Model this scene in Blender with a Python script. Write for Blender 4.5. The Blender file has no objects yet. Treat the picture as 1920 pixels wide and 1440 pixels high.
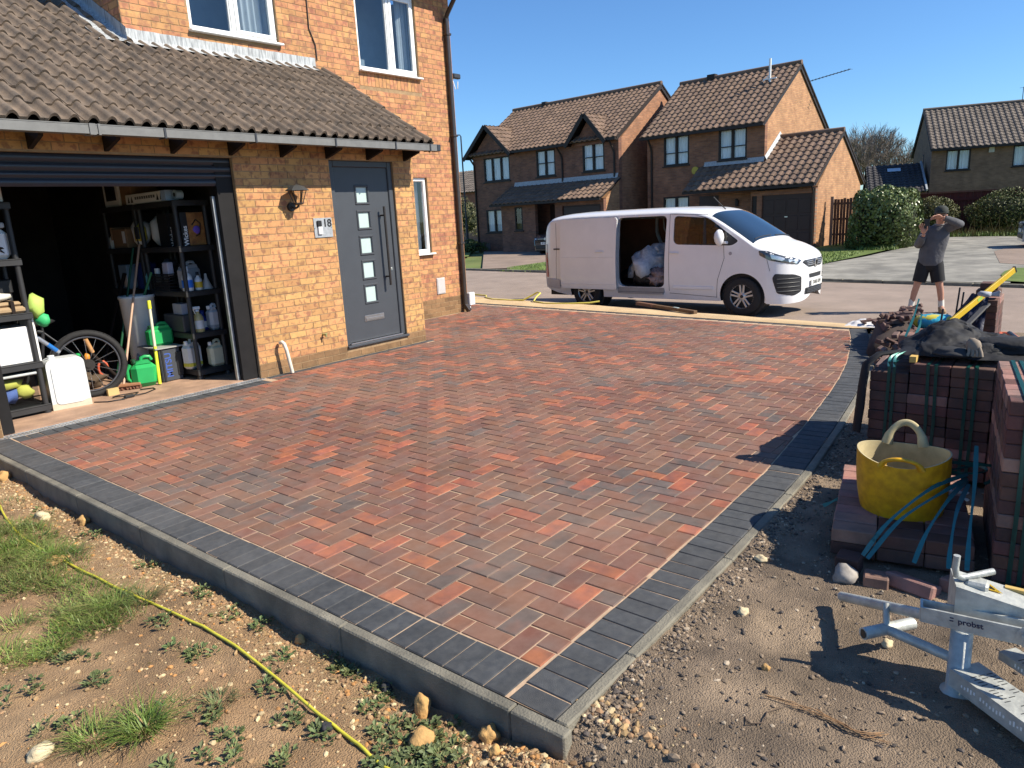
import bpy, bmesh, math, random
from math import sin, cos, pi, radians, sqrt, atan2
from mathutils import Vector, Matrix, noise
R = random.Random(11)
SC = bpy.context.scene
COL = SC.collection

# ---------------------------------------------------------------- camera
def basis():
    pitch, roll, yaw = radians(13.19), radians(-3.1), radians(39.33)
    fw = Vector((cos(yaw)*cos(pitch), sin(yaw)*cos(pitch), -sin(pitch)))
    r0 = fw.cross(Vector((0, 0, 1))).normalized()
    u0 = r0.cross(fw)
    r = cos(roll)*r0 + sin(roll)*u0
    u = -sin(roll)*r0 + cos(roll)*u0
    return r, u, fw
_r, _u, _f = basis()
cd = bpy.data.cameras.new('camera'); cam = bpy.data.objects.new('camera', cd); COL.objects.link(cam)
cd.sensor_width = 36; cd.lens = 1340/1920*36; cd.clip_start = .05; cd.clip_end = 3000
cam.matrix_world = Matrix(((_r.x, _u.x, -_f.x, 0), (_r.y, _u.y, -_f.y, 0), (_r.z, _u.z, -_f.z, 1.63), (0, 0, 0, 1)))
SC.camera = cam
# ---------------------------------------------------------------- sky and sun
SUN = Vector((.40, -1.0, .95)).normalized()
el = math.asin(SUN.z)
w = bpy.data.worlds.new('World'); SC.world = w; w.use_nodes = True
nt = w.node_tree; bg = nt.nodes['Background']
sky = nt.nodes.new('ShaderNodeTexSky'); sky.sky_type = 'NISHITA'; sky.sun_disc = False
sky.sun_elevation = el; sky.sun_rotation = atan2(SUN.x, SUN.y)
sky.altitude = 300; sky.air_density = 1.0; sky.dust_density = .15; sky.ozone_density = 5.0
tint = nt.nodes.new('ShaderNodeMix'); tint.data_type = 'RGBA'; tint.blend_type = 'MULTIPLY'; tint.inputs[0].default_value = 1; tint.inputs[7].default_value = (.72, .97, 1.18, 1)
nt.links.new(sky.outputs[0], tint.inputs[6]); nt.links.new(tint.outputs[2], bg.inputs[0]); bg.inputs[1].default_value = .088
ld = bpy.data.lights.new('sun', 'SUN'); ld.energy = 5.0; ld.angle = radians(.5); ld.color = (1, .92, .78)
sun = bpy.data.objects.new('sun', ld); COL.objects.link(sun)
sun.rotation_euler = SUN.to_track_quat('Z', 'Y').to_euler(); sun.location = (0, 0, 30)
SC.view_settings.view_transform = 'Standard'; SC.view_settings.look = 'None'
SC.view_settings.exposure = .72; SC.view_settings.gamma = 1; SC.view_settings.use_curve_mapping = False
SC.cycles.max_bounces = 6; SC.cycles.diffuse_bounces = 3; SC.cycles.glossy_bounces = 3
SC.cycles.transmission_bounces = 4; SC.cycles.transparent_max_bounces = 8

# ---------------------------------------------------------------- helpers
W = {}
XF = [None]      # placement of a group of things that lie on a pack
def wm(o): return W.get(o.name, Matrix.Identity(4)) if o else Matrix.Identity(4)
class MB:
    def __init__(s): s.v = []; s.f = []; s.m = []; s.s = []
    def add(s, vs, fs, m=0, M=None, sm=False):
        b = len(s.v)
        s.v += [M @ Vector(p) for p in vs] if M else [Vector(p) for p in vs]
        for f in fs:
            s.f.append([i+b for i in f]); s.m.append(m); s.s.append(sm)
        return s
    def box(s, x0, x1, y0, y1, z0, z1, m=0, M=None, ch=0):
        if x1 < x0: x0, x1 = x1, x0
        if y1 < y0: y0, y1 = y1, y0
        if z1 < z0: z0, z1 = z1, z0
        if not ch:
            vs = [(x, y, z) for z in (z0, z1) for y in (y0, y1) for x in (x0, x1)]
            return s.add(vs, [(0, 2, 3, 1), (4, 5, 7, 6), (0, 1, 5, 4), (2, 6, 7, 3), (0, 4, 6, 2), (1, 3, 7, 5)], m, M)
        c = min(ch, (x1-x0)/2.01, (y1-y0)/2.01, (z1-z0)/2.01)
        X, Y, Z = (x0, x1), (y0, y1), (z0, z1); vs = []; ix = {}
        for i in (0, 1):
            for j in (0, 1):
                for k in (0, 1):
                    sx, sy, sz = 1-2*i, 1-2*j, 1-2*k
                    for a in range(3):
                        ix[i, j, k, a] = len(vs)
                        vs.append((X[i]+(sx*c if a != 0 else 0), Y[j]+(sy*c if a != 1 else 0), Z[k]+(sz*c if a != 2 else 0)))
        fs = []
        for i in (0, 1):
            fs.append([ix[i, j, k, 0] for j, k in ((0, 0), (1, 0), (1, 1), (0, 1))])
            fs.append([ix[j, i, k, 1] for j, k in ((0, 0), (1, 0), (1, 1), (0, 1))])
            fs.append([ix[j, k, i, 2] for j, k in ((0, 0), (1, 0), (1, 1), (0, 1))])
        for i in (0, 1):
            for j in (0, 1):
                fs.append([ix[i, j, 0, 0], ix[i, j, 1, 0], ix[i, j, 1, 1], ix[i, j, 0, 1]])
                fs.append([ix[i, 0, j, 0], ix[i, 1, j, 0], ix[i, 1, j, 2], ix[i, 0, j, 2]])
                fs.append([ix[0, i, j, 1], ix[1, i, j, 1], ix[1, i, j, 2], ix[0, i, j, 2]])
                for k in (0, 1): fs.append([ix[i, j, k, a] for a in range(3)])
        # fix winding
        ctr = Vector(((x0+x1)/2, (y0+y1)/2, (z0+z1)/2)); out = []
        for f in fs:
            p = [Vector(vs[q]) for q in f]; n = (p[1]-p[0]).cross(p[2]-p[0]); fc = sum(p, Vector())/len(p)
            out.append(f if n.dot(fc-ctr) > 0 else f[::-1])
        return s.add(vs, out, m, M)
    def bar(s, p, q, w, h, m=0, up=(0, 0, 1), ch=0):
        p, q = Vector(p), Vector(q); d = q-p; L = d.length; d.normalize(); u = Vector(up)
        if abs(d.dot(u)) > .98: u = Vector((1, 0, 0))
        sd = d.cross(u).normalized(); u = sd.cross(d)
        M = Matrix(((d.x, sd.x, u.x, p.x), (d.y, sd.y, u.y, p.y), (d.z, sd.z, u.z, p.z), (0, 0, 0, 1)))
        return s.box(0, L, -w/2, w/2, -h/2, h/2, m, M, ch)
    def tube(s, pts, r, n=8, m=0, caps=True, rr=None, sm=True, flat=1.0):
        pts = [Vector(p) for p in pts]; N = len(pts); vs = []; fs = []
        nrm = None
        for i, p in enumerate(pts):
            t = (pts[min(i+1, N-1)]-pts[max(i-1, 0)]).normalized()
            if nrm is None:
                a = Vector((0, 0, 1)) if abs(t.z) < .9 else Vector((1, 0, 0)); nrm = (a-t*a.dot(t)).normalized()
            else: nrm = (nrm-t*nrm.dot(t)).normalized()
            b = t.cross(nrm); q = rr[i] if rr else r
            for k in range(n):
                a = 2*pi*k/n; vs.append(p+nrm*cos(a)*q*flat+b*sin(a)*q)
        for i in range(N-1):
            for k in range(n):
                a, b2 = i*n+k, i*n+(k+1) % n; fs.append((a, b2, b2+n, a+n))
        s.add(vs, fs, m, None, sm)
        if caps:
            s.add(vs[:n], [tuple(range(n))[::-1]], m); s.add(vs[-n:], [tuple(range(n))], m)
        return s
    def cyl(s, p, q, r, r2=None, n=12, m=0, caps=True): return s.tube([p, q], r, n, m, caps, rr=[r, r if r2 is None else r2])
    def lathe(s, pr, n=20, m=0, M=None, sm=True, a0=0, a1=2*pi, cap=True):
        vs = []; fs = []; full = abs(a1-a0-2*pi) < 1e-6; k = n if full else n+1
        for r, z in pr:
            for i in range(k):
                a = a0+(a1-a0)*i/n; vs.append((r*cos(a), r*sin(a), z))
        for j in range(len(pr)-1):
            for i in range(n):
                a, b = j*k+i, j*k+(i+1) % k; fs.append((a, b, b+k, a+k))
        s.add(vs, fs, m, M, sm)
        if cap and full:
            if pr[-1][0] > 1e-4: s.add(vs[-k:], [tuple(range(k))], m, M)
            if pr[0][0] > 1e-4: s.add(vs[:k], [tuple(range(k))[::-1]], m, M)
        return s
    def prism(s, poly, z0, z1, m=0, M=None, sm=False):
        n = len(poly); A = sum(poly[i][0]*poly[(i+1) % n][1]-poly[(i+1) % n][0]*poly[i][1] for i in range(n))
        if A < 0: poly = poly[::-1]
        vs = [(x, y, z0) for x, y in poly]+[(x, y, z1) for x, y in poly]
        return s.add(vs, [tuple(range(n))[::-1], tuple(range(n, 2*n))]+[(i, (i+1) % n, n+(i+1) % n, n+i) for i in range(n)], m, M, sm)
    def blob(s, c, r, seed=0, amp=.2, sub=2, m=0, fr=1.5, sm=True, M=None):
        bm = bmesh.new(); bmesh.ops.create_icosphere(bm, subdivisions=sub, radius=1)
        c = Vector(c); vs = []
        for v in bm.verts:
            k = 1+amp*noise.noise(v.co*fr+Vector((seed*7.3, seed*1.7, seed*3.1)))*1.6
            vs.append(Vector((v.co.x*r[0]*k, v.co.y*r[1]*k, v.co.z*r[2]*k))+c)
        fs = [[v.index for v in f.verts] for f in bm.faces]; bm.free()
        return s.add(vs, fs, m, M, sm)
    def grid(s, fn, nu, nv, m=0, sm=True, M=None):
        vs = [fn(i/nu, j/nv) for j in range(nv+1) for i in range(nu+1)]
        fs = [(j*(nu+1)+i, j*(nu+1)+i+1, (j+1)*(nu+1)+i+1, (j+1)*(nu+1)+i) for j in range(nv) for i in range(nu)]
        return s.add(vs, fs, m, M, sm)
    def mesh(s, name, mats, inv=None):
        me = bpy.data.meshes.new(name)
        vs = [inv @ p for p in s.v] if inv else s.v
        me.from_pydata([tuple(p) for p in vs], [], s.f)
        for mt in (mats if isinstance(mats, (list, tuple)) else [mats]): me.materials.append(mt)
        me.polygons.foreach_set('material_index', s.m); me.polygons.foreach_set('use_smooth', s.s); me.update()
        return me
    def obj(s, name, mats, parent=None, kind=None, org=None, label=None):
        if XF[0] is not None and org != 'local': s.v = [XF[0] @ p for p in s.v]
        """link as one object; vertices are given in world space (or in the parent's space when org is 'local')"""
        if org == 'local':
            o = bpy.data.objects.new(name, s.mesh(name, mats)); COL.objects.link(o); o.parent = parent; W[o.name] = wm(parent).copy()
        elif parent is not None:
            P = wm(parent); o = bpy.data.objects.new(name, s.mesh(name, mats, P.inverted())); COL.objects.link(o); o.parent = parent; W[o.name] = P.copy()
        else:
            if org is None:
                xs = [p.x for p in s.v]; ys = [p.y for p in s.v]; zs = [p.z for p in s.v]
                org = Vector(((min(xs)+max(xs))/2, (min(ys)+max(ys))/2, min(zs)))
            M = Matrix.Translation(Vector(org)); o = bpy.data.objects.new(name, s.mesh(name, mats, M.inverted())); COL.objects.link(o)
            o.location = org; W[o.name] = M
        if kind: o['kind'] = kind
        if label: o['label'] = label
        return o
def tag(o, label, cat, group=None):
    o['label'] = label; o['category'] = cat
    if group: o['group'] = group
    return o
def thing(name, label, cat, loc=(0, 0, 0), rz=0, group=None, M=None):
    o = bpy.data.objects.new(name, None); COL.objects.link(o); o.empty_display_size = .1
    if XF[0] is not None: loc = XF[0] @ Vector(loc)
    M = M or (Matrix.Translation(Vector(loc)) @ Matrix.Rotation(rz, 4, 'Z'))
    o.location = M.to_translation(); o.rotation_euler = M.to_euler(); W[o.name] = M
    return tag(o, label, cat, group)
def link(name, me, parent, loc, rot=(0, 0, 0), sc=(1, 1, 1)):
    o = bpy.data.objects.new(name, me); COL.objects.link(o); o.parent = parent
    o.location = loc; o.rotation_euler = rot; o.scale = sc; return o
def dup(root, M, label=None, group=None):
    def cp(o, par):
        c = o.copy(); COL.objects.link(c)
        if par: c.parent = par
        for ch in list(o.children): cp(ch, c)
        return c
    r = cp(root, None); r.location = M.to_translation(); r.rotation_euler = M.to_euler()
    if label: r['label'] = label
    if group: r['group'] = group
    return r
def T(x, y, z, rz=0, rx=0, ry=0): return Matrix.Translation((x, y, z)) @ Matrix.Rotation(rz, 4, 'Z') @ Matrix.Rotation(ry, 4, 'Y') @ Matrix.Rotation(rx, 4, 'X')
def text(name, body, size, M, mat, parent, depth=.002, bold=False, align='CENTER'):
    cu = bpy.data.curves.new(name, 'FONT'); cu.body = body; cu.size = size; cu.extrude = depth; cu.align_x = align; cu.align_y = 'CENTER'
    if bold: cu.offset = size*.02
    cu.materials.append(mat); tmp = bpy.data.objects.new('lettering', cu); COL.objects.link(tmp); bpy.context.view_layer.update()
    me = bpy.data.meshes.new_from_object(tmp.evaluated_get(bpy.context.evaluated_depsgraph_get())); bpy.data.objects.remove(tmp); bpy.data.curves.remove(cu)
    o = bpy.data.objects.new(name, me); COL.objects.link(o); o.parent = parent; o['kind'] = 'stuff'
    if not me.materials: me.materials.append(mat)
    L = wm(parent).inverted() @ M; o.location = L.to_translation(); o.rotation_euler = L.to_euler(); return o
# ---------------------------------------------------------------- materials
MATS = {}
def pm(name, col, rough=.7, var=.12, vs=5, bump=0, bs=60, metal=0, rnd=0, spec=.4, col2=None, thr=.5, soft=.15, v2=None, coat=0, bd=.01, stretch=None, hue=0, dust=None):
    if name in MATS: return MATS[name]
    m = bpy.data.materials.new(name); MATS[name] = m; m.use_nodes = True; n = m.node_tree.nodes; l = m.node_tree.links
    b = n['Principled BSDF']; b.inputs['Roughness'].default_value = rough; b.inputs['Metallic'].default_value = metal
    b.inputs['Specular IOR Level'].default_value = spec; b.inputs['Coat Weight'].default_value = coat
    g = n.new('ShaderNodeNewGeometry'); pos = g.outputs['Position']
    if stretch:
        mp = n.new('ShaderNodeMapping'); mp.inputs['Scale'].default_value = stretch; l.new(pos, mp.inputs[0]); pos = mp.outputs[0]
    nz = n.new('ShaderNodeTexNoise'); nz.inputs['Scale'].default_value = vs; nz.inputs['Detail'].default_value = 5; nz.inputs['Roughness'].default_value = .65
    l.new(pos, nz.inputs['Vector'])
    def mr(src, a, b_, lo, hi):
        q = n.new('ShaderNodeMapRange'); q.inputs[1].default_value = a; q.inputs[2].default_value = b_; q.inputs[3].default_value = lo; q.inputs[4].default_value = hi
        l.new(src, q.inputs[0]); return q.outputs[0]
    def mul(a, fac):
        q = n.new('ShaderNodeMix'); q.data_type = 'RGBA'; q.blend_type = 'MULTIPLY'; q.inputs[0].default_value = 1
        if isinstance(a, tuple): q.inputs[6].default_value = a
        else: l.new(a, q.inputs[6])
        l.new(fac, q.inputs[7]); return q.outputs[2]
    c = (*col, 1)
    if col2:
        n2 = n.new('ShaderNodeTexNoise'); n2.inputs['Scale'].default_value = v2 or vs*2.3; n2.inputs['Detail'].default_value = 4
        l.new(pos, n2.inputs['Vector']); f = mr(n2.outputs[0], thr-soft, thr+soft, 0, 1)
        q = n.new('ShaderNodeMix'); q.data_type = 'RGBA'; q.inputs[6].default_value = c; q.inputs[7].default_value = (*col2, 1); l.new(f, q.inputs[0]); c = q.outputs[2]
    c = mul(c, mr(nz.outputs[0], .3, .7, 1-var, 1+var))
    if rnd:
        oi = n.new('ShaderNodeObjectInfo'); ad = n.new('ShaderNodeMath'); ad.operation = 'ADD'; l.new(oi.outputs['Random'], ad.inputs[0]); l.new(g.outputs['Random Per Island'], ad.inputs[1])
        fr = n.new('ShaderNodeMath'); fr.operation = 'FRACT'; l.new(ad.outputs[0], fr.inputs[0]); c = mul(c, mr(fr.outputs[0], 0, 1, 1-rnd, 1+rnd))
        if hue:
            f2 = n.new('ShaderNodeMath'); f2.operation = 'MULTIPLY'; f2.inputs[1].default_value = 7.31; l.new(fr.outputs[0], f2.inputs[0])
            f3 = n.new('ShaderNodeMath'); f3.operation = 'FRACT'; l.new(f2.outputs[0], f3.inputs[0])
            hs = n.new('ShaderNodeHueSaturation'); l.new(mr(f3.outputs[0], 0, 1, .5-hue, .5+hue), hs.inputs['Hue']); l.new(c, hs.inputs['Color']); c = hs.outputs[0]
    if dust:
        nd = n.new('ShaderNodeTexNoise'); nd.inputs['Scale'].default_value = .75; nd.inputs['Detail'].default_value = 7; nd.inputs['Roughness'].default_value = .7; l.new(pos, nd.inputs['Vector'])
        q = n.new('ShaderNodeMix'); q.data_type = 'RGBA'; l.new(mr(nd.outputs[0], .42, .72, 0, dust[3]), q.inputs[0]); l.new(c, q.inputs[6]); q.inputs[7].default_value = (*dust[:3], 1); c = q.outputs[2]
    l.new(c, b.inputs['Base Color'])
    if bump:
        nb = n.new('ShaderNodeTexNoise'); nb.inputs['Scale'].default_value = bs; nb.inputs['Detail'].default_value = 6; l.new(pos, nb.inputs['Vector'])
        bp = n.new('ShaderNodeBump'); bp.inputs['Strength'].default_value = bump; bp.inputs['Distance'].default_value = bd; l.new(nb.outputs[0], bp.inputs['Height']); l.new(bp.outputs[0], b.inputs['Normal'])
    return m
def glass(name, tint=(.8, .85, .85), ior=1.6, rough=.01, add=0):
    if name in MATS: return MATS[name]
    m = bpy.data.materials.new(name); MATS[name] = m; m.use_nodes = True; n = m.node_tree.nodes; l = m.node_tree.links
    n.remove(n['Principled BSDF']); t = n.new('ShaderNodeBsdfTransparent'); t.inputs[0].default_value = (*tint, 1)
    gl = n.new('ShaderNodeBsdfGlossy'); gl.inputs['Roughness'].default_value = rough
    fr = n.new('ShaderNodeFresnel'); fr.inputs[0].default_value = ior; mx = n.new('ShaderNodeMixShader')
    gg = n.new('ShaderNodeNewGeometry'); iv = n.new('ShaderNodeMath'); iv.operation = 'SUBTRACT'; iv.inputs[0].default_value = 1; l.new(gg.outputs['Backfacing'], iv.inputs[1])
    ml = n.new('ShaderNodeMath'); ml.operation = 'MULTIPLY'; l.new(fr.outputs[0], ml.inputs[0]); l.new(iv.outputs[0], ml.inputs[1])
    l.new(ml.outputs[0], mx.inputs[0]); l.new(t.outputs[0], mx.inputs[1]); l.new(gl.outputs[0], mx.inputs[2]); l.new(mx.outputs[0], n['Material Output'].inputs[0])
    return m
def brickmat(name, c1, c2, mortar, bw=.225, rh=.075, ax='X', var=.25):
    """procedural stretcher-bond brick for walls too far away to part"""
    if name in MATS: return MATS[name]
    m = bpy.data.materials.new(name); MATS[name] = m; m.use_nodes = True; n = m.node_tree.nodes; l = m.node_tree.links
    b = n['Principled BSDF']; b.inputs['Roughness'].default_value = .85
    tc = n.new('ShaderNodeTexCoord'); sp = n.new('ShaderNodeSeparateXYZ'); l.new(tc.outputs['Object'], sp.inputs[0]); cb = n.new('ShaderNodeCombineXYZ')
    l.new(sp.outputs['X' if ax == 'X' else 'Y'], cb.inputs[0]); l.new(sp.outputs['Z'], cb.inputs[1])
    t = n.new('ShaderNodeTexBrick'); t.offset = .5; t.inputs['Scale'].default_value = 1; t.inputs['Brick Width'].default_value = bw; t.inputs['Row Height'].default_value = rh
    t.inputs['Mortar Size'].default_value = .006; t.inputs['Color1'].default_value = (*c1, 1); t.inputs['Color2'].default_value = (*c2, 1); t.inputs['Mortar'].default_value = (*mortar, 1)
    l.new(cb.outputs[0], t.inputs['Vector']); nz = n.new('ShaderNodeTexNoise'); nz.inputs['Scale'].default_value = 2.2; nz.inputs['Detail'].default_value = 6; l.new(tc.outputs['Object'], nz.inputs['Vector'])
    mr = n.new('ShaderNodeMapRange'); mr.inputs[1].default_value = .3; mr.inputs[2].default_value = .7; mr.inputs[3].default_value = 1-var; mr.inputs[4].default_value = 1+var; l.new(nz.outputs[0], mr.inputs[0])
    q = n.new('ShaderNodeMix'); q.data_type = 'RGBA'; q.blend_type = 'MULTIPLY'; q.inputs[0].default_value = 1; l.new(t.outputs['Color'], q.inputs[6]); l.new(mr.outputs[0], q.inputs[7]); l.new(q.outputs[2], b.inputs['Base Color'])
    bp = n.new('ShaderNodeBump'); bp.inputs['Strength'].default_value = .6; bp.inputs['Distance'].default_value = .01; bp.invert = True; l.new(t.outputs['Fac'], bp.inputs['Height']); l.new(bp.outputs[0], b.inputs['Normal'])
    return m
black = pm('black_plastic', (.018, .018, .019), .45, .2, spec=.4)
white = pm('white_plastic', (.78, .79, .78), .4, .05)
# ================================================================ ground, road, drive
def zg(x, y):
    u = x-.17*(y-4.5)
    if u < 10.45: return 0.
    if u < 11.45: return -.28*(u-10.45)
    if u < 18.45: return -.28-.06*min(1, (u-11.45)/2.5)
    return -.28+.07*min(1, (u-18.45)/9)
def fbm(x, y, s, seed=0): return noise.fractal(Vector((x*s+seed, y*s, seed*.37)), 1., 2., 5)
m_soil = pm('garden_soil', (.38, .25, .135), .95, .35, 3.5, .9, 150, col2=(.28, .17, .085), v2=1.3, soft=.2, bd=.02)
m_dirt = pm('grey_dirt', (.30, .22, .145), .95, .4, 4, .9, 170, col2=(.15, .112, .08), v2=1.8, soft=.18, bd=.02)
m_verge = pm('meadow', (.10, .15, .03), .95, .35, .5, .8, 30, col2=(.12, .13, .04), v2=.2)
m_road = pm('pink_tarmac', (.31, .235, .185), .9, .16, 1.4, .7, 160, col2=(.22, .175, .145), v2=220, soft=.08, bd=.006)
m_asph = pm('grey_asphalt', (.185, .175, .15), .9, .3, .8, .8, 70, col2=(.25, .235, .20), v2=1.6, soft=.15, bd=.008)
m_hdrive = pm('tan_drive', (.24, .18, .14), .9, .2, 1, .5, 90)
m_sand = pm('kiln_sand', (.62, .45, .25), .95, .22, 3, .7, 120, col2=(.48, .34, .19), v2=6, soft=.2)
m_conc = pm('concrete', (.215, .195, .15), .9, .25, 4, .6, 110, col2=(.135, .125, .10), v2=7, soft=.2)
m_jsand = pm('joint_sand', (.44, .31, .205), .95, .2, 20, .3, 200)
# base sheet: garden earth close by, rough grass far off
g = MB()
xs = [-60, -30, -15, -8, -4, -1, 2, 5, 8]+[9.5+i*.75 for i in range(36)]+[38, 45, 60, 90, 140, 240, 500, 1200]
ys = [-800, -300, -120, -60, -40, -25, -15, -9, -5, -2, 0, 2, 4, 7, 10, 13, 16, 20, 25, 31, 40, 55, 80, 140, 300, 900]
vs = []
for y in ys:
    for x in xs:
        u = x-.17*(y-4.5)
        z = zg(x, y)-.06
        if u < 10.3 and -9 < y < 14 and x > -8: z = -.4
        elif u < 10.3: z = -.05
        vs.append((x, y, z))
nx = len(xs)
g.add(vs, [(j*nx+i, j*nx+i+1, (j+1)*nx+i+1, (j+1)*nx+i) for j in range(len(ys)-1) for i in range(nx-1)], 0, None, True)
o = g.obj('ground', m_verge, kind='structure', org=(0, 0, 0))
def strip(name, mat, us, y0, y1, dz, ny=40):
    b = MB(); vs = []
    for j in range(ny+1):
        y = y0+(y1-y0)*j/ny
        for u in us:
            x = u+.17*(y-4.5); vs.append((x, y, zg(x, y)+dz))
    k = len(us)
    b.add(vs, [(j*k+i, j*k+i+1, (j+1)*k+i+1, (j+1)*k+i) for j in range(ny) for i in range(k-1)], 0, None, True)
    return b.obj(name, mat, kind='structure', org=(0, 0, 0))
strip('road', m_road, [10.32, 10.45, 10.95, 11.45, 12.2, 13.0, 13.95, 18.4], -60, 70, .004, 60)
strip('forecourt', m_road, [6.6, 8, 9.6, 10.33], -30, -.2, -.012, 20)
# far kerb: stones with a joint every 0.9 m near the view, then long runs
kb = MB(); kb.box(-.001, .001, 0, .001, -.5, -.49)
ko = kb.obj('kerb', m_conc, kind='structure', org=(18.4, 4.5, -.3)); 
y = -8.0
while y < 24:
    b = MB(); x0 = 18.42+.17*(y-4.5); M = T(x0, y, 0, -atan2(.17, 1))
    b.box(0, .13, 0, .905, -.45, -.265+R.uniform(-.004, .004), 0, M, .012); b.obj('kerbstone', m_conc, ko)
    y += .905
def flat(name, mat, poly, dz, kind='structure'):
    b = MB(); P = [Vector((x, y, zg(x, y)+dz)) for x, y in poly]
    c = sum(P, Vector())/len(P); c.z = zg(c.x, c.y)+dz
    bm = bmesh.new(); bm.faces.new([bm.verts.new(p) for p in P]); bmesh.ops.triangulate(bm, faces=bm.faces)
    for _ in range(5):
        es = [e for e in bm.edges if e.calc_length() > 1.6]
        if not es: break
        bmesh.ops.subdivide_edges(bm, edges=es, cuts=1); bmesh.ops.triangulate(bm, faces=bm.faces)
    for v in bm.verts: v.co.z = zg(v.co.x, v.co.y)+dz
    bmesh.ops.recalc_face_normals(bm, faces=bm.faces); bm.verts.index_update()
    if bm.faces and sum(f.normal.z for f in bm.faces) < 0: bmesh.ops.reverse_faces(bm, faces=bm.faces)
    b.add([v.co.copy() for v in bm.verts], [[v.index for v in f.verts] for f in bm.faces], 0, None, True); bm.free()
    return b.obj(name, mat, kind=kind, org=(0, 0, 0))
flat('asphalt_court', m_asph, [(18.5, 5.6), (22.2, 6.3), (25, 5.7), (28.7, 5.3), (31, 5.2), (35.5, 5.6), (35.2, 3), (33.2, .5), (32, -12), (21.5, -12), (21.4, .9), (20.9, 1.45), (18.05, 1.3)], .02)
flat('forecourt_pale', m_hdrive, [(22.6, 1.9), (26.5, 2.4), (33, 1.5), (33, -12), (21.6, -12), (21.5, .7)], .026)
flat('house_drive', m_hdrive, [(20.8, 18.2), (30.5, 26.5), (30.9, 18.5), (30.6, 13.5), (28, 13.5), (24.2, 17.2), (21, 17.0)], .022)
flat('house_drive', m_hdrive, [(19.4, 9.4), (29.5, 11.3), (29.5, 8.8), (19.1, 7.2)], .022)
# drive outline -------------------------------------------------------------
CUR = [(1.6, 1.44), (2.57, 1.43), (3.4, 1.44), (4.27, 1.465), (5.26, 1.55), (6.39, 1.67), (7.0, 1.75), (7.66, 1.855), (8.54, 2.04), (9.2, 2.2), (9.76, 2.36)]
def yin(x):
    x = max(CUR[0][0], min(CUR[-1][0], x))
    for (a, b), (c, d) in zip(CUR, CUR[1:]):
        if x <= c: t = (x-a)/(c-a); return b+(d-b)*t
    return CUR[-1][1]
def xend(y): return 9.72+.105*(y-2.34)+.0*y
TM = pm('brick_paver_brindle', (.20, .085, .053), .85, .22, 14, .6, 260, rnd=.14, col2=(.135, .083, .066), v2=7, thr=.5, soft=.2, hue=.008, bd=.004, dust=(.32, .205, .14, .38))
TR = pm('brick_paver_red', (.33, .108, .054), .85, .2, 14, .6, 260, rnd=.16, col2=(.22, .085, .06), v2=9, thr=.52, soft=.14, hue=.006, bd=.004, dust=(.32, .205, .14, .38))
TD = pm('brick_paver_dark', (.105, .082, .073), .85, .22, 14, .6, 260, rnd=.14, col2=(.16, .085, .065), v2=8, thr=.6, soft=.12, bd=.004, dust=(.32, .205, .14, .38))
TC = pm('charcoal_paver', (.042, .046, .052), .85, .22, 10, .6, 300, rnd=.14, bd=.004, col2=(.060, .063, .066), v2=30, dust=(.15, .14, .13, .4))
bed = MB()
pol = [(1.64, 1.24)]+[(x, yin(x)-.2) for x in [i*.4+2 for i in range(20)] if x < 9.7]+[(9.74, 2.15), (9.72, 2.34), (10.62, 9.75), (9.62, 9.75), (9.62, 8.78), (6.96, 8.78), (6.96, 7.18), (4.36, 7.18), (4.36, 7.24), (1.64, 7.24)]
bed.add([(x, y, -.0045) for x, y in pol], [tuple(range(len(pol)))])
drive = bed.obj('driveway', m_jsand, kind='structure', org=(0, 0, 0))
MOD = .1015; GAP = .0048; CH = .004
def paver_geo(b, poly, m, zt=0.0, tilt=(0, 0)):
    n = len(poly); c = (sum(p[0] for p in poly)/n, sum(p[1] for p in poly)/n)
    def ins(p, d):
        v = Vector((p[0]-c[0], p[1]-c[1])); L = max(v.length, 1e-4); k = max(0, 1-d*1.5/L); return (c[0]+v.x*k, c[1]+v.y*k)
    zz = lambda p, z: (p[0], p[1], z+(p[0]-c[0])*tilt[0]+(p[1]-c[1])*tilt[1])
    top = [zz(ins(p, CH), zt) for p in poly]; sh = [zz(p, zt-CH) for p in poly]; bt = [(p[0], p[1], zt-.03) for p in poly]
    fs = [tuple(range(n))]+[(n+i, n+(i+1) % n, (i+1) % n, i) for i in range(n)]+[(2*n+i, 2*n+(i+1) % n, n+(i+1) % n, n+i) for i in range(n)]
    b.add(top+sh+bt, fs, m)
def clip(poly, a, b, c):
    out = []
    for i in range(len(poly)):
        p, q = poly[i], poly[(i+1) % len(poly)]; dp, dq = a*p[0]+b*p[1]+c, a*q[0]+b*q[1]+c
        if dp >= 0: out.append(p)
        if dp*dq < 0: t = dp/(dp-dq); out.append((p[0]+(q[0]-p[0])*t, p[1]+(q[1]-p[1])*t))
    return out
def area(p): return abs(sum(p[i][0]*p[(i+1) % len(p)][1]-p[(i+1) % len(p)][0]*p[i][1] for i in range(len(p))))/2
X0, Y0 = 1.842, 1.446
blocks = []
NX, NY = 92, 88
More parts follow.
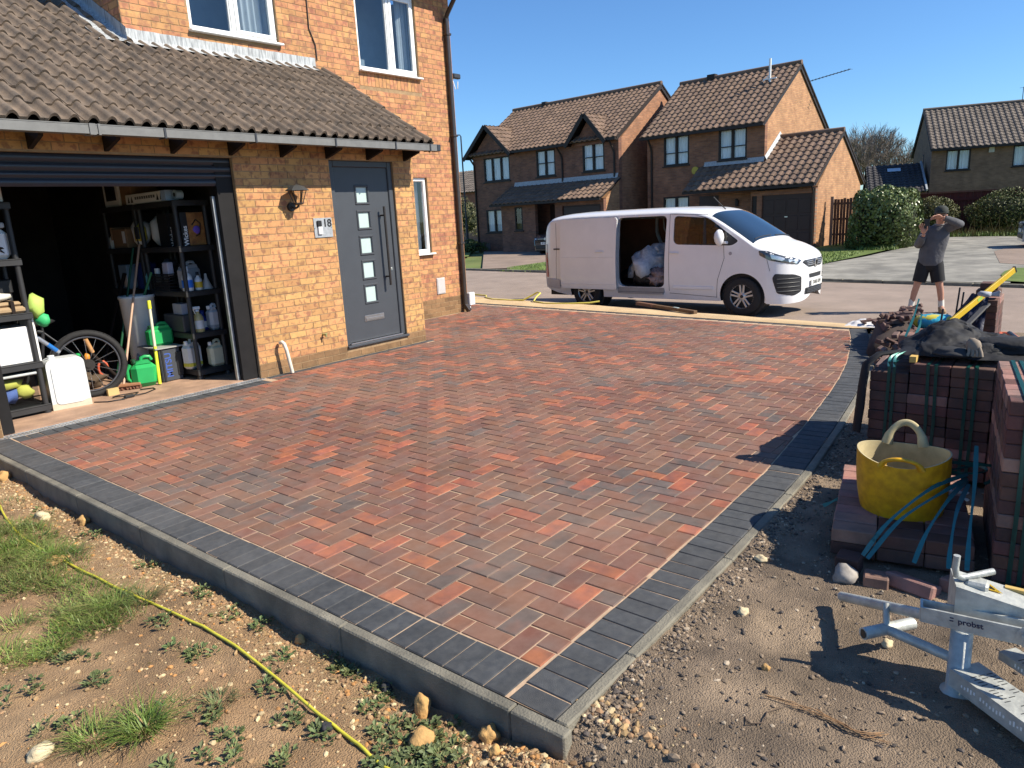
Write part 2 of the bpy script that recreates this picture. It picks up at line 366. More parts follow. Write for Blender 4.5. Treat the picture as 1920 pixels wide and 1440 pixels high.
for i in range(-1, NX):
    for j in range(-1, NY):
        k = (i-j+1) % 4
        if k == 0: r = (i, j, 2, 1)
        elif k == 3: r = (i, j, 1, 2)
        else: continue
        x0, y0 = X0+r[0]*MOD, Y0+r[1]*MOD; x1, y1 = x0+r[2]*MOD, y0+r[3]*MOD
        g2 = GAP/2; p = [(x0+g2, y0+g2), (x1-g2, y0+g2), (x1-g2, y1-g2), (x0+g2, y1-g2)]
        xm = (x0+x1)/2; s = (yin(xm+.05)-yin(xm-.05))/.1
        p = clip(p, 1, 0, -(X0+.001))
        if p: p = clip(p, -s, 1, -(yin(xm)+.006)+s*xm)
        if p: p = clip(p, -1, .105, 9.60-.105*2.34)
        yt = 6.90 if xm < 4.36 else (7.075 if xm < 6.95 else 8.74 if xm < 9.64 else 9.62)
        if xm > 4.3 and xm < 4.36: yt = 6.9
        if p: p = clip(p, 0, -1, yt)
        if p and 6.8 < xm < 7.05 and (y0+y1)/2 > 7.07: p = clip(p, 1, 0, -6.965)
        if p and 9.5 < xm < 9.75 and (y0+y1)/2 > 8.7: p = clip(p, 1, 0, -9.645)
        if len(p) < 3 or area(p) < .0009: continue
        blocks.append((xm, (y0+y1)/2, p))
blocks.sort(key=lambda q: q[0]**2+q[1]**2)
def pick(x, y):
    v = R.random()+.3*fbm(x, y, 1.1, 3)
    return TR if v > .84 else (TD if v < .10 else TM)
stuffs = MB(); smats = [TM, TR, TD]; cache = {}
for q, (x, y, p) in enumerate(blocks):
    mt = pick(x, y); ti = (R.gauss(0, .006), R.gauss(0, .006)); dz = R.gauss(0, .0009)
    if q < 300:
        full = abs(area(p)-(2*MOD-GAP)*(MOD-GAP)) < 1e-5
        hor = (max(a for a, b in p)-min(a for a, b in p)) > .15
        if full:
            key = (hor, mt.name)
            if key not in cache:
                b = MB(); paver_geo(b, [(a-x, c-y) for a, c in p], 0); cache[key] = b.mesh('paver', mt)
            link('paver', cache[key], drive, (x, y, dz), (ti[1], -ti[0], 0))
        else:
            b = MB(); paver_geo(b, [(a-x, c-y) for a, c in p], 0); link('paver', b.mesh('paver', mt), drive, (x, y, dz))
    else: paver_geo(stuffs, p, smats.index(mt), dz, ti)
stuffs.obj('paver', smats, drive, kind='stuff')
# edging blocks: left run, right curved run, strips along the house
eb = {}
def edging(x, y, rz, w=.2, d=.1, mt=TC):
    key = (round(w, 3), round(d, 3))
    if key not in eb:
        b = MB(); paver_geo(b, [(-w/2, -d/2), (w/2, -d/2), (w/2, d/2), (-w/2, d/2)], 0); eb[key] = b.mesh('edging_block', mt)
    link('edging_block', eb[key], drive, (x, y, R.gauss(0, .001)), (R.gauss(0, .005), R.gauss(0, .005), rz))
y = 1.452+.0495
while y < 7.15: edging(1.738, y, R.gauss(0, .004), .199, .0975); y += .1015
x = 1.69; arc = []
while x < 9.75:
    s = (yin(x+.1)-yin(x-.1))/.2; a = math.atan(s)
    edging(x+sin(a)*.101, yin(x)-cos(a)*.101, a+pi/2+R.gauss(0, .004), .199, .0965); x += .1012*cos(a)
x = 1.9
while x < 4.3: edging(x, 7.005, pi/2, .199, .0965); x += .1012
x = 4.47
while x < 6.95: edging(x, 7.128, 0, .199, .094); x += .2025
y = 2.46
while y < 9.7: edging(xend(y)+.03, y, pi/2+.105, .199, .08); y += .2025
# kerbs: pale concrete edging, 50 mm wide, standing proud of the soil
def kerbrun(pts, name='kerb_edging'):
    for (a, b) in zip(pts, pts[1:]):
        a, b = Vector((*a, 0)), Vector((*b, 0)); d = (b-a).normalized()
        m = MB(); m.bar(a+d*.001+Vector((0, 0, -.0985)), b-d*.001+Vector((0, 0, -.0985)), .05, .2+R.gauss(0, .001), 0, (0, 0, 1), .006); m.obj(name, m_conc, drive)
kerbrun([(1.61, 1.163+.0), (1.61, 1.39), (1.61, 2.3), (1.61, 3.215), (1.612, 4.13), (1.614, 5.045), (1.612, 5.96), (1.61, 6.875), (1.61, 7.24)])
pts = []
x = 1.637
while x < 9.75: 
    s = (yin(x+.1)-yin(x-.1))/.2; a = math.atan(s); pts.append((x+sin(a)*.229, yin(x)-cos(a)*.229)); x += (.457 if x < 1.8 or x > 3.6 else .915)
kerbrun(pts)
# sand strip and concrete lip between drive and road
b = MB()
def sandf(s, t):
    y = -.2+11.6*s; xa = (xend(y)+.075); xb = 10.5+.17*(y-4.5)+.12*fbm(y, 0, .8)
    if y < 2.2: xa = 9.85
    x = xa+(xb-xa)*t; return (x, y, .001+(.012*fbm(x, y, 2.2, 5)+.012)*min(1, 4*t)*(1-t)*2+.003+zg(x, y)*1.0)
b.grid(sandf, 60, 6); b.obj('sand_strip', m_sand, kind='structure', org=(0, 0, 0))
# garage floor
m_gfloor = pm('garage_floor', (.40, .25, .165), .85, .25, 3, .4, 60, col2=(.30, .19, .13), v2=5)
b = MB(); b.box(1.5, 4.62, 7.25, 12.8, -.2, .012); b.obj('garage_floor', m_gfloor, kind='structure', org=(0, 0, 0))
# drain channel with galvanised grating in front of the garage
m_galv = pm('galvanised', (.50, .52, .53), .42, .12, 6, .1, 60, metal=.75, col2=(.38, .40, .42), v2=14)
dr = thing('drain_channel', 'slim galvanised drain grating along the garage threshold', 'drain', (2.95, 7.17, 0))
b = MB(); b.box(1.6, 4.33, 7.115, 7.12, -.05, .003); b.box(1.6, 4.33, 7.225, 7.23, -.05, .003); b.box(1.6, 4.33, 7.12, 7.225, -.06, -.045); b.obj('channel', m_galv, dr)
b = MB(); x = 1.6
b.box(1.6, 4.33, 7.121, 7.128, -.012, .002); b.box(1.6, 4.33, 7.217, 7.224, -.012, .002); b.box(1.6, 4.33, 7.168, 7.176, -.012, .002)
while x < 4.33: b.box(x, x+.012, 7.128, 7.217, -.01, .0015); x += .03
o = b.obj('grating', m_galv, dr); o['kind'] = 'stuff'
# inspection cover set flush into the paving
ic = MB()
# soil at the front: two beds with real relief
def soilz(x, y): 
    d = max(0, 1.585-x)
    z = -.135+.03*min(1, d/.5)+.02*max(0, min(1, (y-4)/3))+.026*fbm(x, y, 1.6, 2)+.012*fbm(x, y, 7, 5)+.006*fbm(x, y, 24, 9)
    z += .022*math.exp(-((d-.25)/.12)**2)*(.5+fbm(x, y, 2.2, 8))
    z += .065*math.exp(-((x-1.50)**2+(y-1.17)**2)/.035)*(1+.5*fbm(x, y, 9, 3))
    return z
b = MB(); b.grid(lambda s, t: (1.587-(s**1.5)*7, 1.0+t**1.25*8.0, soilz(1.587-(s**1.5)*7, 1.0+t**1.25*8.0)), 190, 260); b.obj('soil', m_soil, kind='structure', org=(0, 0, 0))
def dirtz(x, y):
    d = yin(x)-.255-y if x > 1.6 else 1
    z = -.014-.014*min(1, max(0, d/.4))+.016*fbm(x, y, 1.4, 4)+.009*fbm(x, y, 8, 1)+.005*fbm(x, y, 22, 6)
    if x < 1.7: z -= .075*min(1, (1.72-x)/.18)
    return z
b = MB()
def dfn(s, t):
    x = .2+s**1.3*10.0; top = (yin(x)-.252) if x > 1.587 else 1.185
    y = top-(t**1.6)*6.5; return (x, y, dirtz(x, y))
b.grid(dfn, 260, 170); b.obj('dirt', m_dirt, kind='structure', org=(0, 0, 0))
b = MB(); b.grid(lambda s, t: (1.587-s*7, 1.0+.185-(1-t)*5, soilz(1.587-s*7, 1.0+.185-(1-t)*5)-.004), 40, 30); b.obj('soil', m_soil, kind='structure', org=(0, 0, 0))
# ================================================================ the brick house on the left
m_mort = pm('mortar', (.30, .20, .11), .95, .2, 12, .4, 120)
m_bkA = pm('facing_brick_golden', (.47, .25, .10), .85, .13, 9, .45, 110, rnd=.15, col2=(.29, .14, .07), v2=15, thr=.565, soft=.06, hue=.010, bd=.006)
m_bkB = pm('facing_brick_orange', (.46, .225, .10), .85, .13, 9, .45, 110, rnd=.15, col2=(.32, .145, .08), v2=13, thr=.54, soft=.07, hue=.010, bd=.006)
m_bkP = pm('plinth_brick_brown', (.20, .115, .055), .85, .2, 12, .4, 110, rnd=.2, bd=.006)
m_brk = brickmat('brick_far_side', (.50, .27, .11), (.38, .18, .08), (.32, .23, .14))
m_tile = pm('roof_tile_concrete', (.150, .112, .082), .92, .22, 7, .6, 120, rnd=.16, col2=(.10, .08, .064), v2=10, thr=.56, soft=.12, bd=.006)
m_lead = pm('lead_flashing', (.40, .42, .43), .55, .22, 5, .3, 40, col2=(.20, .21, .22), v2=9, thr=.58, soft=.1, stretch=(6, 6, .7))
m_gut = pm('grey_gutter', (.15, .15, .145), .45, .15, 8, spec=.4)
m_upvc = pm('upvc_white', (.80, .81, .80), .3, .04, spec=.5)
m_anth = pm('anthracite', (.052, .057, .066), .42, .06, spec=.4)
m_anthd = pm('anthracite_dark', (.03, .033, .04), .45, .06)
m_pipe = pm('brown_black_pipe', (.035, .028, .025), .35, .15, spec=.5)
m_steel = pm('brushed_steel', (.55, .54, .52), .3, .05, metal=1)
m_frost = pm('frosted_glass', (.42, .52, .50), .25, .03, spec=.6)
m_fascia = pm('dark_shaded_timber', (.018, .012, .010), .8, .25, 20, spec=.2)  # dark brown timber, darkened further to stand in for shade under the eaves
m_navy = pm('roller_door_navy', (.022, .026, .036), .4, .1, spec=.5)
m_win = glass('window_glass', (.80, .85, .88), 1.9)
m_curt = pm('net_curtain', (.62, .62, .62), .9, .08)
m_room = pm('dim_room', (.36, .40, .44), .95, .1)
HB = thing('brick_house', 'orange brick house with open garage, grey front door and brown tiled lean-to roof', 'house', (5.6, 7.2, 0))
house_bricks = []       # (dist, size, M, mat, wall)
def bricks(wall, O, dx, n, L, H0, H1, holes, mat, plinth=0, off=0, proud=.004, vis=True, course=.075):
    """stretcher bond on the plane through O, along dx, outward normal n"""
    O, dx, n = Vector(O), Vector(dx), Vector(n); k = 0; z = H0
    while z < H1-.02:
        h = min(course, H1-z); s = -(.1125 if (k+off) % 2 else 0)-.0
        while s < L-.01:
            iv = [(max(s, 0), min(s+.225, L))]
            for a, b, c, d in holes:
                if c < z+h-.012 and d > z+.012:
                    nv = []
                    for p, q in iv:
                        if b <= p or a >= q: nv.append((p, q)); continue
                        if a > p: nv.append((p, a))
                        if b < q: nv.append((b, q))
                    iv = nv
            for p, q in iv:
                w_ = q-p-.010
                if w_ < .02: continue
                c = O+dx*((p+q)/2)+Vector((0, 0, z+h/2))
                house_bricks.append((c.x**2+c.y**2+(c.z-1.63)**2, w_, h-.010, c, dx, n, m_bkP if k < plinth else mat, wall, proud+R.gauss(0, .0008)))
            s += .225
        z += course; k += 1
def wallbox(name, *boxes):
    b = MB()
    for q in boxes: b.box(*q)
    return b.obj(name, m_mort, HB)
# -- garage / porch front, Y = 7.2
GX0, GX1, DX0, DX1, PX = 1.82, 4.33, 5.58, 6.59, 6.94
wf = wallbox('front_wall', (.6, GX0, 7.2, 7.42, -.1, 2.55), (GX0, GX1, 7.2, 7.42, 2.385, 2.55), (GX1, DX0, 7.2, 7.42, -.1, 2.55), (DX0, DX1, 7.2, 7.42, -.1, .12), (DX0, DX1, 7.2, 7.42, 2.395, 2.55), (DX1, PX, 7.2, 7.42, -.1, 2.55))
bricks(wf, (.6, 7.2, 0), (1, 0, 0), (0, -1, 0), PX-.6, .0, 2.55, [(GX0-.6, GX1-.6, -1, 2.385), (DX0-.6, DX1-.6, .12, 2.40)], m_bkA, plinth=2)
_b = MB(); _b.prism([(7.425, -.1), (8.8, -.1), (8.8, 3.66), (7.425, 2.90)], PX-.2, PX-.004, 0, Matrix(((0, 0, 1, 0), (1, 0, 0, 0), (0, 1, 0, 0), (0, 0, 0, 1)))); wr = _b.obj('porch_return_wall', m_mort, HB)
bricks(wr, (PX-.004, 8.78, 0), (0, -1, 0), (1, 0, 0), 1.58, 0, 2.55, [], m_bkA, plinth=2, off=1)
# -- main front, Y = 8.8
W1 = (4.98, 6.22, 4.035, 5.12); W2 = (7.58, 8.80, 3.875, 5.06); W3 = (8.10, 8.79, 1.10, 2.33)
MX0, MX1, ZE = 4.17, 9.60, 5.30
def cut(x0, x1, z0, z1, holes):
    out = []; xsx = sorted({x0, x1, *[h[0] for h in holes], *[h[1] for h in holes]})
    for a, b in zip(xsx, xsx[1:]):
        hs = sorted([(h[2], h[3]) for h in holes if h[0] <= a+1e-6 and h[1] >= b-1e-6]); z = z0
        for c, d in hs: out.append((a, b, z, c)); z = d
        out.append((a, b, z, z1))
    return out
wm_ = wallbox('upper_wall', *[(a, b, 8.8, 9.05, c, d) for a, b, c, d in cut(MX0, 6.7, 2.6, ZE, [W1])+cut(6.7, MX1, -.1, ZE, [W2, W3])])
hol = [(a-MX0, b-MX0, c, d) for a, b, c, d in (W1, W2, W3)]+[(0, PX-MX0-.2, -1, 2.6)]
hol.append((W2[0]-MX0-.03, W2[1]-MX0+.03, 3.645, 3.875))
bricks(wm_, (MX0, 8.8, 0), (1, 0, 0), (0, -1, 0), MX1-MX0, 0, ZE, hol, m_bkB, plinth=4)
# soldier bricks under the right upper window
x = W2[0]-.03
while x < W2[1]+.02:
    c = Vector((x+.0375, 8.8, 3.76)); house_bricks.append((c.length**2, .065, .215, c, Vector((1, 0, 0)), Vector((0, -1, 0)), m_bkB, wm_, .004)); x += .075
ws = wallbox('side_wall', (MX0, MX0+.2, 9.05, 14, 2.6, ZE))
bricks(ws, (MX0, 14, 0), (0, -1, 0), (-1, 0, 0), 5.2, 3.7, ZE, [], m_bkB)
wq = wallbox('far_side_wall', (MX1-.2, MX1, 9.05, 16, -.1, ZE)); wq.data.materials[0] = brickmat('brick_gable_side', (.50, .27, .11), (.38, .18, .08), (.32, .23, .14), ax='Y')
# build bricks: the 300 nearest as pieces, the rest joined
house_bricks.sort(key=lambda q: q[0]); bc = {}; rest = {}
for q, (d, w_, h, c, dx, n, mt, wall, pr) in enumerate(house_bricks):
    if q < 300:
        if mt.name not in bc:
            b = MB(); b.box(-.5, .5, 0, .02, -.5, .5); bc[mt.name] = b.mesh('brick', mt)
        rz = atan2(n.x, -n.y); P = c+n*pr
        link('brick', bc[mt.name], wall, wm(HB).inverted() @ P, (0, 0, rz), (w_, 1, h))
    else:
        key = wall.name
        if key not in rest: rest[key] = (MB(), [m_bkA, m_bkB, m_bkP], wall)
        b, ms, _ = rest[key]; P = c+n*pr; y = -n
        M = Matrix(((dx.x, y.x, 0, P.x), (dx.y, y.y, 0, P.y), (0, 0, 1, P.z), (0, 0, 0, 1)))
        b.add([(i*w_/2, j*.012, k*h/2) for k in (-1, 1) for j in (0, 1) for i in (-1, 1)], [(0, 1, 5, 4), (4, 5, 7, 6), (2, 3, 1, 0), (0, 4, 6, 2), (3, 7, 5, 1)], ms.index(mt), M)
for b, ms, wall in rest.values(): b.obj('brick', ms, wall, kind='stuff')
# -- lean-to roof -----------------------------------------------------------
SL = math.atan2(3.77-2.60, 8.8-6.82); cS, sS = cos(SL), sin(SL)
E0 = Vector((0, 6.82, 2.60))
b = MB()
RX0, RX1 = .3, 6.97
for (x0, x1, L) in ((RX0, MX0, 5.6), (MX0, RX1, 2.29)):
    p0 = E0+Vector((0, 0, -.03)); p1 = p0+Vector((0, cS*L, sS*L)); t = Vector((0, sS, -cS))*.05
    vs = [Vector((x, p.y, p.z))+o_ for o_ in (Vector(), t) for p in (p0, p1) for x in (x0, x1)]
    b.add(vs, [(0, 1, 3, 2), (4, 6, 7, 5), (0, 4, 5, 1), (2, 3, 7, 6), (0, 2, 6, 4), (1, 5, 7, 3)])
roof = b.obj('roof', m_fascia, HB)
def tilemesh(wd=.30, Lg=.40, th=.028, hh=.050):
    b = MB(); pr = []
    for r in range(2):
        o_ = r*wd/2
        pr += [(o_+.0, .0), (o_+.028, .0)]+[(o_+.028+.094*i/6, hh*sin(pi*i/6)**.8) for i in range(1, 6)]+[(o_+.122, 0)]
    pr.append((wd, 0.0)); n = len(pr)
    vs = [(x, 0, z+.026) for x, z in pr]+[(x, Lg, z) for x, z in pr]+[(x, .004, z+.026-th) for x, z in pr]
    fs = [(i, i+1, n+i+1, n+i) for i in range(n-1)]
    b.add(vs, fs, 0, None, True); b.add([vs[i] for i in range(n)]+[vs[2*n+i] for i in range(n)], [(n+i, n+i+1, i+1, i) for i in range(n-1)])
    b.add([vs[0], vs[n], (0, Lg, -.02), vs[2*n]], [(0, 1, 2, 3)]); b.add([vs[n-1], vs[2*n-1], (wd, Lg, -.02), vs[3*n-1]], [(3, 2, 1, 0)])
    return b.mesh('tile', m_tile)
TMm = tilemesh()
rows = 17; ntile = 0
for k in range(rows):
    x = RX1-.30-(0 if k % 2 == 0 else 0)
    while x > RX0-.2:
        s = -.02+k*.322; P = E0+Vector((0, cS*s, sS*s))
        lim = 2.20 if x+.15 > MX0 else 5.3
        if s < lim:
            link('tile', TMm, roof, wm(HB).inverted() @ Vector((x+R.gauss(0, .002), P.y, P.z+R.gauss(0, .002))), (SL+R.gauss(0, .004), 0, R.gauss(0, .003))); ntile += 1
        x -= .30
# verge board, gutter, rafter feet
b = MB(); b.bar((6.978, 6.86, 2.545), (6.978, 8.79, 2.545+1.93*sS/cS), .02, .12, 0, (0, 0, 1)); b.obj('verge_board', m_fascia, HB)
gt = MB(); gy, gz0 = 6.80, 2.50
gt.box(.3, 6.97, gy-.055, gy-.05, gz0, gz0+.072); gt.box(.3, 6.97, gy-.05, gy+.055, gz0, gz0+.005); gt.box(.3, 6.97, gy+.05, gy+.055, gz0+.005, gz0+.072); gt.box(.3, 6.97, gy-.058, gy-.05, gz0+.0725, gz0+.08)
gut = gt.obj('gutter', m_gut, HB)
for x, wd in ((2.78, .03), (2.81, .02), (2.85, .02), (3.42, .018), (4.35, .018), (5.35, .018), (6.25, .018), (6.84, .018)):
    b = MB(); b.box(x, x+wd, gy-.064, gy+.06, gz0-.008, gz0+.083); b.obj('gutter_bracket', m_anthd if wd < .019 else m_gut, gut)
b = MB(); b.box(6.971, 7.04, gy-.06, gy+.058, gz0-.004, gz0+.08, 0, None, .008); b.obj('gutter_end', m_anthd, gut)
x = 1.2
while x < 6.9:
    b = MB(); b.prism([(6.73, 2.37), (6.76, 2.355), (7.199, 2.47), (7.199, 2.56), (6.73, 2.50)] if False else [(6.90, 2.52), (6.92, 2.485), (7.199, 2.405), (7.199, 2.62), (6.90, 2.56)], x, x+.04, 0, Matrix(((0, 0, 1, 0), (1, 0, 0, 0), (0, 1, 0, 0), (0, 0, 0, 1)))); b.obj('rafter_foot', m_fascia, HB); x += .62
# lead flashing along the front wall and stepped up the side
b = MB()
def lf(s, t):
    x = 4.155+s*2.62; return (x, 8.79-.004*sin(s*60)-(.0 if t > .3 else (.3-t)*.5), 3.735+.19*t+.006*fbm(x, t, 3))
b.grid(lf, 60, 6); b.obj('flashing', m_lead, HB)
b = MB()
def lf2(s, t):
    y = 8.70+s*2.4; zr = E0.z+(y-6.82)*sS/cS+.05; return (4.16-(.0 if t > .4 else (.4-t)*.75)-.012*abs(fbm(y, t, 3)), y, zr+(t-.4)*.26*(1 if t > .4 else .1)+.01*fbm(y, t, 5))
b.grid(lf2, 30, 6); b.obj('flashing', m_lead, HB)
# main roof over the upper storey (mostly above the frame) with its eaves
b = MB(); b.box(MX0-.05, MX1+.12, 8.46, 8.80, ZE, ZE+.02); b.box(MX0-.05, MX1+.12, 8.44, 8.46, ZE-.02, ZE+.18); b.obj('eaves_board', m_fascia, HB)
b = MB()
pr = [(8.40, ZE+.17), (8.40, ZE+.22), (12.4, ZE+3.0), (16.4, ZE+.22), (16.4, ZE+.17), (12.4, ZE+2.95)]
b.prism(pr, MX0-.1, MX1+.15, 0, Matrix(((0, 0, 1, 0), (1, 0, 0, 0), (0, 1, 0, 0), (0, 0, 0, 1)))); b.obj('main_roof', m_tile, HB)
b = MB(); b.box(MX0-.1, MX1+.2, 8.33, 8.43, ZE+.08, ZE+.16); b.obj('gutter', m_pipe, HB)
# -- windows ----------------------------------------------------------------
def window(box, lights, y=8.8, curtain=True, sill=True, bits=True):
    x0, x1, z0, z1 = box; yf = y+.035
    f = MB(); t = .058
    f.box(x0, x1, yf, yf+.06, z1-t, z1, 0, None, .006); f.box(x0, x1, yf, yf+.06, z0, z0+t, 0, None, .006)
    f.box(x0, x0+t, yf+.0005, yf+.0595, z0+t, z1-t, 0, None, .006); f.box(x1-t, x1, yf+.0005, yf+.0595, z0+t, z1-t, 0, None, .006)
    fr = f.obj('window', m_upvc, HB)
    for (a, b_, opn) in lights:
        c = MB(); s = .05 if opn else .018; ya = yf-.012 if opn else yf+.012; A, B = x0+(x1-x0)*a, x0+(x1-x0)*b_
        A += .03 if a > 0 else t-.012; B -= .03 if b_ < 1 else t-.012
        C, D = z0+t-.012, z1-t+.012
        c.box(A, B, ya, ya+.05, C, C+s, 0, None, .006); c.box(A, B, ya, ya+.05, D-s, D, 0, None, .006); c.box(A, A+s, ya+.0005, ya+.0495, C+s, D-s, 0, None, .006); c.box(B-s, B, ya+.0005, ya+.0495, C+s, D-s, 0, None, .006)
        c.obj('sash', m_upvc, fr)
        p = MB(); p.box(A+s-.005, B-s+.005, ya+.02, ya+.026, C+s-.005, D-s+.005); p.obj('pane', m_win, fr)
        if b_ < 1:
            c = MB(); c.box(x0+(x1-x0)*b_-.028, x0+(x1-x0)*b_+.028, yf+.001, yf+.058, z0+t, z1-t, 0, None, .005); c.obj('mullion', m_upvc, fr)
    if sill:
        s = MB(); s.box(x0-.02, x1+.03, y-.075, y+.034, z0-.028, z0-.001, 0, None, .006); s.obj('sill', m_upvc, fr)
    rm = MB(); rm.box(x0-.1, x1+.1, y+.75, y+.77, z0-.8, z1+.2); rm.box(x0-.1, x1+.1, y+.26, y+.75, z1+.2, z1+.22); rm.obj('room_wall', m_room, fr)
    if curtain:
        for (a, b_) in curtain:
            q = MB(); A, B = x0+(x1-x0)*a, x0+(x1-x0)*b_
            q.grid(lambda u, v: (A+(B-A)*u, y+.19+.025*sin(u*(B-A)*70)+.01*sin(u*31), z0-.05+(z1-z0+.1)*v), 50, 2); q.obj('curtain', m_curt, fr)
    return fr
window(W1, [(0, .5, False), (.5, 1, True)], curtain=[(.62, .99)])
window(W2, [(0, .55, False), (.55, 1, True)], curtain=[(.80, .99)])
window(W3, [(0, 1, False)], curtain=[(0, .9)])
# -- front door -------------------------------------------------------------
f = MB(); f.box(DX0, DX0+.075, 7.225, 7.30, .15, 2.395, 0, None, .008); f.box(DX1-.075, DX1, 7.225, 7.30, .15, 2.395, 0, None, .008); f.box(DX0+.075, DX1-.075, 7.2255, 7.2995, 2.32, 2.395, 0, None, .008)
f.box(DX0-.01, DX1+.02, 7.165, 7.30, .12, .15, 0, None, .006)
fd = f.obj('front_door', m_anth, HB)
b = MB(); b.box(DX0+.06, DX1-.06, 7.20, 7.262, .1505, .17, 0, None, .004); b.obj('threshold', m_steel, fd)
lf_ = MB(); LX0, LX1, LY = DX0+.078, DX1-.078, 7.245
gl = [(5.985, 6.165, a, b_) for a, b_ in ((1.895, 2.085), (1.585, 1.780), (1.27, 1.47), (.96, 1.165), (.652, .858))]
for a, b_, c, d in cut(LX0, LX1, .175, 2.317, gl): lf_.box(a, b_, LY, LY+.05, c, d)
lf_.obj('door_leaf', m_anth, fd)
for x0, x1, z0, z1 in gl:
    q = MB(); t = .026; y0_, y1_ = LY-.012, LY+.01
    q.box(x0-t, x1+t, y0_, y1_, z1-.004, z1+t, 0, None, .008); q.box(x0-t, x1+t, y0_, y1_, z0-t, z0+.004, 0, None, .008); q.box(x0-t, x0+.004, y0_+.0005, y1_, z0, z1, 0, None, .008); q.box(x1-.004, x1+t, y0_+.0005, y1_, z0, z1, 0, None, .008)
    q.obj('pane_trim', m_anth, fd)
    q = MB(); q.box(x0-.002, x1+.002, LY+.012, LY+.022, z0-.002, z1+.002); q.obj('pane', m_frost, fd)
q = MB(); hx = 6.352; q.cyl((hx, 7.165, .84), (hx, 7.165, 1.84), .016, None, 14); q.cyl((hx, 7.165, .95), (hx, LY, .95), .011); q.cyl((hx, 7.165, 1.73), (hx, LY, 1.73), .011); q.cyl((hx, 7.165, .838), (hx, 7.165, .85), .0168, None, 14); q.obj('pull_handle', pm('dark_bar', (.06, .05, .045), .35, .05, metal=.6), fd)
q = MB(); q.box(6.44, 6.475, LY-.006, LY+.001, 1.02, 1.06); q.cyl((6.457, LY-.012, 1.04), (6.457, LY, 1.04), .012); q.obj('lock', m_steel, fd)
q = MB(); q.box(5.925, 6.255, LY-.008, LY+.002, .405, .485, 0, None, .005); q.box(5.94, 6.24, LY-.016, LY-.006, .418, .455, 0, None, .006); q.obj('letter_plate', m_steel, fd)
# -- garage roller door and reveal ------------------------------------------
rd = MB(); rd.box(GX0, GX1, 7.26, 7.58, 2.17, 2.384); rdo = rd.obj('roller_door', m_navy, HB)
for k, (z0, z1, yy) in enumerate(((2.31, 2.384, 7.252), (2.235, 2.305, 7.246), (2.175, 2.23, 7.25), (2.10, 2.17, 7.256))):
    b = MB(); b.grid(lambda u, v: (GX0+.01+(GX1-GX0-.02)*u, yy-.014*sin(pi*v), z0+(z1-z0)*v), 2, 6); b.obj('slat', m_navy, rdo)
for _x in ((GX1-.19, GX1-.002), (GX0+.002, GX0+.1)):
    b = MB(); b.box(*_x, 7.24, 7.40, .012, 2.384); b.obj('door_jamb', pm('jamb_black', (.012, .011, .011), .6, .2, spec=.2), HB)
b = MB(); b.box(GX1-.225, GX1-.195, 7.30, 7.34, .012, 2.0); b.obj('guide_rail', m_galv, HB)
# garage shell: left, right, back and ceiling
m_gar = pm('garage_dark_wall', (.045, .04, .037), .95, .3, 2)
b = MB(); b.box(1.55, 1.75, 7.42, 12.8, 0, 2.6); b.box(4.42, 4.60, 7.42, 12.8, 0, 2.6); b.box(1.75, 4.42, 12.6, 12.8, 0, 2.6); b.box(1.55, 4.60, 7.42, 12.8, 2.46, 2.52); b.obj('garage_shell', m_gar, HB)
# -- rainwater pipe, meter boxes and other fixings (all fixed to the house) --
b = MB(); b.tube([(9.44, 8.40, 5.28), (9.44, 8.42, 5.20), (9.47, 8.70, 4.93), (9.475, 8.755, 4.85), (9.475, 8.755, 3)], .036, 10); b.box(9.437, 9.513, 8.715, 8.794, .12, 4.86, 0, None, .012)
b.bar((9.475, 8.755, .13), (9.475, 8.66, .02), .075, .07); dp = b.obj('downpipe', m_pipe, HB)
for z in (1.2, 3.0, 4.6):
    b = MB(); b.box(9.42, 9.53, 8.70, 8.798, z, z+.035, 0, None, .005); b.obj('pipe_clip', m_pipe, dp)
b = MB(); b.tube([(9.40, 8.40, 5.30), (9.8, 8.25, 5.42), (10.3, 8.1, 5.55)], .04, 8); b.obj('gutter_outlet', m_pipe, HB)
q = MB(); q.box(8.83, 9.03, 8.778, 8.80, .38, .66, 0, None, .006); q.box(8.845, 9.015, 8.772, 8.78, .395, .645, 0, None, .004)
o = q.obj('meter_box', pm('pale_box', (.46, .44, .43), .6, .1)); tag(o, 'pale grey meter box lid low on the brick wall left of the downpipe', 'meter box')
q = MB(); q.box(9.555, 9.70, 8.70, 8.79, .10, .33, 0, None, .012); q.box(9.575, 9.68, 8.694, 8.702, .13, .30, 0, None, .004); q.tube([(9.6, 8.745, .11), (9.59, 8.74, .03), (9.55, 8.70, .012)], .012, 6)
o = q.obj('outdoor_socket', pm('socket_white', (.68, .70, .71), .4, .1)); tag(o, 'white weatherproof socket box at the foot of the brown downpipe', 'socket')
q = MB(); q.tube([(4.60, 7.16, .36), (4.60, 7.12, .375), (4.605, 7.09, .355), (4.62, 7.08, .28), (4.655, 7.07, .01)], .021, 10)
o = q.obj('waste_pipe', pm('ivory_pipe', (.62, .58, .48), .4, .15)); tag(o, 'ivory waste pipe elbow at the foot of the brick pier', 'pipe')
q = MB(); q.cyl((5.22, 7.205, .36), (5.22, 7.13, .355), .012); q.cyl((5.22, 7.13, .37), (5.22, 7.13, .33), .01); q.bar((5.20, 7.14, .372), (5.25, 7.14, .372), .012, .008)
o = q.obj('garden_tap', pm('brass', (.35, .36, .16), .4, .2, metal=.5)); tag(o, 'small greenish outside tap on the brick pier below the house number', 'tap')
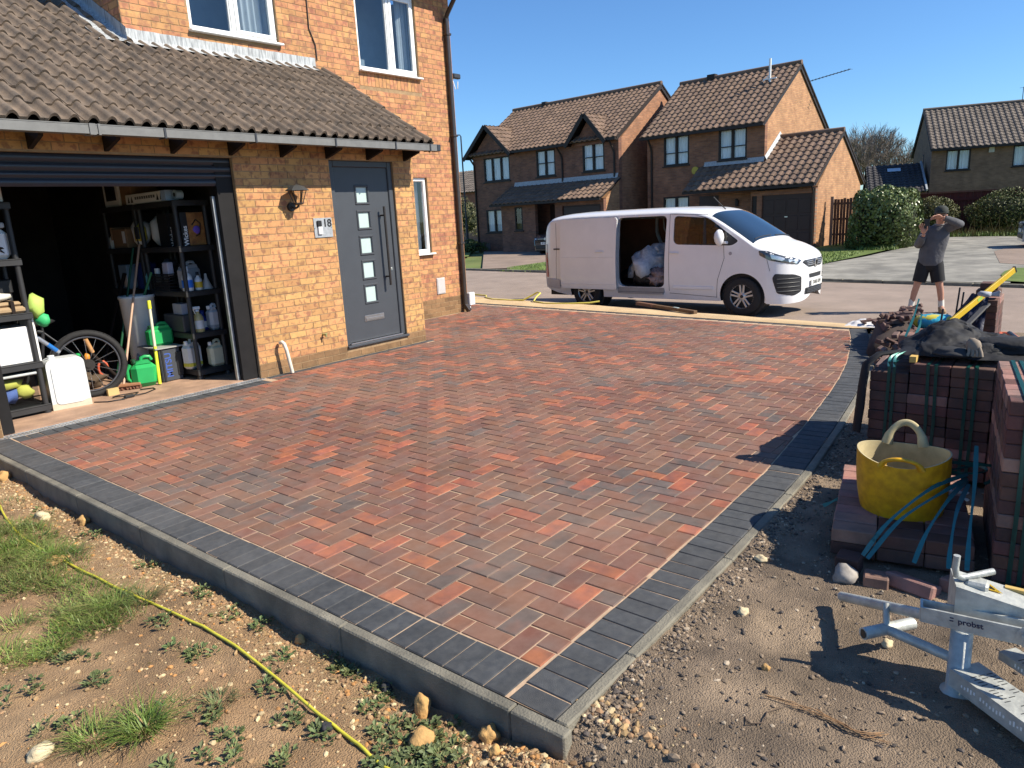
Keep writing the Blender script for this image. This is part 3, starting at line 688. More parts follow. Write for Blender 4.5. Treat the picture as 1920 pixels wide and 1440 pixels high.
# wall lantern
wl = thing('wall_lantern', 'black half lantern on the brick pier between garage and door', 'lantern', (5.0, 7.2, 1.9))
mb = pm('lantern_black', (.02, .02, .02), .45, .1, spec=.5); LC = (5.005, 7.07)
q = MB(); q.cyl((4.985, 7.2, 1.865), (4.985, 7.17, 1.865), .052, .048, 18); q.tube([(4.985, 7.18, 1.865), (4.99, 7.12, 1.845), (5.0, 7.08, 1.86), (LC[0], LC[1], 1.89)], .012, 8); q.obj('bracket', mb, wl)
q = MB(); q.lathe([(.0, 2.105), (.02, 2.10), (.07, 2.085), (.115, 2.055), (.13, 2.042), (.13, 2.036), (.0, 2.045)], 6, 0, T(LC[0], LC[1], 0, pi/6), sm=False); q.obj('cap', pm('lantern_cap', (.05, .05, .05), .5, .1), wl)
q = MB()
for a in range(6):
    an = a*pi/3+pi/6; q.bar((LC[0]+.10*cos(an), LC[1]+.10*sin(an), 2.04), (LC[0]+.052*cos(an), LC[1]+.052*sin(an), 1.905), .010, .008)
q.lathe([(.0, 1.88), (.03, 1.88), (.058, 1.895), (.058, 1.905), (0, 1.905)], 6, 0, T(LC[0], LC[1], 0, pi/6), sm=False); q.lathe([(.006, 1.86), (.012, 1.87), (.008, 1.88)], 8, 0, T(LC[0], LC[1], 0)); q.obj('cage', mb, wl)
q = MB(); q.lathe([(.095, 2.04), (.05, 1.906)], 6, 0, T(LC[0], LC[1], 0, pi/6), sm=False, cap=False); q.obj('glazing', glass('lantern_glass', (.9, .9, .88), 1.4), wl)
# house number with bell
hn = thing('house_number', 'silver house number plate 18 with a video doorbell beside the front door', 'sign', (5.39, 7.2, 1.5))
q = MB(); q.box(5.265, 5.525, 7.186, 7.196, 1.505, 1.73); q.obj('plate', pm('pewter', (.40, .41, .42), .4, .2, 30, metal=.4), hn)
q = MB(); q.cyl((5.275, 7.2, 1.62), (5.275, 7.182, 1.62), .008); q.cyl((5.515, 7.2, 1.62), (5.515, 7.182, 1.62), .008); q.obj('screw', m_steel, hn)
q = MB(); q.box(5.305, 5.365, 7.165, 7.186, 1.63, 1.70, 0, None, .004); q.obj('bell_camera', black, hn)
q = MB(); q.box(5.312, 5.368, 7.162, 7.186, 1.54, 1.628, 0, None, .005); q.cyl((5.34, 7.158, 1.583), (5.34, 7.163, 1.583), .012); q.obj('bell_button', white, hn)
text('digits', '18', .125, Matrix(((1, 0, 0, 5.455), (0, 0, -1, 7.184), (0, 1, 0, 1.665), (0, 0, 0, 1))), black, hn, .002, True)
text('lettering', 'HOUSE' if False else '~~~', .03, Matrix(((1, 0, 0, 5.455), (0, 0, -1, 7.185), (0, 1, 0, 1.57), (0, 0, 0, 1))), m_anth, hn, .0005) if False else None
# cable down the wall and small camera on the far corner
q = MB(); q.tube([(6.70, 8.785, 5.3), (6.73, 8.785, 4.7), (6.72, 8.785, 4.3), (6.80, 8.785, 4.1), (6.80, 8.78, 3.9)], .008, 6)
o = q.obj('wall_cable', m_pipe); tag(o, 'thin dark cable running down the upper brick wall between the windows', 'cable')
q = MB(); q.box(6.72, 6.86, 8.70, 8.795, 4.93, 5.03, 0, None, .01); q.box(6.73, 6.85, 8.69, 8.70, 4.94, 4.99); o = q.obj('vent_cowl', m_fascia); tag(o, 'small dark box fixed high on the brick wall between the upper windows', 'vent')
sc = thing('security_camera', 'small security camera on the far corner of the house under the eaves', 'camera', (9.6, 8.95, 3.95))
q = MB(); q.box(9.6, 9.70, 8.93, 8.97, 3.93, 3.97); q.cyl((9.7, 8.95, 3.95), (9.78, 8.93, 4.0), .01); q.obj('bracket', white, sc)
q = MB(); q.box(9.72, 9.90, 8.88, 8.96, 3.99, 4.07, 0, None, .015); q.obj('casing', m_anthd, sc)
q = MB(); q.tube([(9.74, 8.93, 3.95), (9.78, 8.92, 3.82), (9.84, 8.92, 3.83), (9.85, 8.92, 3.95)], .008, 6); q.obj('lead', white, sc)
# ================================================================ houses over the road, gardens, trees
th = radians(4); HD = Vector((sin(th), cos(th), 0)); HX = Vector((cos(th), -sin(th), 0))   # along the fronts (to the left), into the plots
m_br2 = brickmat('brick_brown', (.23, .10, .06), (.14, .064, .044), (.16, .115, .085), var=.22)
m_br2s = brickmat('brick_brown_lit_side', (.36, .165, .085), (.25, .115, .06), (.26, .18, .12), ax='Y', var=.2)  # same brown brick made paler, sunlight painted into the gable sides
m_br3 = brickmat('brick_warm', (.28, .125, .065), (.18, .08, .048), (.19, .135, .095), var=.22)
m_br3s = brickmat('brick_warm_lit_side', (.45, .235, .11), (.34, .165, .08), (.30, .21, .13), ax='Y', var=.2)  # paler copy of the warm brick, sun on the side walls painted in
m_br4 = brickmat('brick_dull', (.23, .135, .085), (.17, .095, .06), (.19, .14, .10), var=.2)
m_ft = pm('far_tile_brown', (.175, .115, .078), .92, .18, 1.2, rnd=.17, col2=(.15, .10, .075), v2=3)
m_ft4 = pm('far_tile_grey', (.14, .115, .095), .92, .18, 1.2, rnd=.15)
m_fd = pm('far_dark_timber', (.018, .012, .010), .6, .2)
m_gd = pm('far_door_brown', (.035, .018, .015), .5, .15, 3)
m_pane = pm('pane_reflecting', (.09, .115, .13), .06, .2, .6, spec=.9)
m_net = pm('net_behind', (.78, .80, .82), .8, .22, 3.5, stretch=(6, 6, .6))
def house(name, label, corner, z0, left=True):
    """frame: x along the front to the right, y into the plot"""
    o = Vector(corner); X = -HD; Y = HX
    return thing(name, label, 'house', M=Matrix(((X.x, Y.x, 0, o.x), (X.y, Y.y, 0, o.y), (0, 0, 1, z0), (0, 0, 0, 1))))
def part(b, name, mat, par, **k): return b.obj(name, mat, par, org='local', **k)
def tiled(par, x0, x1, y0, z0, y1, z1, mat, rollw=.30, gauge=.34, name='roof', clipf=None):
    """real rolled tiles laid in stepped courses; eaves line (y0,z0) up to (y1,z1)"""
    b = MB(); L = sqrt((y1-y0)**2+(z1-z0)**2); n = int(round(L/gauge)); g = L/n; ey, ez = (y1-y0)/L, (z1-z0)/L
    w = rollw/2; m = int(round((x1-x0)/rollw)); w = (x1-x0)/m
    prof = [(0, 0), (.16, .0), (.30, .62), (.5, 1), (.70, .62), (.84, 0)]
    for k in range(n):
        for i in range(m):
            xa = x0+i*w; lift = .045
            P = []
            for s, up in ((k*g-.01, .034), (k*g+g+.02, .0)):
                for (t, h) in prof+[(1, 0)]:
                    hh = h*.055+up; P.append((xa+t*w, y0+ey*s-ez*hh, z0+ez*s+ey*hh))
            if clipf and not clipf(xa+w/2, y0+ey*(k+.5)*g, z0+ez*(k+.5)*g): continue
            q = len(prof)+1
            b.add(P, [(j, j+1, q+j+1, q+j) for j in range(q-1)], 0)
            f0 = [(P[j][0], P[j][1]-ey*0-ez*-.04, P[j][2]-.045) for j in range(q)]
            b.add(P[:q]+f0, [(q+j, q+j+1, j+1, j) for j in range(q-1)], 0)
    base = MB(); t = .06
    if not clipf:
        base.add([(x0, y0, z0), (x1, y0, z0), (x1, y1, z1), (x0, y1, z1), (x0, y0+ez*t, z0-ey*t), (x1, y0+ez*t, z0-ey*t), (x1, y1+ez*t, z1-ey*t), (x0, y1+ez*t, z1-ey*t)], [(0, 1, 2, 3), (7, 6, 5, 4), (0, 4, 5, 1), (1, 5, 6, 2), (2, 6, 7, 3), (3, 7, 4, 0)])
    else: base.box(x0+.5, x0+.52, y0+.5, y0+.52, z0, z0+.05)
    r = part(base, name, m_fd, par); t_ = part(b, 'tile', mat, r, kind='stuff'); return r
def fwin(par, x0, x1, z0, z1, y, nl=2, mul=None, frame=m_fd, net=True, bar=None):
    """window set in a front facing -y"""
    b = MB(); t = .075
    b.box(x0, x1, y-.05, y+.05, z1-t, z1); b.box(x0, x1, y-.05, y+.05, z0, z0+t); b.box(x0, x0+t, y-.049, y+.05, z0+t, z1-t); b.box(x1-t, x1, y-.049, y+.05, z0+t, z1-t)
    f = part(b, 'window', frame, par)
    xs = [x0+t]+[x0+(x1-x0)*k/nl for k in range(1, nl)]+[x1-t]
    for k in range(1, nl):
        b = MB(); b.box(xs[k]-.055, xs[k]+.055, y-.051, y+.05, z0+t, z1-t); part(b, 'mullion', frame, f)
    if bar:
        b = MB(); b.box(x0+t, x1-t, y-.03, y+.03, z0+(z1-z0)*bar-.02, z0+(z1-z0)*bar+.02); part(b, 'glazing_bar', frame, f)
    for a, c in zip(xs, xs[1:]):
        b = MB(); b.box(a, c, y-.01, y, z0+t, z1-t); part(b, 'pane', glass('far_glass', (.93, .95, .96), 1.7), f)
    if net:
        for a, c in zip(xs, xs[1:]):
            b = MB(); b.grid(lambda u, v: (a+(c-a)*u, y+.07+.02*sin(u*(c-a)*45), z0+t+(z1-z0-2*t)*v), 26, 1); part(b, 'curtain', m_net, f)
    b = MB(); b.box(x0, x1, y+.14, y+.15, z0, z1); part(b, 'room_back', m_gd, f)
    b = MB(); b.box(x0-.05, x1+.05, y-.12, y-.05, z0-.06, z0-.005); part(b, 'sill', frame, f)
    return f
def gable(par, name, x, y0, y1, z0, ze, yr, zr, mat, t=.25, ridge=None):
    b = MB(); b.prism([(y0, z0), (y1, z0), (y1, ze), (yr, zr), (y0, ze)], x-t, x, 0, Matrix(((0, 0, 1, 0), (1, 0, 0, 0), (0, 1, 0, 0), (0, 0, 0, 1)))); return part(b, name, mat, par)
def holed(b, x0, x1, z0, z1, y0, y1, holes):
    for a, c, d, e in cut(x0, x1, z0, z1, holes): b.box(a, c, y0, y1, d, e)
Z3 = -.21
# ---- house with the attached garage (right of centre). local z=0 at its ground
G3 = (29.75, 8.67)
H3 = house('brick_house', 'brown brick house with tan tiled roofs and side garage, straight behind the white van', (*G3, 0), Z3)
xl, xr = -8.30, -2.62
b = MB(); h3 = [(-7.42, -6.12, 3.70, 5.02), (-4.70, -3.40, 3.72, 5.02), (-7.45, -6.10, .95, 2.33)]
holed(b, xl, xr, -.3, 5.16, 1.2, 1.45, h3); part(b, 'front_wall', m_br3, H3)
gable(H3, 'gable_wall', xr, 1.45, 7.9, -.3, 5.16, 4.6, 7.60, m_br3s); gable(H3, 'gable_wall', xl+.25, 1.45, 7.9, -.3, 5.16, 4.6, 7.60, m_br3s)
b = MB(); b.box(xl, xr, 7.9, 8.1, -.3, 5.16); part(b, 'back_wall', m_br3, H3)
tiled(H3, xl-.2, xr+.10, .88, 5.06, 4.6, 7.72, m_ft); tiled(H3, xl-.2, xr+.10, 8.32, 5.06, 4.6, 7.72, m_ft)
b = MB(); b.tube([(xl-.2, 4.6, 7.75), (xr+.1, 4.6, 7.75)], .11, 8); part(b, 'ridge', m_ft, H3)
b = MB(); b.bar((xr+.05, .92, 5.00), (xr+.05, 4.6, 7.62), .03, .2); b.bar((xr+.05, 8.28, 5.00), (xr+.05, 4.6, 7.62), .03, .2); part(b, 'bargeboard', m_fd, H3, kind='stuff')
b = MB(); b.box(xl-.2, xr+.08, .80, .92, 4.94, 5.05); part(b, 'gutter', m_fd, H3)
for w in h3[:2]: fwin(H3, *w, 1.25, 2, bar=.42)
fwin(H3, *h3[2], 1.25, 2)
b = MB(); b.box(-7.0, -6.6, 4.45, 4.75, 7.7, 7.92); part(b, 'vent_stack', m_fd, H3)
b = MB(); b.tube([(xl+.25, .85, 4.95), (xl+.25, 1.1, 4.6), (xl+.25, 1.16, 4.4), (xl+.25, 1.16, 0)], .05, 8); part(b, 'downpipe', m_fd, H3)
# garage
b = MB(); holed(b, -2.62, 0, -.3, 2.30, 0, .2, [(-2.15, -.12, -.3, 2.12), (-2.58, -2.36, .9, 2.12)]); part(b, 'garage_front', m_br3, H3)
gable(H3, 'garage_gable', 0, .2, 5.2, -.3, 2.36, 2.65, 4.42, m_br3s)
b = MB(); b.box(-2.62, -.25, 5.0, 5.2, -.3, 2.36); part(b, 'garage_back', m_br3, H3)
tiled(H3, -2.64, .08, -.28, 2.48, 2.65, 4.52, m_ft); tiled(H3, -2.64, .08, 5.58, 2.48, 2.65, 4.52, m_ft); tiled(H3, -5.62, -2.64, -.28, 2.48, 1.18, 3.50, m_ft)
b = MB(); b.tube([(-2.64, 2.65, 4.56), (.08, 2.65, 4.56)], .10, 8); part(b, 'ridge', m_ft, H3)
b = MB(); b.bar((.05, -.25, 2.44), (.05, 2.65, 4.44), .03, .16); b.bar((.05, 5.55, 2.44), (.05, 2.65, 4.44), .03, .16); part(b, 'bargeboard', m_fd, H3, kind='stuff')
b = MB(); b.box(-5.6, .06, -.36, -.26, 2.36, 2.46); b.box(-5.5, 0, -.2, 0, 2.301, 2.32); part(b, 'gutter', m_fd, H3)
b = MB(); b.tube([(-.06, -.3, 2.38), (-.06, -.1, 2.2), (-.06, -.05, 2.05), (-.06, -.05, 0)], .035, 8); part(b, 'downpipe', m_pipe, H3)
b = MB(); b.box(-2.15, -.12, .06, .10, -.3, 2.12); gd = part(b, 'garage_door', m_gd, H3)
for i in range(4):
    for j in range(3):
        q = MB(); x = -2.08+i*.49; z = .05+j*.66; q.box(x, x+.42, .045, .06, z, z+.56, 0, None, .02); part(q, 'panel', m_gd, gd)
q = MB(); q.box(-1.2, -1.08, .02, .05, 1.22, 1.26); part(q, 'handle', m_steel, gd)
b = MB(); b.box(-2.57, -2.37, .05, .1, .9, 2.12); part(b, 'slit_window', m_fd, H3)
b = MB(); holed(b, -4.35, -2.62, -.3, 2.36, .6, .8, []); part(b, 'porch_wall', m_br3, H3)
b = MB(); b.box(-5.55, -4.62, 1.12, 1.18, -.3, 2.25); fdr = part(b, 'front_door', m_gd, H3); q = MB(); q.box(-5.0, -4.75, 1.11, 1.13, 1.2, 1.5); part(q, 'pane', m_pane, fdr)
b = MB(); b.box(-3.55, -3.42, .5, .6, 1.75, 2.0, 0, None, .02); b.box(-3.52, -3.45, .45, .55, 2.0, 2.06); o = part(b, 'porch_lamp', m_fd, H3)
b = MB(); b.cyl((-5.78, 1.19, 3.4), (-5.78, 1.12, 3.4), .17, None, 20); part(b, 'alarm_box', pm('yellow_box', (.42, .33, .04), .5, .05), H3)
b = MB(); b.grid(lambda s, t: (-5.35+s*2.75, 1.19-.09*(1-t), 3.52+.2*t), 20, 3); part(b, 'flashing', m_lead, H3)
b = MB(); b.grid(lambda s, t: (-2.61+.01+.10*(1-t), 1.2+s*1.5, 3.56+s*1.05+.18*t), 20, 3); part(b, 'flashing', m_lead, H3)
b = MB(); b.box(-2.61, -2.57, 4.4, 5.1, 4.45, 4.75); part(b, 'side_window', m_pane, H3)
ae = thing('tv_aerial', 'long yagi television aerial on a mast behind the middle house gable', 'aerial', M=wm(H3) @ T(-3.4, 7.1, 3.9))
q = MB(); q.cyl((0, 0, 0), (0, 0, 3.35), .025); part(q, 'mast', m_anthd, ae)
q = MB(); q.cyl((-.3, 0, 3.3), (2.3, -.6, 3.52), .018)
for k in range(16):
    t = k/15; x, y, z = -.3+2.6*t, -.6*t*1.0, 3.3+.22*t; q.cyl((x-.04, y-.16, z), (x+.04, y+.16, z), .007)
part(q, 'boom', m_anthd, ae)
q = MB(); q.box(-.2, .3, -.2, -.18, 2.5, 3.0) if False else [q.cyl((.1+i*.1, -.1, 2.6), (.1+i*.1, .15, 3.05), .008) for i in range(4)]; part(q, 'reflector', m_anthd, ae)
sp = thing('soil_vent', 'short white vent pipe on the middle house roof near its ridge', 'vent pipe', M=wm(H3) @ T(-3.5, 3.55, 7.0))
q = MB(); q.cyl((0, 0, -.05), (0, 0, .95), .05); part(q, 'pipe', white, sp); q = MB(); q.bar((-.3, 0, .12), (.3, 0, .12), .05, .05); q.bar((-.3, 0, .05), (-.05, 0, .25), .04, .04); part(q, 'bracket', white, sp)
# ---- house with two dormers (left)
G2 = (31.43, 27.71)
H2 = house('brick_house', 'dark brown brick house with two small gabled dormers beyond the parked car', (*G2, 0), Z3)
wr_ = 9.78
b = MB(); h2 = [(.83, 2.78, 3.74, 5.02), (4.66, 5.93, 3.74, 5.06), (7.66, 8.96, 3.76, 5.08), (.81, 2.15, 1.0, 2.25), (3.0, 3.56, 1.1, 2.33)]
holed(b, 0, wr_, -.3, 5.2, 0, .25, h2[:4]); part(b, 'front_wall', m_br2, H2)
gable(H2, 'gable_wall', wr_, .25, 7.2, -.3, 5.2, 3.7, 7.72, m_br2s); gable(H2, 'gable_wall', .25, .25, 7.2, -.3, 5.2, 3.7, 7.72, m_br2s)
b = MB(); b.box(0, wr_, 7.2, 7.4, -.3, 5.2); part(b, 'back_wall', m_br2, H2)
tiled(H2, -.1, wr_+.1, -.32, 5.18, 3.7, 7.84, m_ft); tiled(H2, -.1, wr_+.1, 7.7, 5.18, 3.7, 7.84, m_ft)
b = MB(); b.tube([(-.1, 3.7, 7.88), (wr_+.1, 3.7, 7.88)], .11, 8); part(b, 'ridge', m_ft, H2)
b = MB(); b.bar((wr_+.06, -.3, 5.1), (wr_+.06, 3.7, 7.74), .03, .2); b.bar((wr_+.06, 7.68, 5.1), (wr_+.06, 3.7, 7.74), .03, .2); part(b, 'bargeboard', m_fd, H2, kind='stuff')
for (x0, x1) in ((3.0, 6.9), (9.3, 9.86)):
    b = MB(); b.box(x0, x1, -.42, -.30, 5.06, 5.17); part(b, 'gutter', m_fd, H2)
for i, (xc, hw, za) in enumerate(((1.45, 1.72, 6.62), (8.10, 1.15, 6.38))):
    b = MB(); b.prism([(xc-hw+.25, 5.0), (xc+hw-.25, 5.0), (xc, za-.22)], 0, .2, 0, Matrix(((1, 0, 0, 0), (0, 0, -1, .1), (0, 1, 0, 0), (0, 0, 0, 1)))); d = part(b, 'dormer', m_br2, H2)
    ze = 5.02; L = (za-5.18)/((7.84-5.18)/4.02)+.1
    for sgn in (-1, 1):
        q = MB(); n = 7
        for k in range(n):
            for r in range(9):
                t0, t1 = k/n, (k+1)/n+.02; x0, x1 = xc+sgn*hw*(1-t0), xc+sgn*hw*(1-t1); z0, z1 = ze+(za-ze)*t0+.05, ze+(za-ze)*t1
                y0_ = -.45+r*(L+.2)/9*(.35+.65*t0) if False else -.45+r*.3; y1_ = y0_+.3
                lim = L*min(1, t0+.12)+.1
                if y0_ > lim: continue
                q.add([(x0, y0_, z0), (x1, y0_, z1), (x1, y0_+.15, z1+.05), (x0, y0_+.15, z0+.05), (x1, y1_, z1), (x0, y1_, z0)], [(0, 1, 2, 3), (3, 2, 4, 5)] if sgn < 0 else [(3, 2, 1, 0), (5, 4, 2, 3)])
        part(q, 'tile', m_ft, d, kind='stuff')
        q = MB(); q.bar((xc+sgn*(hw+.05), -.45, ze-.02), (xc, -.45, za), .05, .2); part(q, 'bargeboard', m_fd, d)
        q = MB(); q.add([(xc+sgn*hw, -.43, ze), (xc, -.43, za-.03), (xc, L, za-.03), (xc+sgn*hw, .05, ze)], [(0, 1, 2, 3), (3, 2, 1, 0)]); part(q, 'soffit', m_fd, d)
    q = MB(); q.bar((xc+hw, -.2, 5.1), (xc+.12, L-.15, za+.05), .12, .04); part(q, 'valley', m_lead, d)
fwin(H2, *h2[0], .05, 3); fwin(H2, *h2[1], .05, 2, bar=.5); fwin(H2, *h2[2], .05, 2, bar=.5); fwin(H2, *h2[3], .05, 2)
# porch and garage lean-to of that house
po = -1.3
b = MB(); holed(b, 3.45, 5.55, -.3, 2.42, po, po+.2, [(4.15, 4.70, 1.1, 2.28)]); b.box(3.2, 3.45, po+.001, 0, -.3, 2.42); b.box(6.85, 7.30, po, po+.2, -.3, 2.42); b.box(9.60, 9.78, po, po+.2, -.3, 2.42); b.box(7.3, 9.6, po, po+.2, 2.2, 2.42); part(b, 'porch_wall', m_br2, H2, kind='stuff')
fwin(H2, 4.15, 4.70, 1.1, 2.28, po+.05, 1, net=False)
b = MB(); b.prism([(po+.2, -.3), (0, -.3), (0, 3.25), (po+.2, 2.45)], wr_-.25, wr_, 0, Matrix(((0, 0, 1, 0), (1, 0, 0, 0), (0, 1, 0, 0), (0, 0, 0, 1)))); part(b, 'porch_gable', m_br3s, H2)
b = MB(); b.box(5.55, 6.85, -.1, -.05, -.3, 2.3); part(b, 'front_door', m_gd, H2)
b = MB(); b.box(7.3, 9.6, po+.08, po+.12, -.3, 2.2); gd = part(b, 'garage_door', m_gd, H2)
for j in range(4):
    q = MB(); q.box(7.36, 9.54, po+.05, po+.08, -.2+j*.6, .34+j*.6, 0, None, .02); part(q, 'panel', m_gd, gd)
tiled(H2, 2.75, wr_+.1, po-.35, 2.48, -.01, 3.36, m_ft)
b = MB(); b.box(2.75, wr_+.08, po-.44, po-.34, 2.36, 2.46); part(b, 'gutter', m_fd, H2)
b = MB(); b.grid(lambda s, t: (3.1+s*6.65, -.01-.08*(1-t), 3.36+.22*t), 20, 3); part(b, 'flashing', m_lead, H2)
for px in (6.35, 9.5):
    b = MB(); b.tube([(px, -.38, 5.05), (px, -.1, 4.75), (px+.05, -.05, 4.5), (px+.05, -.05, 3.4)], .045, 8); part(b, 'downpipe', m_fd, H2)
b = MB(); b.tube([(.12, -.3, 5.0), (.12, -.05, 4.7), (.12, -.05, 0)], .05, 8); part(b, 'downpipe', m_fd, H2)
b = MB(); b.box(.7, 1.0, -.03, 0, .02, .42); part(b, 'meter_box', pm('far_meter', (.16, .13, .11), .7), H2)
b = MB(); b.box(2.2, 2.5, 3.55, 3.85, 7.85, 8.02); part(b, 'vent_stack', m_fd, H2)
# ---- house at the far right, with its low dark-roofed side building and red fence
t4 = radians(-17.5); DL = Vector((sin(t4), cos(t4), 0)); DX_ = Vector((cos(t4), -sin(t4), 0)); X = -DL; Y = DX_
M4 = Matrix(((X.x, Y.x, 0, 51.33), (X.y, Y.y, 0, 8.30), (0, 0, 1, -.21), (0, 0, 0, 1)))
H4 = thing('brick_house', 'dull brown brick house with grey-brown roof behind the dark red fence at the right edge', 'house', M=M4)
b = MB(); h4 = [(.78, 2.06, 3.12, 4.32), (4.18, 5.5, 3.12, 4.32)]
holed(b, 0, 9, -.5, 4.5, 0, .25, h4); part(b, 'front_wall', m_br4, H4)
m_br4s = brickmat('brick_dull_side', (.22, .13, .085), (.17, .095, .06), (.19, .14, .10), ax='Y', var=.2)
gable(H4, 'gable_wall', .25, .25, 7.4, -.5, 4.5, 3.8, 6.95, m_br4s); gable(H4, 'gable_wall', 9, .25, 7.4, -.5, 4.5, 3.8, 6.95, m_br4s)
tiled(H4, -.12, 9.2, -.25, 4.42, 3.8, 7.05, m_ft4); tiled(H4, -.12, 9.2, 7.85, 4.42, 3.8, 7.05, m_ft4)
b = MB(); b.tube([(-.12, 3.8, 7.09), (9.2, 3.8, 7.09)], .11, 8); part(b, 'ridge', m_ft4, H4)
b = MB(); b.bar((-.08, -.28, 4.36), (-.08, 3.8, 6.98), .03, .2); b.bar((-.08, 7.85, 4.36), (-.08, 3.8, 6.98), .03, .2); part(b, 'bargeboard', m_fd, H4, kind='stuff')
b = MB(); b.box(-.1, 9.1, -.36, -.24, 4.3, 4.42); part(b, 'gutter', m_fd, H4)
for w in h4: fwin(H4, *w, .05, 2)
b = MB(); b.box(2.95, 3.22, -.08, 0, 4.02, 4.32); part(b, 'alarm_box', pm('cream_box', (.5, .47, .40), .6), H4)
b = MB(); b.box(-.04, .02, 2.9, 3.35, 3.5, 4.3); part(b, 'side_window', m_pane, H4)
b = MB(); b.cyl((5.2, 3.6, 7.0), (5.2, 3.6, 7.9), .02); b.bar((5.0, 3.6, 7.85), (5.5, 3.5, 7.9), .015, .015); part(b, 'aerial', m_anthd, H4)
# low side building; dark roof tile with shade put into its colour
LB = thing('low_building', 'low side building with dark tiled roof and a skylight, left of the far brick house', 'outbuilding', M=M4 @ T(-3.3, -1.0, 0))
m_dkt = pm('dark_tile_shaded', (.045, .042, .045), .9, .25, 1.5)
b = MB(); b.box(.15, 3.1, .3, 4.2, -.5, 2.2); part(b, 'wall', m_br4, LB)
b = MB(); b.prism([(.3, 2.2), (4.2, 2.2), (3.6, 3.5), (3.0, 3.5)], .0, .14, 0, Matrix(((0, 0, 1, 0), (1, 0, 0, 0), (0, 1, 0, 0), (0, 0, 0, 1)))); part(b, 'gable_wall', m_br4s, LB)
rf = tiled(LB, -.1, 3.0, -.05, 1.98, 3.2, 3.75, m_dkt)
b = MB(); b.prism([(3.2, 3.70), (5, 1.98), (5, 1.9), (3.2, 3.6)], -.1, 3.0, 0, Matrix(((0, 0, 1, 0), (1, 0, 0, 0), (0, 1, 0, 0), (0, 0, 0, 1)))); part(b, 'roof', m_dkt, LB)
q = MB(); q.add([(1.1, 2.25, 3.33), (1.85, 2.25, 3.33), (1.85, 2.6, 3.53), (1.1, 2.6, 3.53)], [(0, 1, 2, 3)]); part(q, 'skylight', pm('skylight_glass', (.5, .55, .6), .1, .05, spec=.8), LB)
q = MB(); q.bar((3.05, -.05, 2.06), (3.05, 3.2, 3.85), .1, .12); part(q, 'verge', m_lead, LB)
# dark red boarded fence
m_redw = pm('dark_red_timber', (.075, .014, .012), .7, .25, 6, stretch=(8, 8, .6))
RF = thing('red_fence', 'dark red boarded fence behind the two clipped bushes', 'fence', (39.6, 3.5, -.21))
for i in range(78):
    b = MB(); y = 7.3-i*.15; b.box(39.6-.012+(.02 if i % 2 else 0), 39.62+(.02 if i % 2 else 0), y, y+.146, -.25, 1.62-.012*i*.0, 0, None); b.obj('board', m_redw, RF)
for z in (1.25, .3):
    b = MB(); b.box(39.52, 39.585, -4.5, 7.4, z, z+.1); b.obj('rail', m_redw, RF)
b = MB(); b.box(39.50, 39.66, -4.5, 7.45, 1.63, 1.68); b.obj('capping', pm('red_brown_cap', (.13, .05, .035), .7), RF)
# ---- leafy things
def leafmat(name, c, c2, rough=.55):
    return pm(name, c, rough, .35, 1.5, rnd=.35, col2=c2, v2=4, hue=.02, spec=.35)
def leaves(fn, n, size, seed, asp=.62, droop=.4, jit=.9):
    b = MB(); r = random.Random(seed); vs = []; fs = []
    for i in range(n):
        p, nr = fn(r)
        d = (nr+Vector((r.gauss(0, jit), r.gauss(0, jit), r.gauss(0, jit)-droop))).normalized()
        u = d.cross(Vector((r.gauss(0, 1), r.gauss(0, 1), r.gauss(0, 1)))).normalized(); v = d.cross(u); s = size*r.uniform(.6, 1.3)
        k = len(vs); vs += [p-u*s*.5, p-v*s*asp*.5+d*s*.06, p+u*s*.5, p+v*s*asp*.5+d*s*.06]; fs.append((k, k+1, k+2, k+3))
    b.add(vs, fs, 0, None, False); return b
def shell(c, r, seed, amp=.22, inner=.25, bottom=-.75, fr=1.6):
    c = Vector(c)
    def fn(rr):
        while True:
            a = rr.uniform(0, 2*pi); z = rr.uniform(bottom, 1); q = sqrt(max(0, 1-z*z)); d = Vector((q*cos(a), q*sin(a), z))
            k = 1+amp*noise.noise(d*fr+Vector((seed*3.1, 0, seed)))*1.7+.10*noise.noise(d*6+Vector((seed, 1, 2)))
            k *= 1-inner*rr.random()**2.2
            return c+Vector((d.x*r[0]*k, d.y*r[1]*k, d.z*r[2]*k)), d
    return fn
m_twig = pm('twig_brown', (.085, .06, .042), .9, .2)
def shrub(name, label, cat, c, r, n, size, mat, seed, amp=.2, bottom=-.75, core=.72, group=None, base=None):
    t = thing(name, label, cat, (c[0], c[1], base if base is not None else c[2]-r[2]*.75), group=group)
    leaves(shell(c, r, seed, amp, .3, bottom), n, size, seed).obj('foliage', mat, t, kind='stuff')
    b = MB(); b.blob(c, [q*core for q in r], seed, amp, 3, fr=1.6); b.obj('shade_core', pm('inner_leaf_shade', (.018, .024, .010), .95, .3, 6), t)  # dark blob standing in for the shade among the leaves
    b = MB(); rr = random.Random(seed)
    for i in range(7):
        a = rr.uniform(0, 6.28); b.tube([(c[0]+cos(a)*.05, c[1]+sin(a)*.05, c[2]-r[2]-.05), (c[0]+cos(a)*r[0]*.3, c[1]+sin(a)*r[1]*.3, c[2]-r[2]*.2), (c[0]+cos(a)*r[0]*.6, c[1]+sin(a)*r[1]*.6, c[2]+r[2]*.3)], .02, 5, rr=[.03, .02, .01])
    b.obj('stems', m_twig, t, kind='stuff'); return t
m_ivy = leafmat('ivy_leaf', (.085, .115, .035), (.13, .16, .055), .35)
m_bush = leafmat('clipped_leaf', (.11, .105, .03), (.075, .085, .025))
m_bush2 = leafmat('clipped_leaf_green', (.075, .095, .022), (.10, .105, .03))
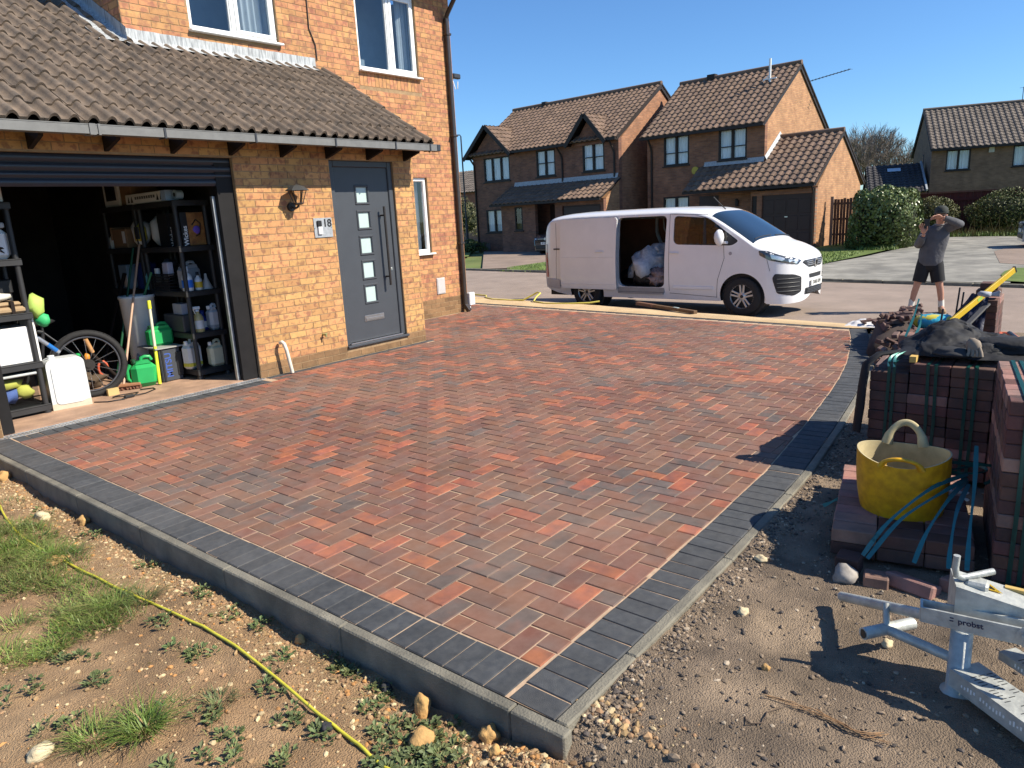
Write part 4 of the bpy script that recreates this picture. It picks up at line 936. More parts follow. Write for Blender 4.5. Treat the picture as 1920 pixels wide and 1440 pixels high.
# ivy hedge beside the garage, long axis running away from the road
IV = thing('ivy_hedge', 'big rounded ivy hedge with glossy leaves beside the timber fence panels', 'hedge', (29.3, 5.9, -.21))
def ivy(rr):
    while True:
        x, y, z = rr.uniform(-1, 1), rr.uniform(-1, 1), rr.uniform(-1, 1)
        m = (abs(x)**3.2+abs(y)**3.2+abs(z)**3.2)**(1/3.2)
        if m < .35: continue
        d = Vector((x, y, z))/m; k = 1+.12*noise.noise(d*2.2+Vector((4, 1, 7)))*1.7-.18*rr.random()**2.2
        zz = .78+d.z*k*1.14
        if zz < -.25: continue
        return Vector((29.6+d.x*k*1.75, 6.10+d.y*k*1.15*(1-.08*zz), zz)), Vector((d.x, d.y, d.z*.8)).normalized()
leaves(ivy, 11000, .11, 3, .8, .5, .55).obj('foliage', m_ivy, IV, kind='stuff')
b = MB(); b.blob((29.6, 6.1, .7), (1.5, .93, 1.05), 4, .10, 3); b.obj('shade_core', pm('inner_leaf_shade', (.018, .024, .010), .95, .3, 6), IV)  # dark filling painted as the shade inside the hedge
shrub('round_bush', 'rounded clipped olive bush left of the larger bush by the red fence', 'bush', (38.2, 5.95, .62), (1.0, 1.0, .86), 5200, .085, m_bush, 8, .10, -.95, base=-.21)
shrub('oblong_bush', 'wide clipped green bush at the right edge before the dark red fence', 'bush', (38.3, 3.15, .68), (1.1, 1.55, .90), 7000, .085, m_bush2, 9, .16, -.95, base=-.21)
shrub('low_shrub', 'small dark green shrub in the gap between the two brown brick houses', 'shrub', (31.6, 18.1, .55), (.8, .55, .95), 1500, .12, leafmat('dark_shrub', (.035, .07, .02), (.05, .08, .02)), 12, .25, -.9, base=-.21)
shrub('corner_shrub', 'low green shrub at the foot of the left brown house corner', 'shrub', (30.4, 27.6, .05), (.7, 1.1, .4), 1500, .10, leafmat('corner_leaf', (.07, .10, .02), (.10, .12, .03)), 13, .3, -.6, base=-.25)
shrub('street_tree', 'small bushy green tree behind the lamp post at the left end of the street', 'tree', (42.5, 38.6, 1.7), (1.0, 1.2, 1.4), 1800, .16, leafmat('street_leaf', (.10, .10, .04), (.12, .11, .05)), 14, .3, -.9, base=-.4)
# timber fence panel between garage and ivy
m_fence = pm('weathered_board', (.10, .055, .035), .85, .3, 9, stretch=(8, 8, .5))
TF = thing('board_fence', 'brown vertical board fence between the brick garage and the ivy hedge', 'fence', (31.0, 7.6, -.21))
for i in range(14):
    b = MB(); y = 8.40-i*.115; b.box(30.9+(.02 if i % 2 else 0), 30.92+(.02 if i % 2 else 0), y-.10, y, -.2, 1.62+R.uniform(-.02, .02)); b.obj('board', m_fence, TF)
for z in (.2, .8, 1.4):
    b = MB(); b.box(30.95, 31.0, 6.75, 8.42, z, z+.08); b.obj('rail', m_fence, TF)
b = MB(); b.box(30.86, 30.95, 8.30, 8.40, -.3, 1.72); b.obj('post', pm('pale_post', (.20, .15, .12), .8), TF)
# bare winter trees behind
m_bark = pm('bare_bark', (.21, .175, .14), .95, .2, 3)
def bare(name, label, base, hgt, seed, group, spread=.55, depth=6):
    t = thing(name, label, 'tree', base, group=group); rr = random.Random(seed); tr = MB(); tw = MB()
    def grow(p, d, L, r, k):
        q = p+d*L*.5+Vector((rr.gauss(0, .05), rr.gauss(0, .05), 0))*L; e = q+(d+Vector((rr.gauss(0, .12), rr.gauss(0, .12), .1)))*L*.5
        (tr if k < 2 else tw).tube([p, q, e], r, 5 if k < 3 else 3, caps=False, rr=[r, r*.85, r*.66], sm=k < 3)
        if k >= depth: return
        n = (3 if k < 4 else 4) if k > 0 else 6
        for i in range(n):
            nd = (d*1.1+Vector((rr.gauss(0, spread), rr.gauss(0, spread), rr.uniform(-.05, .5)))).normalized(); grow(e if i else q.lerp(e, .6), nd, L*rr.uniform(.62, .84), r*.62, k+1)
    grow(Vector(base), Vector((0, 0, 1)), hgt*.26, hgt*.020, 0)
    tr.obj('trunk', m_bark, t); tw.obj('twigs', m_bark, t, kind='stuff')
GB = 'bare trees beyond the garage'
for i, (x, y, h_, lb) in enumerate(((66, 17.2, 8.8, 'bare tree tallest behind the garage gable, its trunk hidden'), (67.5, 15.4, 8.6, 'bare wide-crowned tree in the middle of the clump beyond the garage'), (65, 13.9, 7.6, 'bare tree right of the clump, above the dark low roof'), (70, 13.3, 6.6, 'smallest bare tree at the right of the clump beside the far house'), (63, 15.9, 7.4, 'nearest bare tree low down between garage and dark roof'))):
    bare('bare_tree', lb, (x, y, -.6), h_, 30+i, GB)
shrub('dark_conifer', 'dark evergreen crown directly behind the garage gable', 'tree', (52, 14.1, 2.4), (1.3, 1.5, 2.6), 2400, .16, leafmat('conifer_leaf', (.03, .045, .018), (.045, .05, .02)), 15, .25, -.9, base=-.4)
# tall weeds at the foot of the bush
WD = MB(); rr = random.Random(5)
for i in range(420):
    x, y = rr.uniform(35.6, 36.9), rr.uniform(1.2, 4.9); h_ = rr.uniform(.15, .45) if rr.random() < .93 else rr.uniform(.7, 1.1); a = rr.uniform(0, 6.28); l = h_*.35
    WD.add([(x-.02, y-.02, -.22), (x+.02, y+.02, -.22), (x+l*cos(a), y+l*sin(a), -.21+h_)], [(0, 1, 2)])
WD.obj('weeds', pm('pale_weeds', (.16, .15, .07), .9, .3, 3), kind='stuff', org=(36.2, 3.2, -.21))
# lawns over the road
m_lawn = pm('lawn_green', (.085, .135, .022), .9, .3, 1.2, .8, 40, col2=(.12, .16, .035), v2=3)
flat('lawn', m_lawn, [(18.75, 5.4), (20.5, 6.0), (22.4, 6.3), (25, 5.9), (28.7, 5.5), (31.2, 5.3), (35.7, 5.9), (36, 8), (31.2, 8.4), (29.55, 8.6), (29.0, 8.75), (19.2, 7.1)], .03)
flat('lawn', m_lawn, [(19.45, 9.45), (29.4, 11.4), (29.6, 13.4), (27.6, 13.6), (24.2, 17.2), (21.3, 17.4), (20.5, 16.7), (20.0, 12.8)], .03)
flat('lawn', m_lawn, [(18.35, 1.42), (19.6, 1.60), (20.4, 1.6), (21.2, 1.45), (21.3, .4), (21.0, -9), (16.6, -9), (18.1, 1.0)], .034)
flat('lawn', m_lawn, [(27, 24.5), (30, 27), (31.3, 27.8), (32, 31), (27, 34), (22, 25)], .03)
gr = MB(); rr = random.Random(21)
def tuftfield(n, poly, hmin, hmax, wd, z=-.2):
    for i in range(n):
        (x0, x1), (y0, y1) = poly
        x, y = rr.uniform(x0, x1), rr.uniform(y0, y1); zz = zg(x, y)+.03; h_ = rr.uniform(hmin, hmax); a = rr.uniform(0, 6.28)
        gr.add([(x-wd*sin(a), y+wd*cos(a), zz), (x+wd*sin(a), y-wd*cos(a), zz), (x+h_*.4*cos(a), y+h_*.4*sin(a), zz+h_)], [(0, 1, 2)])
tuftfield(2600, ((27.5, 33.5), (5.3, 6.6)), .05, .16, .015); tuftfield(1500, ((20.5, 27), (6.1, 8.2)), .03, .08, .015); tuftfield(2500, ((20.2, 26.5), (10.5, 17)), .03, .08, .015); tuftfield(600, ((35.2, 36.5), (2, 5.8)), .08, .25, .02)
gr.obj('grass', leafmat('grass_blade_far', (.09, .15, .025), (.13, .17, .04)), kind='stuff', org=(25, 8, -.2))
# street lamp and house at the left end of the street
SL_ = thing('street_lamp', 'slim dark street lamp post between the near house and the left brown house', 'street lamp', (31.1, 28.2, -.21))
b = MB(); b.cyl((31.1, 28.2, -.25), (31.1, 28.2, 1.3), .085, .08); b.cyl((31.1, 28.2, 1.3), (31.1, 28.2, 6.1), .05, .038); b.obj('post', m_anthd, SL_)
b = MB(); b.tube([(31.1, 28.2, 6.1), (31.08, 28.25, 6.18), (31.0, 28.5, 6.2)], .03, 8); b.bar((31.02, 28.42, 6.18), (30.93, 28.7, 6.18), .14, .08, ch=.02); b.obj('lamp_head', m_anthd, SL_)
H5 = house('brick_house', 'red brick house with dark roof glimpsed past the corner at the end of the street', (56, 57.5, 0), -.3)
b = MB(); holed(b, 0, 9, -.5, 4.6, 0, .25, [(4.2, 5.2, 3.2, 4.3)]); part(b, 'front_wall', brickmat('brick_red_far', (.30, .10, .06), (.22, .07, .045), (.22, .15, .11)), H5)
fwin(H5, 4.2, 5.2, 3.2, 4.3, .05, 2, frame=m_upvc)
tiled(H5, -.3, 9.3, -.35, 4.5, 4, 6.9, m_ft4, .4, .5)
b = MB(); b.box(0, 9, .25, 8, -.5, 4.5); part(b, 'rear_wall', m_br4, H5)
b = MB(); b.box(3.2, 6.0, -.5, -.2, 2.3, 2.6); part(b, 'porch_canopy', m_upvc, H5)
# low boundary wall at the end of the street
b = MB(); b.box(46, 46.2, 38, 46, -.5, 1.1); o = b.obj('boundary_wall', brickmat('brick_boundary', (.32, .17, .12), (.25, .12, .08), (.3, .22, .17), ax='Y')); tag(o, 'low pinkish brick wall far down the street behind the lamp post', 'wall')
# ================================================================ the white van
from mathutils.geometry import delaunay_2d_cdt
def pinside(p, poly):
    c = False; n = len(poly); x, y = p
    for i in range(n):
        x0, y0 = poly[i]; x1, y1 = poly[(i+1) % n]
        if (y0 > y) != (y1 > y) and x < (x1-x0)*(y-y0)/(y1-y0)+x0: c = not c
    return c
def resample(poly, st, closed=True):
    out = []; n = len(poly)
    for i in range(n if closed else n-1):
        a, b = Vector(poly[i]), Vector(poly[(i+1) % n]); k = max(1, int((b-a).length/st))
        out += [tuple(a.lerp(b, j/k)) for j in range(k)]
    return out
def rnd_poly(pts, r, n=5):
    out = []; N = len(pts)
    for i in range(N):
        p, a, b = Vector(pts[i]), Vector(pts[i-1]), Vector(pts[(i+1) % N]); rr = r[i] if isinstance(r, (list, tuple)) else r
        d1, d2 = (a-p), (b-p); q = min(rr, d1.length*.45, d2.length*.45); s, e = p+d1.normalized()*q, p+d2.normalized()*q
        for k in range(n+1): t = k/n; out.append(tuple(s*(1-t)**2+p*2*t*(1-t)+e*t*t))
    return out
def cdt(outl, holes, st):
    loops = [resample(outl, st)]+[resample(h, st*.6) for h in holes]; vs = []; ed = []
    for lp in loops:
        b = len(vs); vs += [Vector(p) for p in lp]; ed += [(b+i, b+(i+1) % len(lp)) for i in range(len(lp))]
    xs = [p[0] for p in outl]; ys = [p[1] for p in outl]; x = min(xs)+st*.5; row = 0
    while x < max(xs):
        y = min(ys)+st*(.5 if row % 2 else .25)
        while y < max(ys):
            if pinside((x, y), outl) and not any(pinside((x, y), h) for h in holes): vs.append(Vector((x, y)))
            y += st
        x += st; row += 1
    V, E, F, _, _, _ = delaunay_2d_cdt(vs, ed, [], 0, 1e-5); fs = []
    for f in F:
        c = sum((V[i] for i in f), Vector((0, 0)))/len(f)
        if pinside(c, outl) and not any(pinside(c, h) for h in holes): fs.append(list(f))
    return V, fs
def lerp_tab(tab, x):
    if x <= tab[0][0]: return tab[0][1]
    for (a, b), (c, d) in zip(tab, tab[1:]):
        if x <= c: t = (x-a)/(c-a); return b+(d-b)*t
    return tab[-1][1]
ZT = [(0, .70), (.008, .80), (.02, .865), (.05, .945), (.10, 1.01), (.18, 1.065), (.32, 1.13), (.48, 1.195), (.65, 1.25), (.72, 1.285), (1.0, 1.475), (1.3, 1.665), (1.48, 1.77), (1.62, 1.83), (1.82, 1.875), (2.2, 1.905), (2.8, 1.92), (4.4, 1.915), (4.9, 1.895), (5.12, 1.86), (5.22, 1.79), (5.27, 1.66), (5.285, 1.5)]
ZL = [(0, .40), (.008, .31), (.025, .26), (.06, .23), (.15, .215), (.4, .215), (4.9, .30), (5.2, .36), (5.285, .42)]
def vW(x):
    if x < .6: return .955*(max(0, 1-(1-x/.6)**2.5))**(1/2.5)
    if x > 4.95: return .955*(1-.10*((x-4.95)/.335)**2.6)
    return .955
def vsh(x): zt = lerp_tab(ZT, x); return max(zt-.12, .55) if x > .06 else max(zt-.14, .55)
def vw(x, z):
    """half width of the body at station x and height z"""
    W_ = vW(x); zl, zt, zs = lerp_tab(ZL, x), lerp_tab(ZT, x), vsh(x)
    f = lambda q: 1-.07*(max(0, .72-q)/.5)**2-.115*max(0, q-.95)**1.35-(.012*math.exp(-((q-1.02)/.05)**2))*0
    if z <= zs: return W_*f(z)
    t = min(1, (z-zs)/(zt-zs)); return W_*f(zs)*(max(0, 1-t**1.9))**(1/3.2)
VM = T(12.15, 3.80, -.28) @ Matrix(((sin(radians(2)), cos(radians(2)), 0, 0), (cos(radians(2)), -sin(radians(2)), 0, 0), (0, 0, 1, 0), (0, 0, 0, 1)))
# van axes: x from nose to tail, y from the near side (0.04) to the far side, z up; centre line y = .96 (left-handed, so faces are flipped)
CY = .96
m_vw = pm('van_white', (.78, .77, .77), .28, .04, 3, coat=.6, spec=.5)
m_vb = pm('van_black_trim', (.022, .022, .024), .5, .1)
m_tyre = pm('tyre_rubber', (.022, .021, .021), .85, .15, 20)
m_alloy = pm('alloy_silver', (.48, .47, .46), .35, .06, metal=.7)
m_vgl = pm('windscreen_glass', (.010, .016, .022), .04, .05, spec=.75, coat=.15)
m_vsg = glass('van_side_glass', (.22, .26, .27), 1.7)
m_ply = pm('plywood_lining', (.17, .065, .03), .8, .2, 3)
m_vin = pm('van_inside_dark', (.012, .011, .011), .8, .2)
VAN = thing('van', 'white panel van parked on the road with its side door slid open', 'van', M=Matrix.Translation((12.15, 3.8, -.28)))
W[VAN.name] = Matrix.Translation((12.15, 3.8, -.28))
def vput(b, name, mats, par=None, kind=None, label=None):
    """b in van coordinates -> world, winding reversed because the frame is mirrored"""
    c = MB(); c.v = [VM @ p for p in b.v]; c.f = [f[::-1] for f in b.f]; c.m = b.m; c.s = b.s
    return c.obj(name, mats, par or VAN, kind=kind, label=label)
def spatch(outl, holes, off=0., st=.06, side=1, sm=True, fn=None):
    V, fs = cdt(outl, holes, st); b = MB()
    P = [Vector((v[0], CY-side*(vw(v[0], v[1])+off), v[1])) if fn is None else fn(v[0], v[1]) for v in V]
    out = []
    for f in fs:
        p = [P[i] for i in f]; n = (p[1]-p[0]).cross(p[2]-p[0]); out.append(f if n.y*side < 0 else f[::-1])
    b.add(P, out, 0, None, sm); return b
def rim_(b, outl, off0, off1, side=1, m=0):
    lp = resample(outl, .05); P = [(x, CY-side*(vw(x, z)+o), z) for o in (off0, off1) for x, z in lp]; n = len(lp)
    fs = [(i, (i+1) % n, n+(i+1) % n, n+i) for i in range(n)]; b.add(P, fs+[f[::-1] for f in fs], m)
def fx(y, z):
    """nose surface: smallest x where the body is at least |y| wide at height z"""
    lo, hi = 0.0, .75
    for _ in range(30):
        mid = (lo+hi)/2
        if lerp_tab(ZL, mid) <= z <= lerp_tab(ZT, mid) and vw(mid, z) >= abs(y): hi = mid
        else: lo = mid
    return hi
AX = (.93, 4.205); AR = .405; WZ = .335
def arch(cx): return [(cx+AR*cos(a), WZ+AR*sin(a)) for a in [pi+pi*k/22 for k in range(23)][::-1]]
def sideoutl():
    low = [(.5, .22)]
    o = [(.5, lerp_tab(ZL, .5))]
    for cx in AX: o += [(cx-sqrt(AR**2-(WZ-.24)**2), .24)]+[(cx-AR*cos(pi*k/22), WZ+AR*sin(pi*k/22)) for k in range(23)]+[(cx+sqrt(AR**2-(WZ-.24)**2), .24)]
    o = [p for p in o]
    o += [(4.95, .30), (5.27, .40)]
    top = [(x, vsh(x)) for x in [5.27, 5.22, 5.1, 4.9]+[4.6-.25*i for i in range(12)]+[1.55-.12*i for i in range(9)]+[.5]]
    return o+top
OPEN = rnd_poly([(2.43, .46), (3.46, .46), (3.46, 1.77), (2.40, 1.77)], [.12, .18, .10, .10])
WINS = rnd_poly([(2.25, 1.76), (2.25, 1.25), (1.12, 1.215), (1.0, 1.29), (1.58, 1.70)], [.08, .12, .06, .05, .10])
so = sideoutl()
body = spatch(so, [OPEN, WINS]); b2 = spatch(so, [WINS], side=-1)
body.add(b2.v, b2.f, 0, None, True)
# nose, bonnet, screen surround and roof: lofted sections
st = [0.0006, .004, .01, .02, .035, .055, .08, .12, .17, .23, .3, .36, .43, .5]
def section(x, z0, z1, n): return [(x, vw(x, z0+(z1-z0)*k/n), z0+(z1-z0)*k/n) for k in range(n+1)]
full = [section(x, lerp_tab(ZL, x), vsh(x), 14)+[(x, vw(x, vsh(x)+(lerp_tab(ZT, x)-vsh(x))*sin(pi/2*k/10)), vsh(x)+(lerp_tab(ZT, x)-vsh(x))*sin(pi/2*k/10)) for k in range(1, 11)] for x in st]
n = len(full[0])
for sd in (1, -1):
    vs = [(p[0], CY-sd*p[1], p[2]) for s in full for p in s]; fs = [(i*n+j, i*n+j+1, (i+1)*n+j+1, (i+1)*n+j) for i in range(len(full)-1) for j in range(n-1)]
    body.add(vs, fs if sd < 0 else [f[::-1] for f in fs], 0, None, True)
body.add([(0.0006, CY-s*p[1], p[2]) for s in (1, -1) for p in full[0]], [(i, i+1, n+i+1, n+i) for i in range(n-1)], 0, None, True)
xs_ = [.5, .56, .62, .68, .74, .85, 1.0, 1.15, 1.3, 1.42, 1.5, 1.58, 1.66, 1.75, 1.85, 2.0, 2.2, 2.6, 3.2, 3.8, 4.4, 4.8, 5.0, 5.1, 5.18, 5.23, 5.27]
tp = [[(x, vw(x, vsh(x)+(lerp_tab(ZT, x)-vsh(x))*sin(pi/2*k/12)), vsh(x)+(lerp_tab(ZT, x)-vsh(x))*sin(pi/2*k/12)) for k in range(13)] for x in xs_]
for sd in (1, -1):
    vs = [(p[0], CY-sd*p[1], p[2]) for s in tp for p in s]; fs = [(i*13+j, i*13+j+1, (i+1)*13+j+1, (i+1)*13+j) for i in range(len(tp)-1) for j in range(12)]
    body.add(vs, fs if sd < 0 else [f[::-1] for f in fs], 0, None, True)
# tail
tl = [(5.27, vw(5.27, .40+1.26*k/14), .40+1.26*k/14) for k in range(15)]
body.add([(x+.012, CY-s*w_, z) for s in (1, -1) for x, w_, z in tl], [(i, 15+i, 16+i, i+1) for i in range(14)], 0, None, True)
rim_(body, OPEN, 0, -.09); rim_(body, WINS, .001, -.03)
vb = vput(body, 'body', m_vw)
# underside, arch liners
u = MB(); u.box(.5, 5.2, .14, 1.78, .24, .36)
for cx in AX: u.tube([(cx, .12, WZ), (cx, .42, WZ)], AR-.01, 20, caps=True)
vput(u, 'underbody', m_vb)
# glazing
g1 = spatch(rnd_poly([(2.25, 1.76), (2.25, 1.25), (1.12, 1.215), (1.0, 1.29), (1.58, 1.70)], [.08, .12, .06, .05, .10]), [], -.012); vput(g1, 'side_window', m_vsg)
g1 = spatch(WINS, [], -.012, side=-1); vput(g1, 'side_window', m_vsg)
g1 = MB()
for (a, b_) in ((1.60, 1.66),): 
    g1 = spatch([(a, 1.24), (b_, 1.24), (b_+.02, 1.74), (a+.04, 1.715)], [], -.006, .05)
vput(g1, 'quarterlight_bar', m_vb)
g1 = spatch([(1.0, 1.225), (1.24, 1.225), (1.20, 1.42), (1.02, 1.30)], [], -.005, .05); vput(g1, 'mirror_panel', m_vb)
ws = MB(); nu, nv = 20, 10
def wsf(s, t):
    x = .76+(1.545-.76)*t; zt, zs = lerp_tab(ZT, x), vsh(x); wd = vw(x, zs+(zt-zs)*.35); y = (2*s-1)*wd*.985
    lo, hi = zs, zt
    for _ in range(24):
        m_ = (lo+hi)/2
        if vw(x, m_) >= abs(y): lo = m_
        else: hi = m_
    return Vector((x-.006, CY-y, lo+.006))
ws.grid(wsf, nu, nv); ws.f = [f[::-1] for f in ws.f]; vput(ws, 'windscreen', m_vgl)
q = MB(); q.tube([wsf(.03+.4*k/10, .03) for k in range(11)], .010, 5); q.tube([wsf(.52+.4*k/10, .05) for k in range(11)], .010, 5); vput(q, 'wiper', m_vb, kind='stuff')
# sliding door pushed back, standing off the side
SLD = rnd_poly([(3.44, .40), (4.78, .40), (4.80, 1.785), (3.44, 1.785)], [.05, .05, .10, .08])
sd = spatch(SLD, [], .075, .07); rim_(sd, SLD, .075, .03)
so_ = vput(sd, 'sliding_door', m_vw)
pr = spatch(rnd_poly([(3.58, 1.16), (4.72, 1.16), (4.72, 1.72), (3.58, 1.72)], .06), [], .0765, .07); vput(pr, 'pressed_panel', m_vw, so_)
q = MB(); y_ = CY-vw(3.8, 1.14)-.10; q.box(3.72, 3.90, y_, y_+.03, 1.125, 1.155, 0, None, .01); vput(q, 'handle', m_vw, so_)
q = MB()
for pts in ([(3.46, 1.03), (4.74, 1.03)], [(3.5, .50), (4.78, .50)]):
    q.tube([(x, CY-vw(x, z)-.075, z) for x, z in pts], .006, 5)
vput(q, 'swage_line', m_vw, so_)
q = MB(); q.box(3.46, 5.0, CY-vw(4, 1.2)-.012, CY-vw(4, 1.2)+.01, 1.185, 1.21); vput(q, 'door_rail', m_vb)
# shut lines, handle, rub strips
q = MB()
def seam(pts): q.tube([(x, CY-vw(x, z)-.0005, z) for x, z in resample(pts, .05, False)+[pts[-1]]], .004, 4)
seam([(2.33, .40), (2.33, 1.0), (2.34, 1.80)]); seam([(1.27, 1.22), (1.25, 1.0), (1.37, .62), (1.40, .30)]); seam([(1.40, .31), (2.33, .36)]); seam([(.56, 1.12), (.5, 1.0), (.44, .78)]); seam([(4.95, .5), (4.93, 1.2), (4.97, 1.72)]); seam([(4.84, .45), (5.2, .48)]); seam([(2.33, 1.80), (1.62, 1.76)])
vput(q, 'shut_line', m_vb, kind='stuff')
q = MB(); y_ = CY-vw(2.2, 1.10)-.03; q.box(2.13, 2.31, y_, y_+.028, 1.085, 1.115, 0, None, .01); vput(q, 'door_handle', m_vw)
q = MB(); q.box(1.45, 2.25, CY-vw(1.9, .5)-.012, CY-vw(1.9, .5)+.02, .44, .50, 0, None, .008); vput(q, 'rub_strip', m_vw)
q = MB(); q.cyl((1.14, CY-vw(1.14, 1.08)-.004, 1.08), (1.14, CY-vw(1.14, 1.08)+.01, 1.08), .03, None, 14); vput(q, 'side_repeater', pm('repeater_grey', (.35, .33, .34), .4), VAN)
# mirror
q = MB(); q.blob((1.30, -.10, 1.36), (.085, .10, .145), 3, .06, 2, fr=1); q.bar((1.26, .0, 1.27), (1.22, .11, 1.26), .10, .05, ch=.01); vput(q, 'door_mirror', m_vw)
# headlight, grilles, plate
hp = rnd_poly([(.64, 1.125), (.62, 1.045), (.46, .965), (.26, .915), (.085, .865), (.07, .93), (.14, .985), (.32, 1.05), (.5, 1.12)], .02)
for sdn in (1, -1):
    h_ = spatch(hp, [], .006, .04, sdn); hl = vput(h_, 'headlight', pm('headlight_dark', (.05, .055, .06), .12, .1, spec=.8, coat=1))
    h_ = spatch(rnd_poly([(.44, 1.06), (.42, .985), (.27, .94), (.22, .98), (.30, 1.02)], .02), [], .010, .04, sdn); h2_ = spatch(rnd_poly([(.19, .97), (.18, .92), (.10, .885), (.09, .93)], .01), [], .010, .04, sdn); h_.add(h2_.v, h2_.f, 0, None, True); vput(h_, 'lamp_lens', pm('lamp_lens', (.62, .66, .68), .1, .15, 30, spec=.8, metal=.4), hl, kind='stuff')
    fg = spatch(rnd_poly([(.36, .735), (.40, .66), (.33, .40), (.12, .345), (.055, .40), (.055, .66), (.12, .71)], .03), [], .006, .04, sdn); fo = vput(fg, 'fog_grille', m_vb)
    q = MB()
    for z in (.43, .50, .57, .64): q.tube([(x, CY-sdn*(vw(x, z)+.010), z) for x in (.07, .1, .14, .2, .27, .33)], .010, 5)
    vput(q, 'bar', pm('grille_bar', (.045, .046, .048), .4), fo, kind='stuff')
def nose(outl, off, name, mat, par=None, st_=.05):
    V, fs = cdt(outl, [], st_); P = [Vector((fx(v[0], v[1])-off, CY-v[0], v[1])) for v in V]; b = MB(); out = []
    for f in fs:
        p = [P[i] for i in f]; nn = (p[1]-p[0]).cross(p[2]-p[0]); out.append(f if nn.x < 0 else f[::-1])
    b.add(P, out, 0, None, True); return vput(b, name, mat, par)
gr_ = nose(rnd_poly([(-.50, .895), (-.30, .80), (.30, .80), (.50, .895), (.42, .925), (-.42, .925)], .03), .008, 'radiator_grille', m_vb)
q = MB()
for z in (.835, .865, .895): q.tube([(fx(y, z)-.014, CY-y, z) for y in (-.36, -.25, -.12, .0, .12, .25, .36)], .007, 5)
vput(q, 'bar', m_alloy, gr_, kind='stuff')
q = MB(); q.tube([(fx(0, .86)-.03, CY, .86), (fx(0, .86)-.012, CY, .86)], .075, 20); q2 = vput(q, 'badge', m_alloy, gr_)
q = MB(); x_ = fx(0, .86)-.034; q.bar((x_, CY-.03, .90), (x_, CY+.0, .82), .018, .01); q.bar((x_, CY+.03, .90), (x_, CY+.0, .82), .018, .01); vput(q, 'emblem', m_vb, gr_)
lg_ = nose(rnd_poly([(-.42, .345), (.42, .345), (.40, .455), (-.40, .455)], .02), .008, 'lower_grille', m_vb)
q = MB()
for z in (.375, .40, .425): q.tube([(fx(y, z)-.012, CY-y, z) for y in (-.36, -.18, 0, .18, .36)], .008, 5)
vput(q, 'bar', pm('grille_bar', (.045, .046, .048), .4), lg_, kind='stuff')
nose(rnd_poly([(-.27, .615), (.27, .615), (.29, .685), (-.29, .685)], .02), .007, 'intake_slot', m_vb)
q = MB(); xp = fx(0, .53)-.03; q.box(xp, xp+.01, CY-.26, CY+.26, .475, .585); npl = vput(q, 'number_plate', pm('plate_white', (.72, .72, .68), .4))
tx = text('plate_lettering', 'DU65 EDV', .085, VM @ Matrix(((0, 0, -1, xp-.002), (-1, 0, 0, CY), (0, 1, 0, .53), (0, 0, 0, 1))) @ Matrix.Scale(-1, 4, (1, 0, 0)), m_vb, npl, .001, True)
# tail lamp and rear trim
q = spatch(rnd_poly([(5.27, .62), (5.16, .62), (5.19, 1.30), (5.27, 1.30)], .03), [], .008, .05); vput(q, 'tail_lamp', pm('lamp_red', (.30, .012, .012), .2, .1, coat=1))
q = spatch(rnd_poly([(5.27, .42), (4.86, .38), (4.84, .58), (5.27, .60)], .05), [], .02, .05); vput(q, 'rear_bumper', pm('bumper_grey', (.50, .47, .47), .5, .05))
# wheels
def wheel(cx, sdn, rim_m=m_alloy):
    y0 = CY-sdn*.935; t = MB()
    t.lathe([(.205, .0), (.235, -.006), (.29, -.010), (.322, .0), (.334, .03), (.335, .11), (.334, .18), (.318, .21), (.21, .215)], 40, 0, Matrix(((1, 0, 0, cx), (0, 0, sdn, y0), (0, 1, 0, WZ), (0, 0, 0, 1))), cap=False)
    w_ = vput(t, 'wheel', m_tyre)
    r = MB(); MM = Matrix(((1, 0, 0, cx), (0, 0, sdn, y0), (0, 1, 0, WZ), (0, 0, 0, 1)))
    r.lathe([(.225, .004), (.214, -.002), (.203, .004), (.20, .05)], 40, 0, MM, cap=False)
    r.lathe([(.0, .012), (.07, .012), (.082, .025), (.082, .05)], 24, 0, MM, cap=False)
    for k in range(5):
        for o_ in (-.17, .17):
            a = 2*pi*k/5+pi/2+.0; r.bar(MM @ Vector((.06*cos(a+o_*2.2), .06*sin(a+o_*2.2), .02)), MM @ Vector((.205*cos(a+o_), .205*sin(a+o_), .012)), .034, .022, 0, up=(0, 1, 0), ch=.005)
    vput(r, 'rim', rim_m, w_, kind='stuff')
    d = MB(); d.lathe([(.0, .075), (.205, .075)], 30, 0, MM, cap=False); vput(d, 'brake_disc', pm('wheel_well', (.02, .02, .021), .6), w_)
    c_ = MB(); c_.lathe([(.0, .004), (.028, .004), (.03, .014)], 16, 0, MM, cap=False); vput(c_, 'hub_cap', m_vb, w_)
for cx in AX:
    for sdn in (1, -1): wheel(cx, sdn)
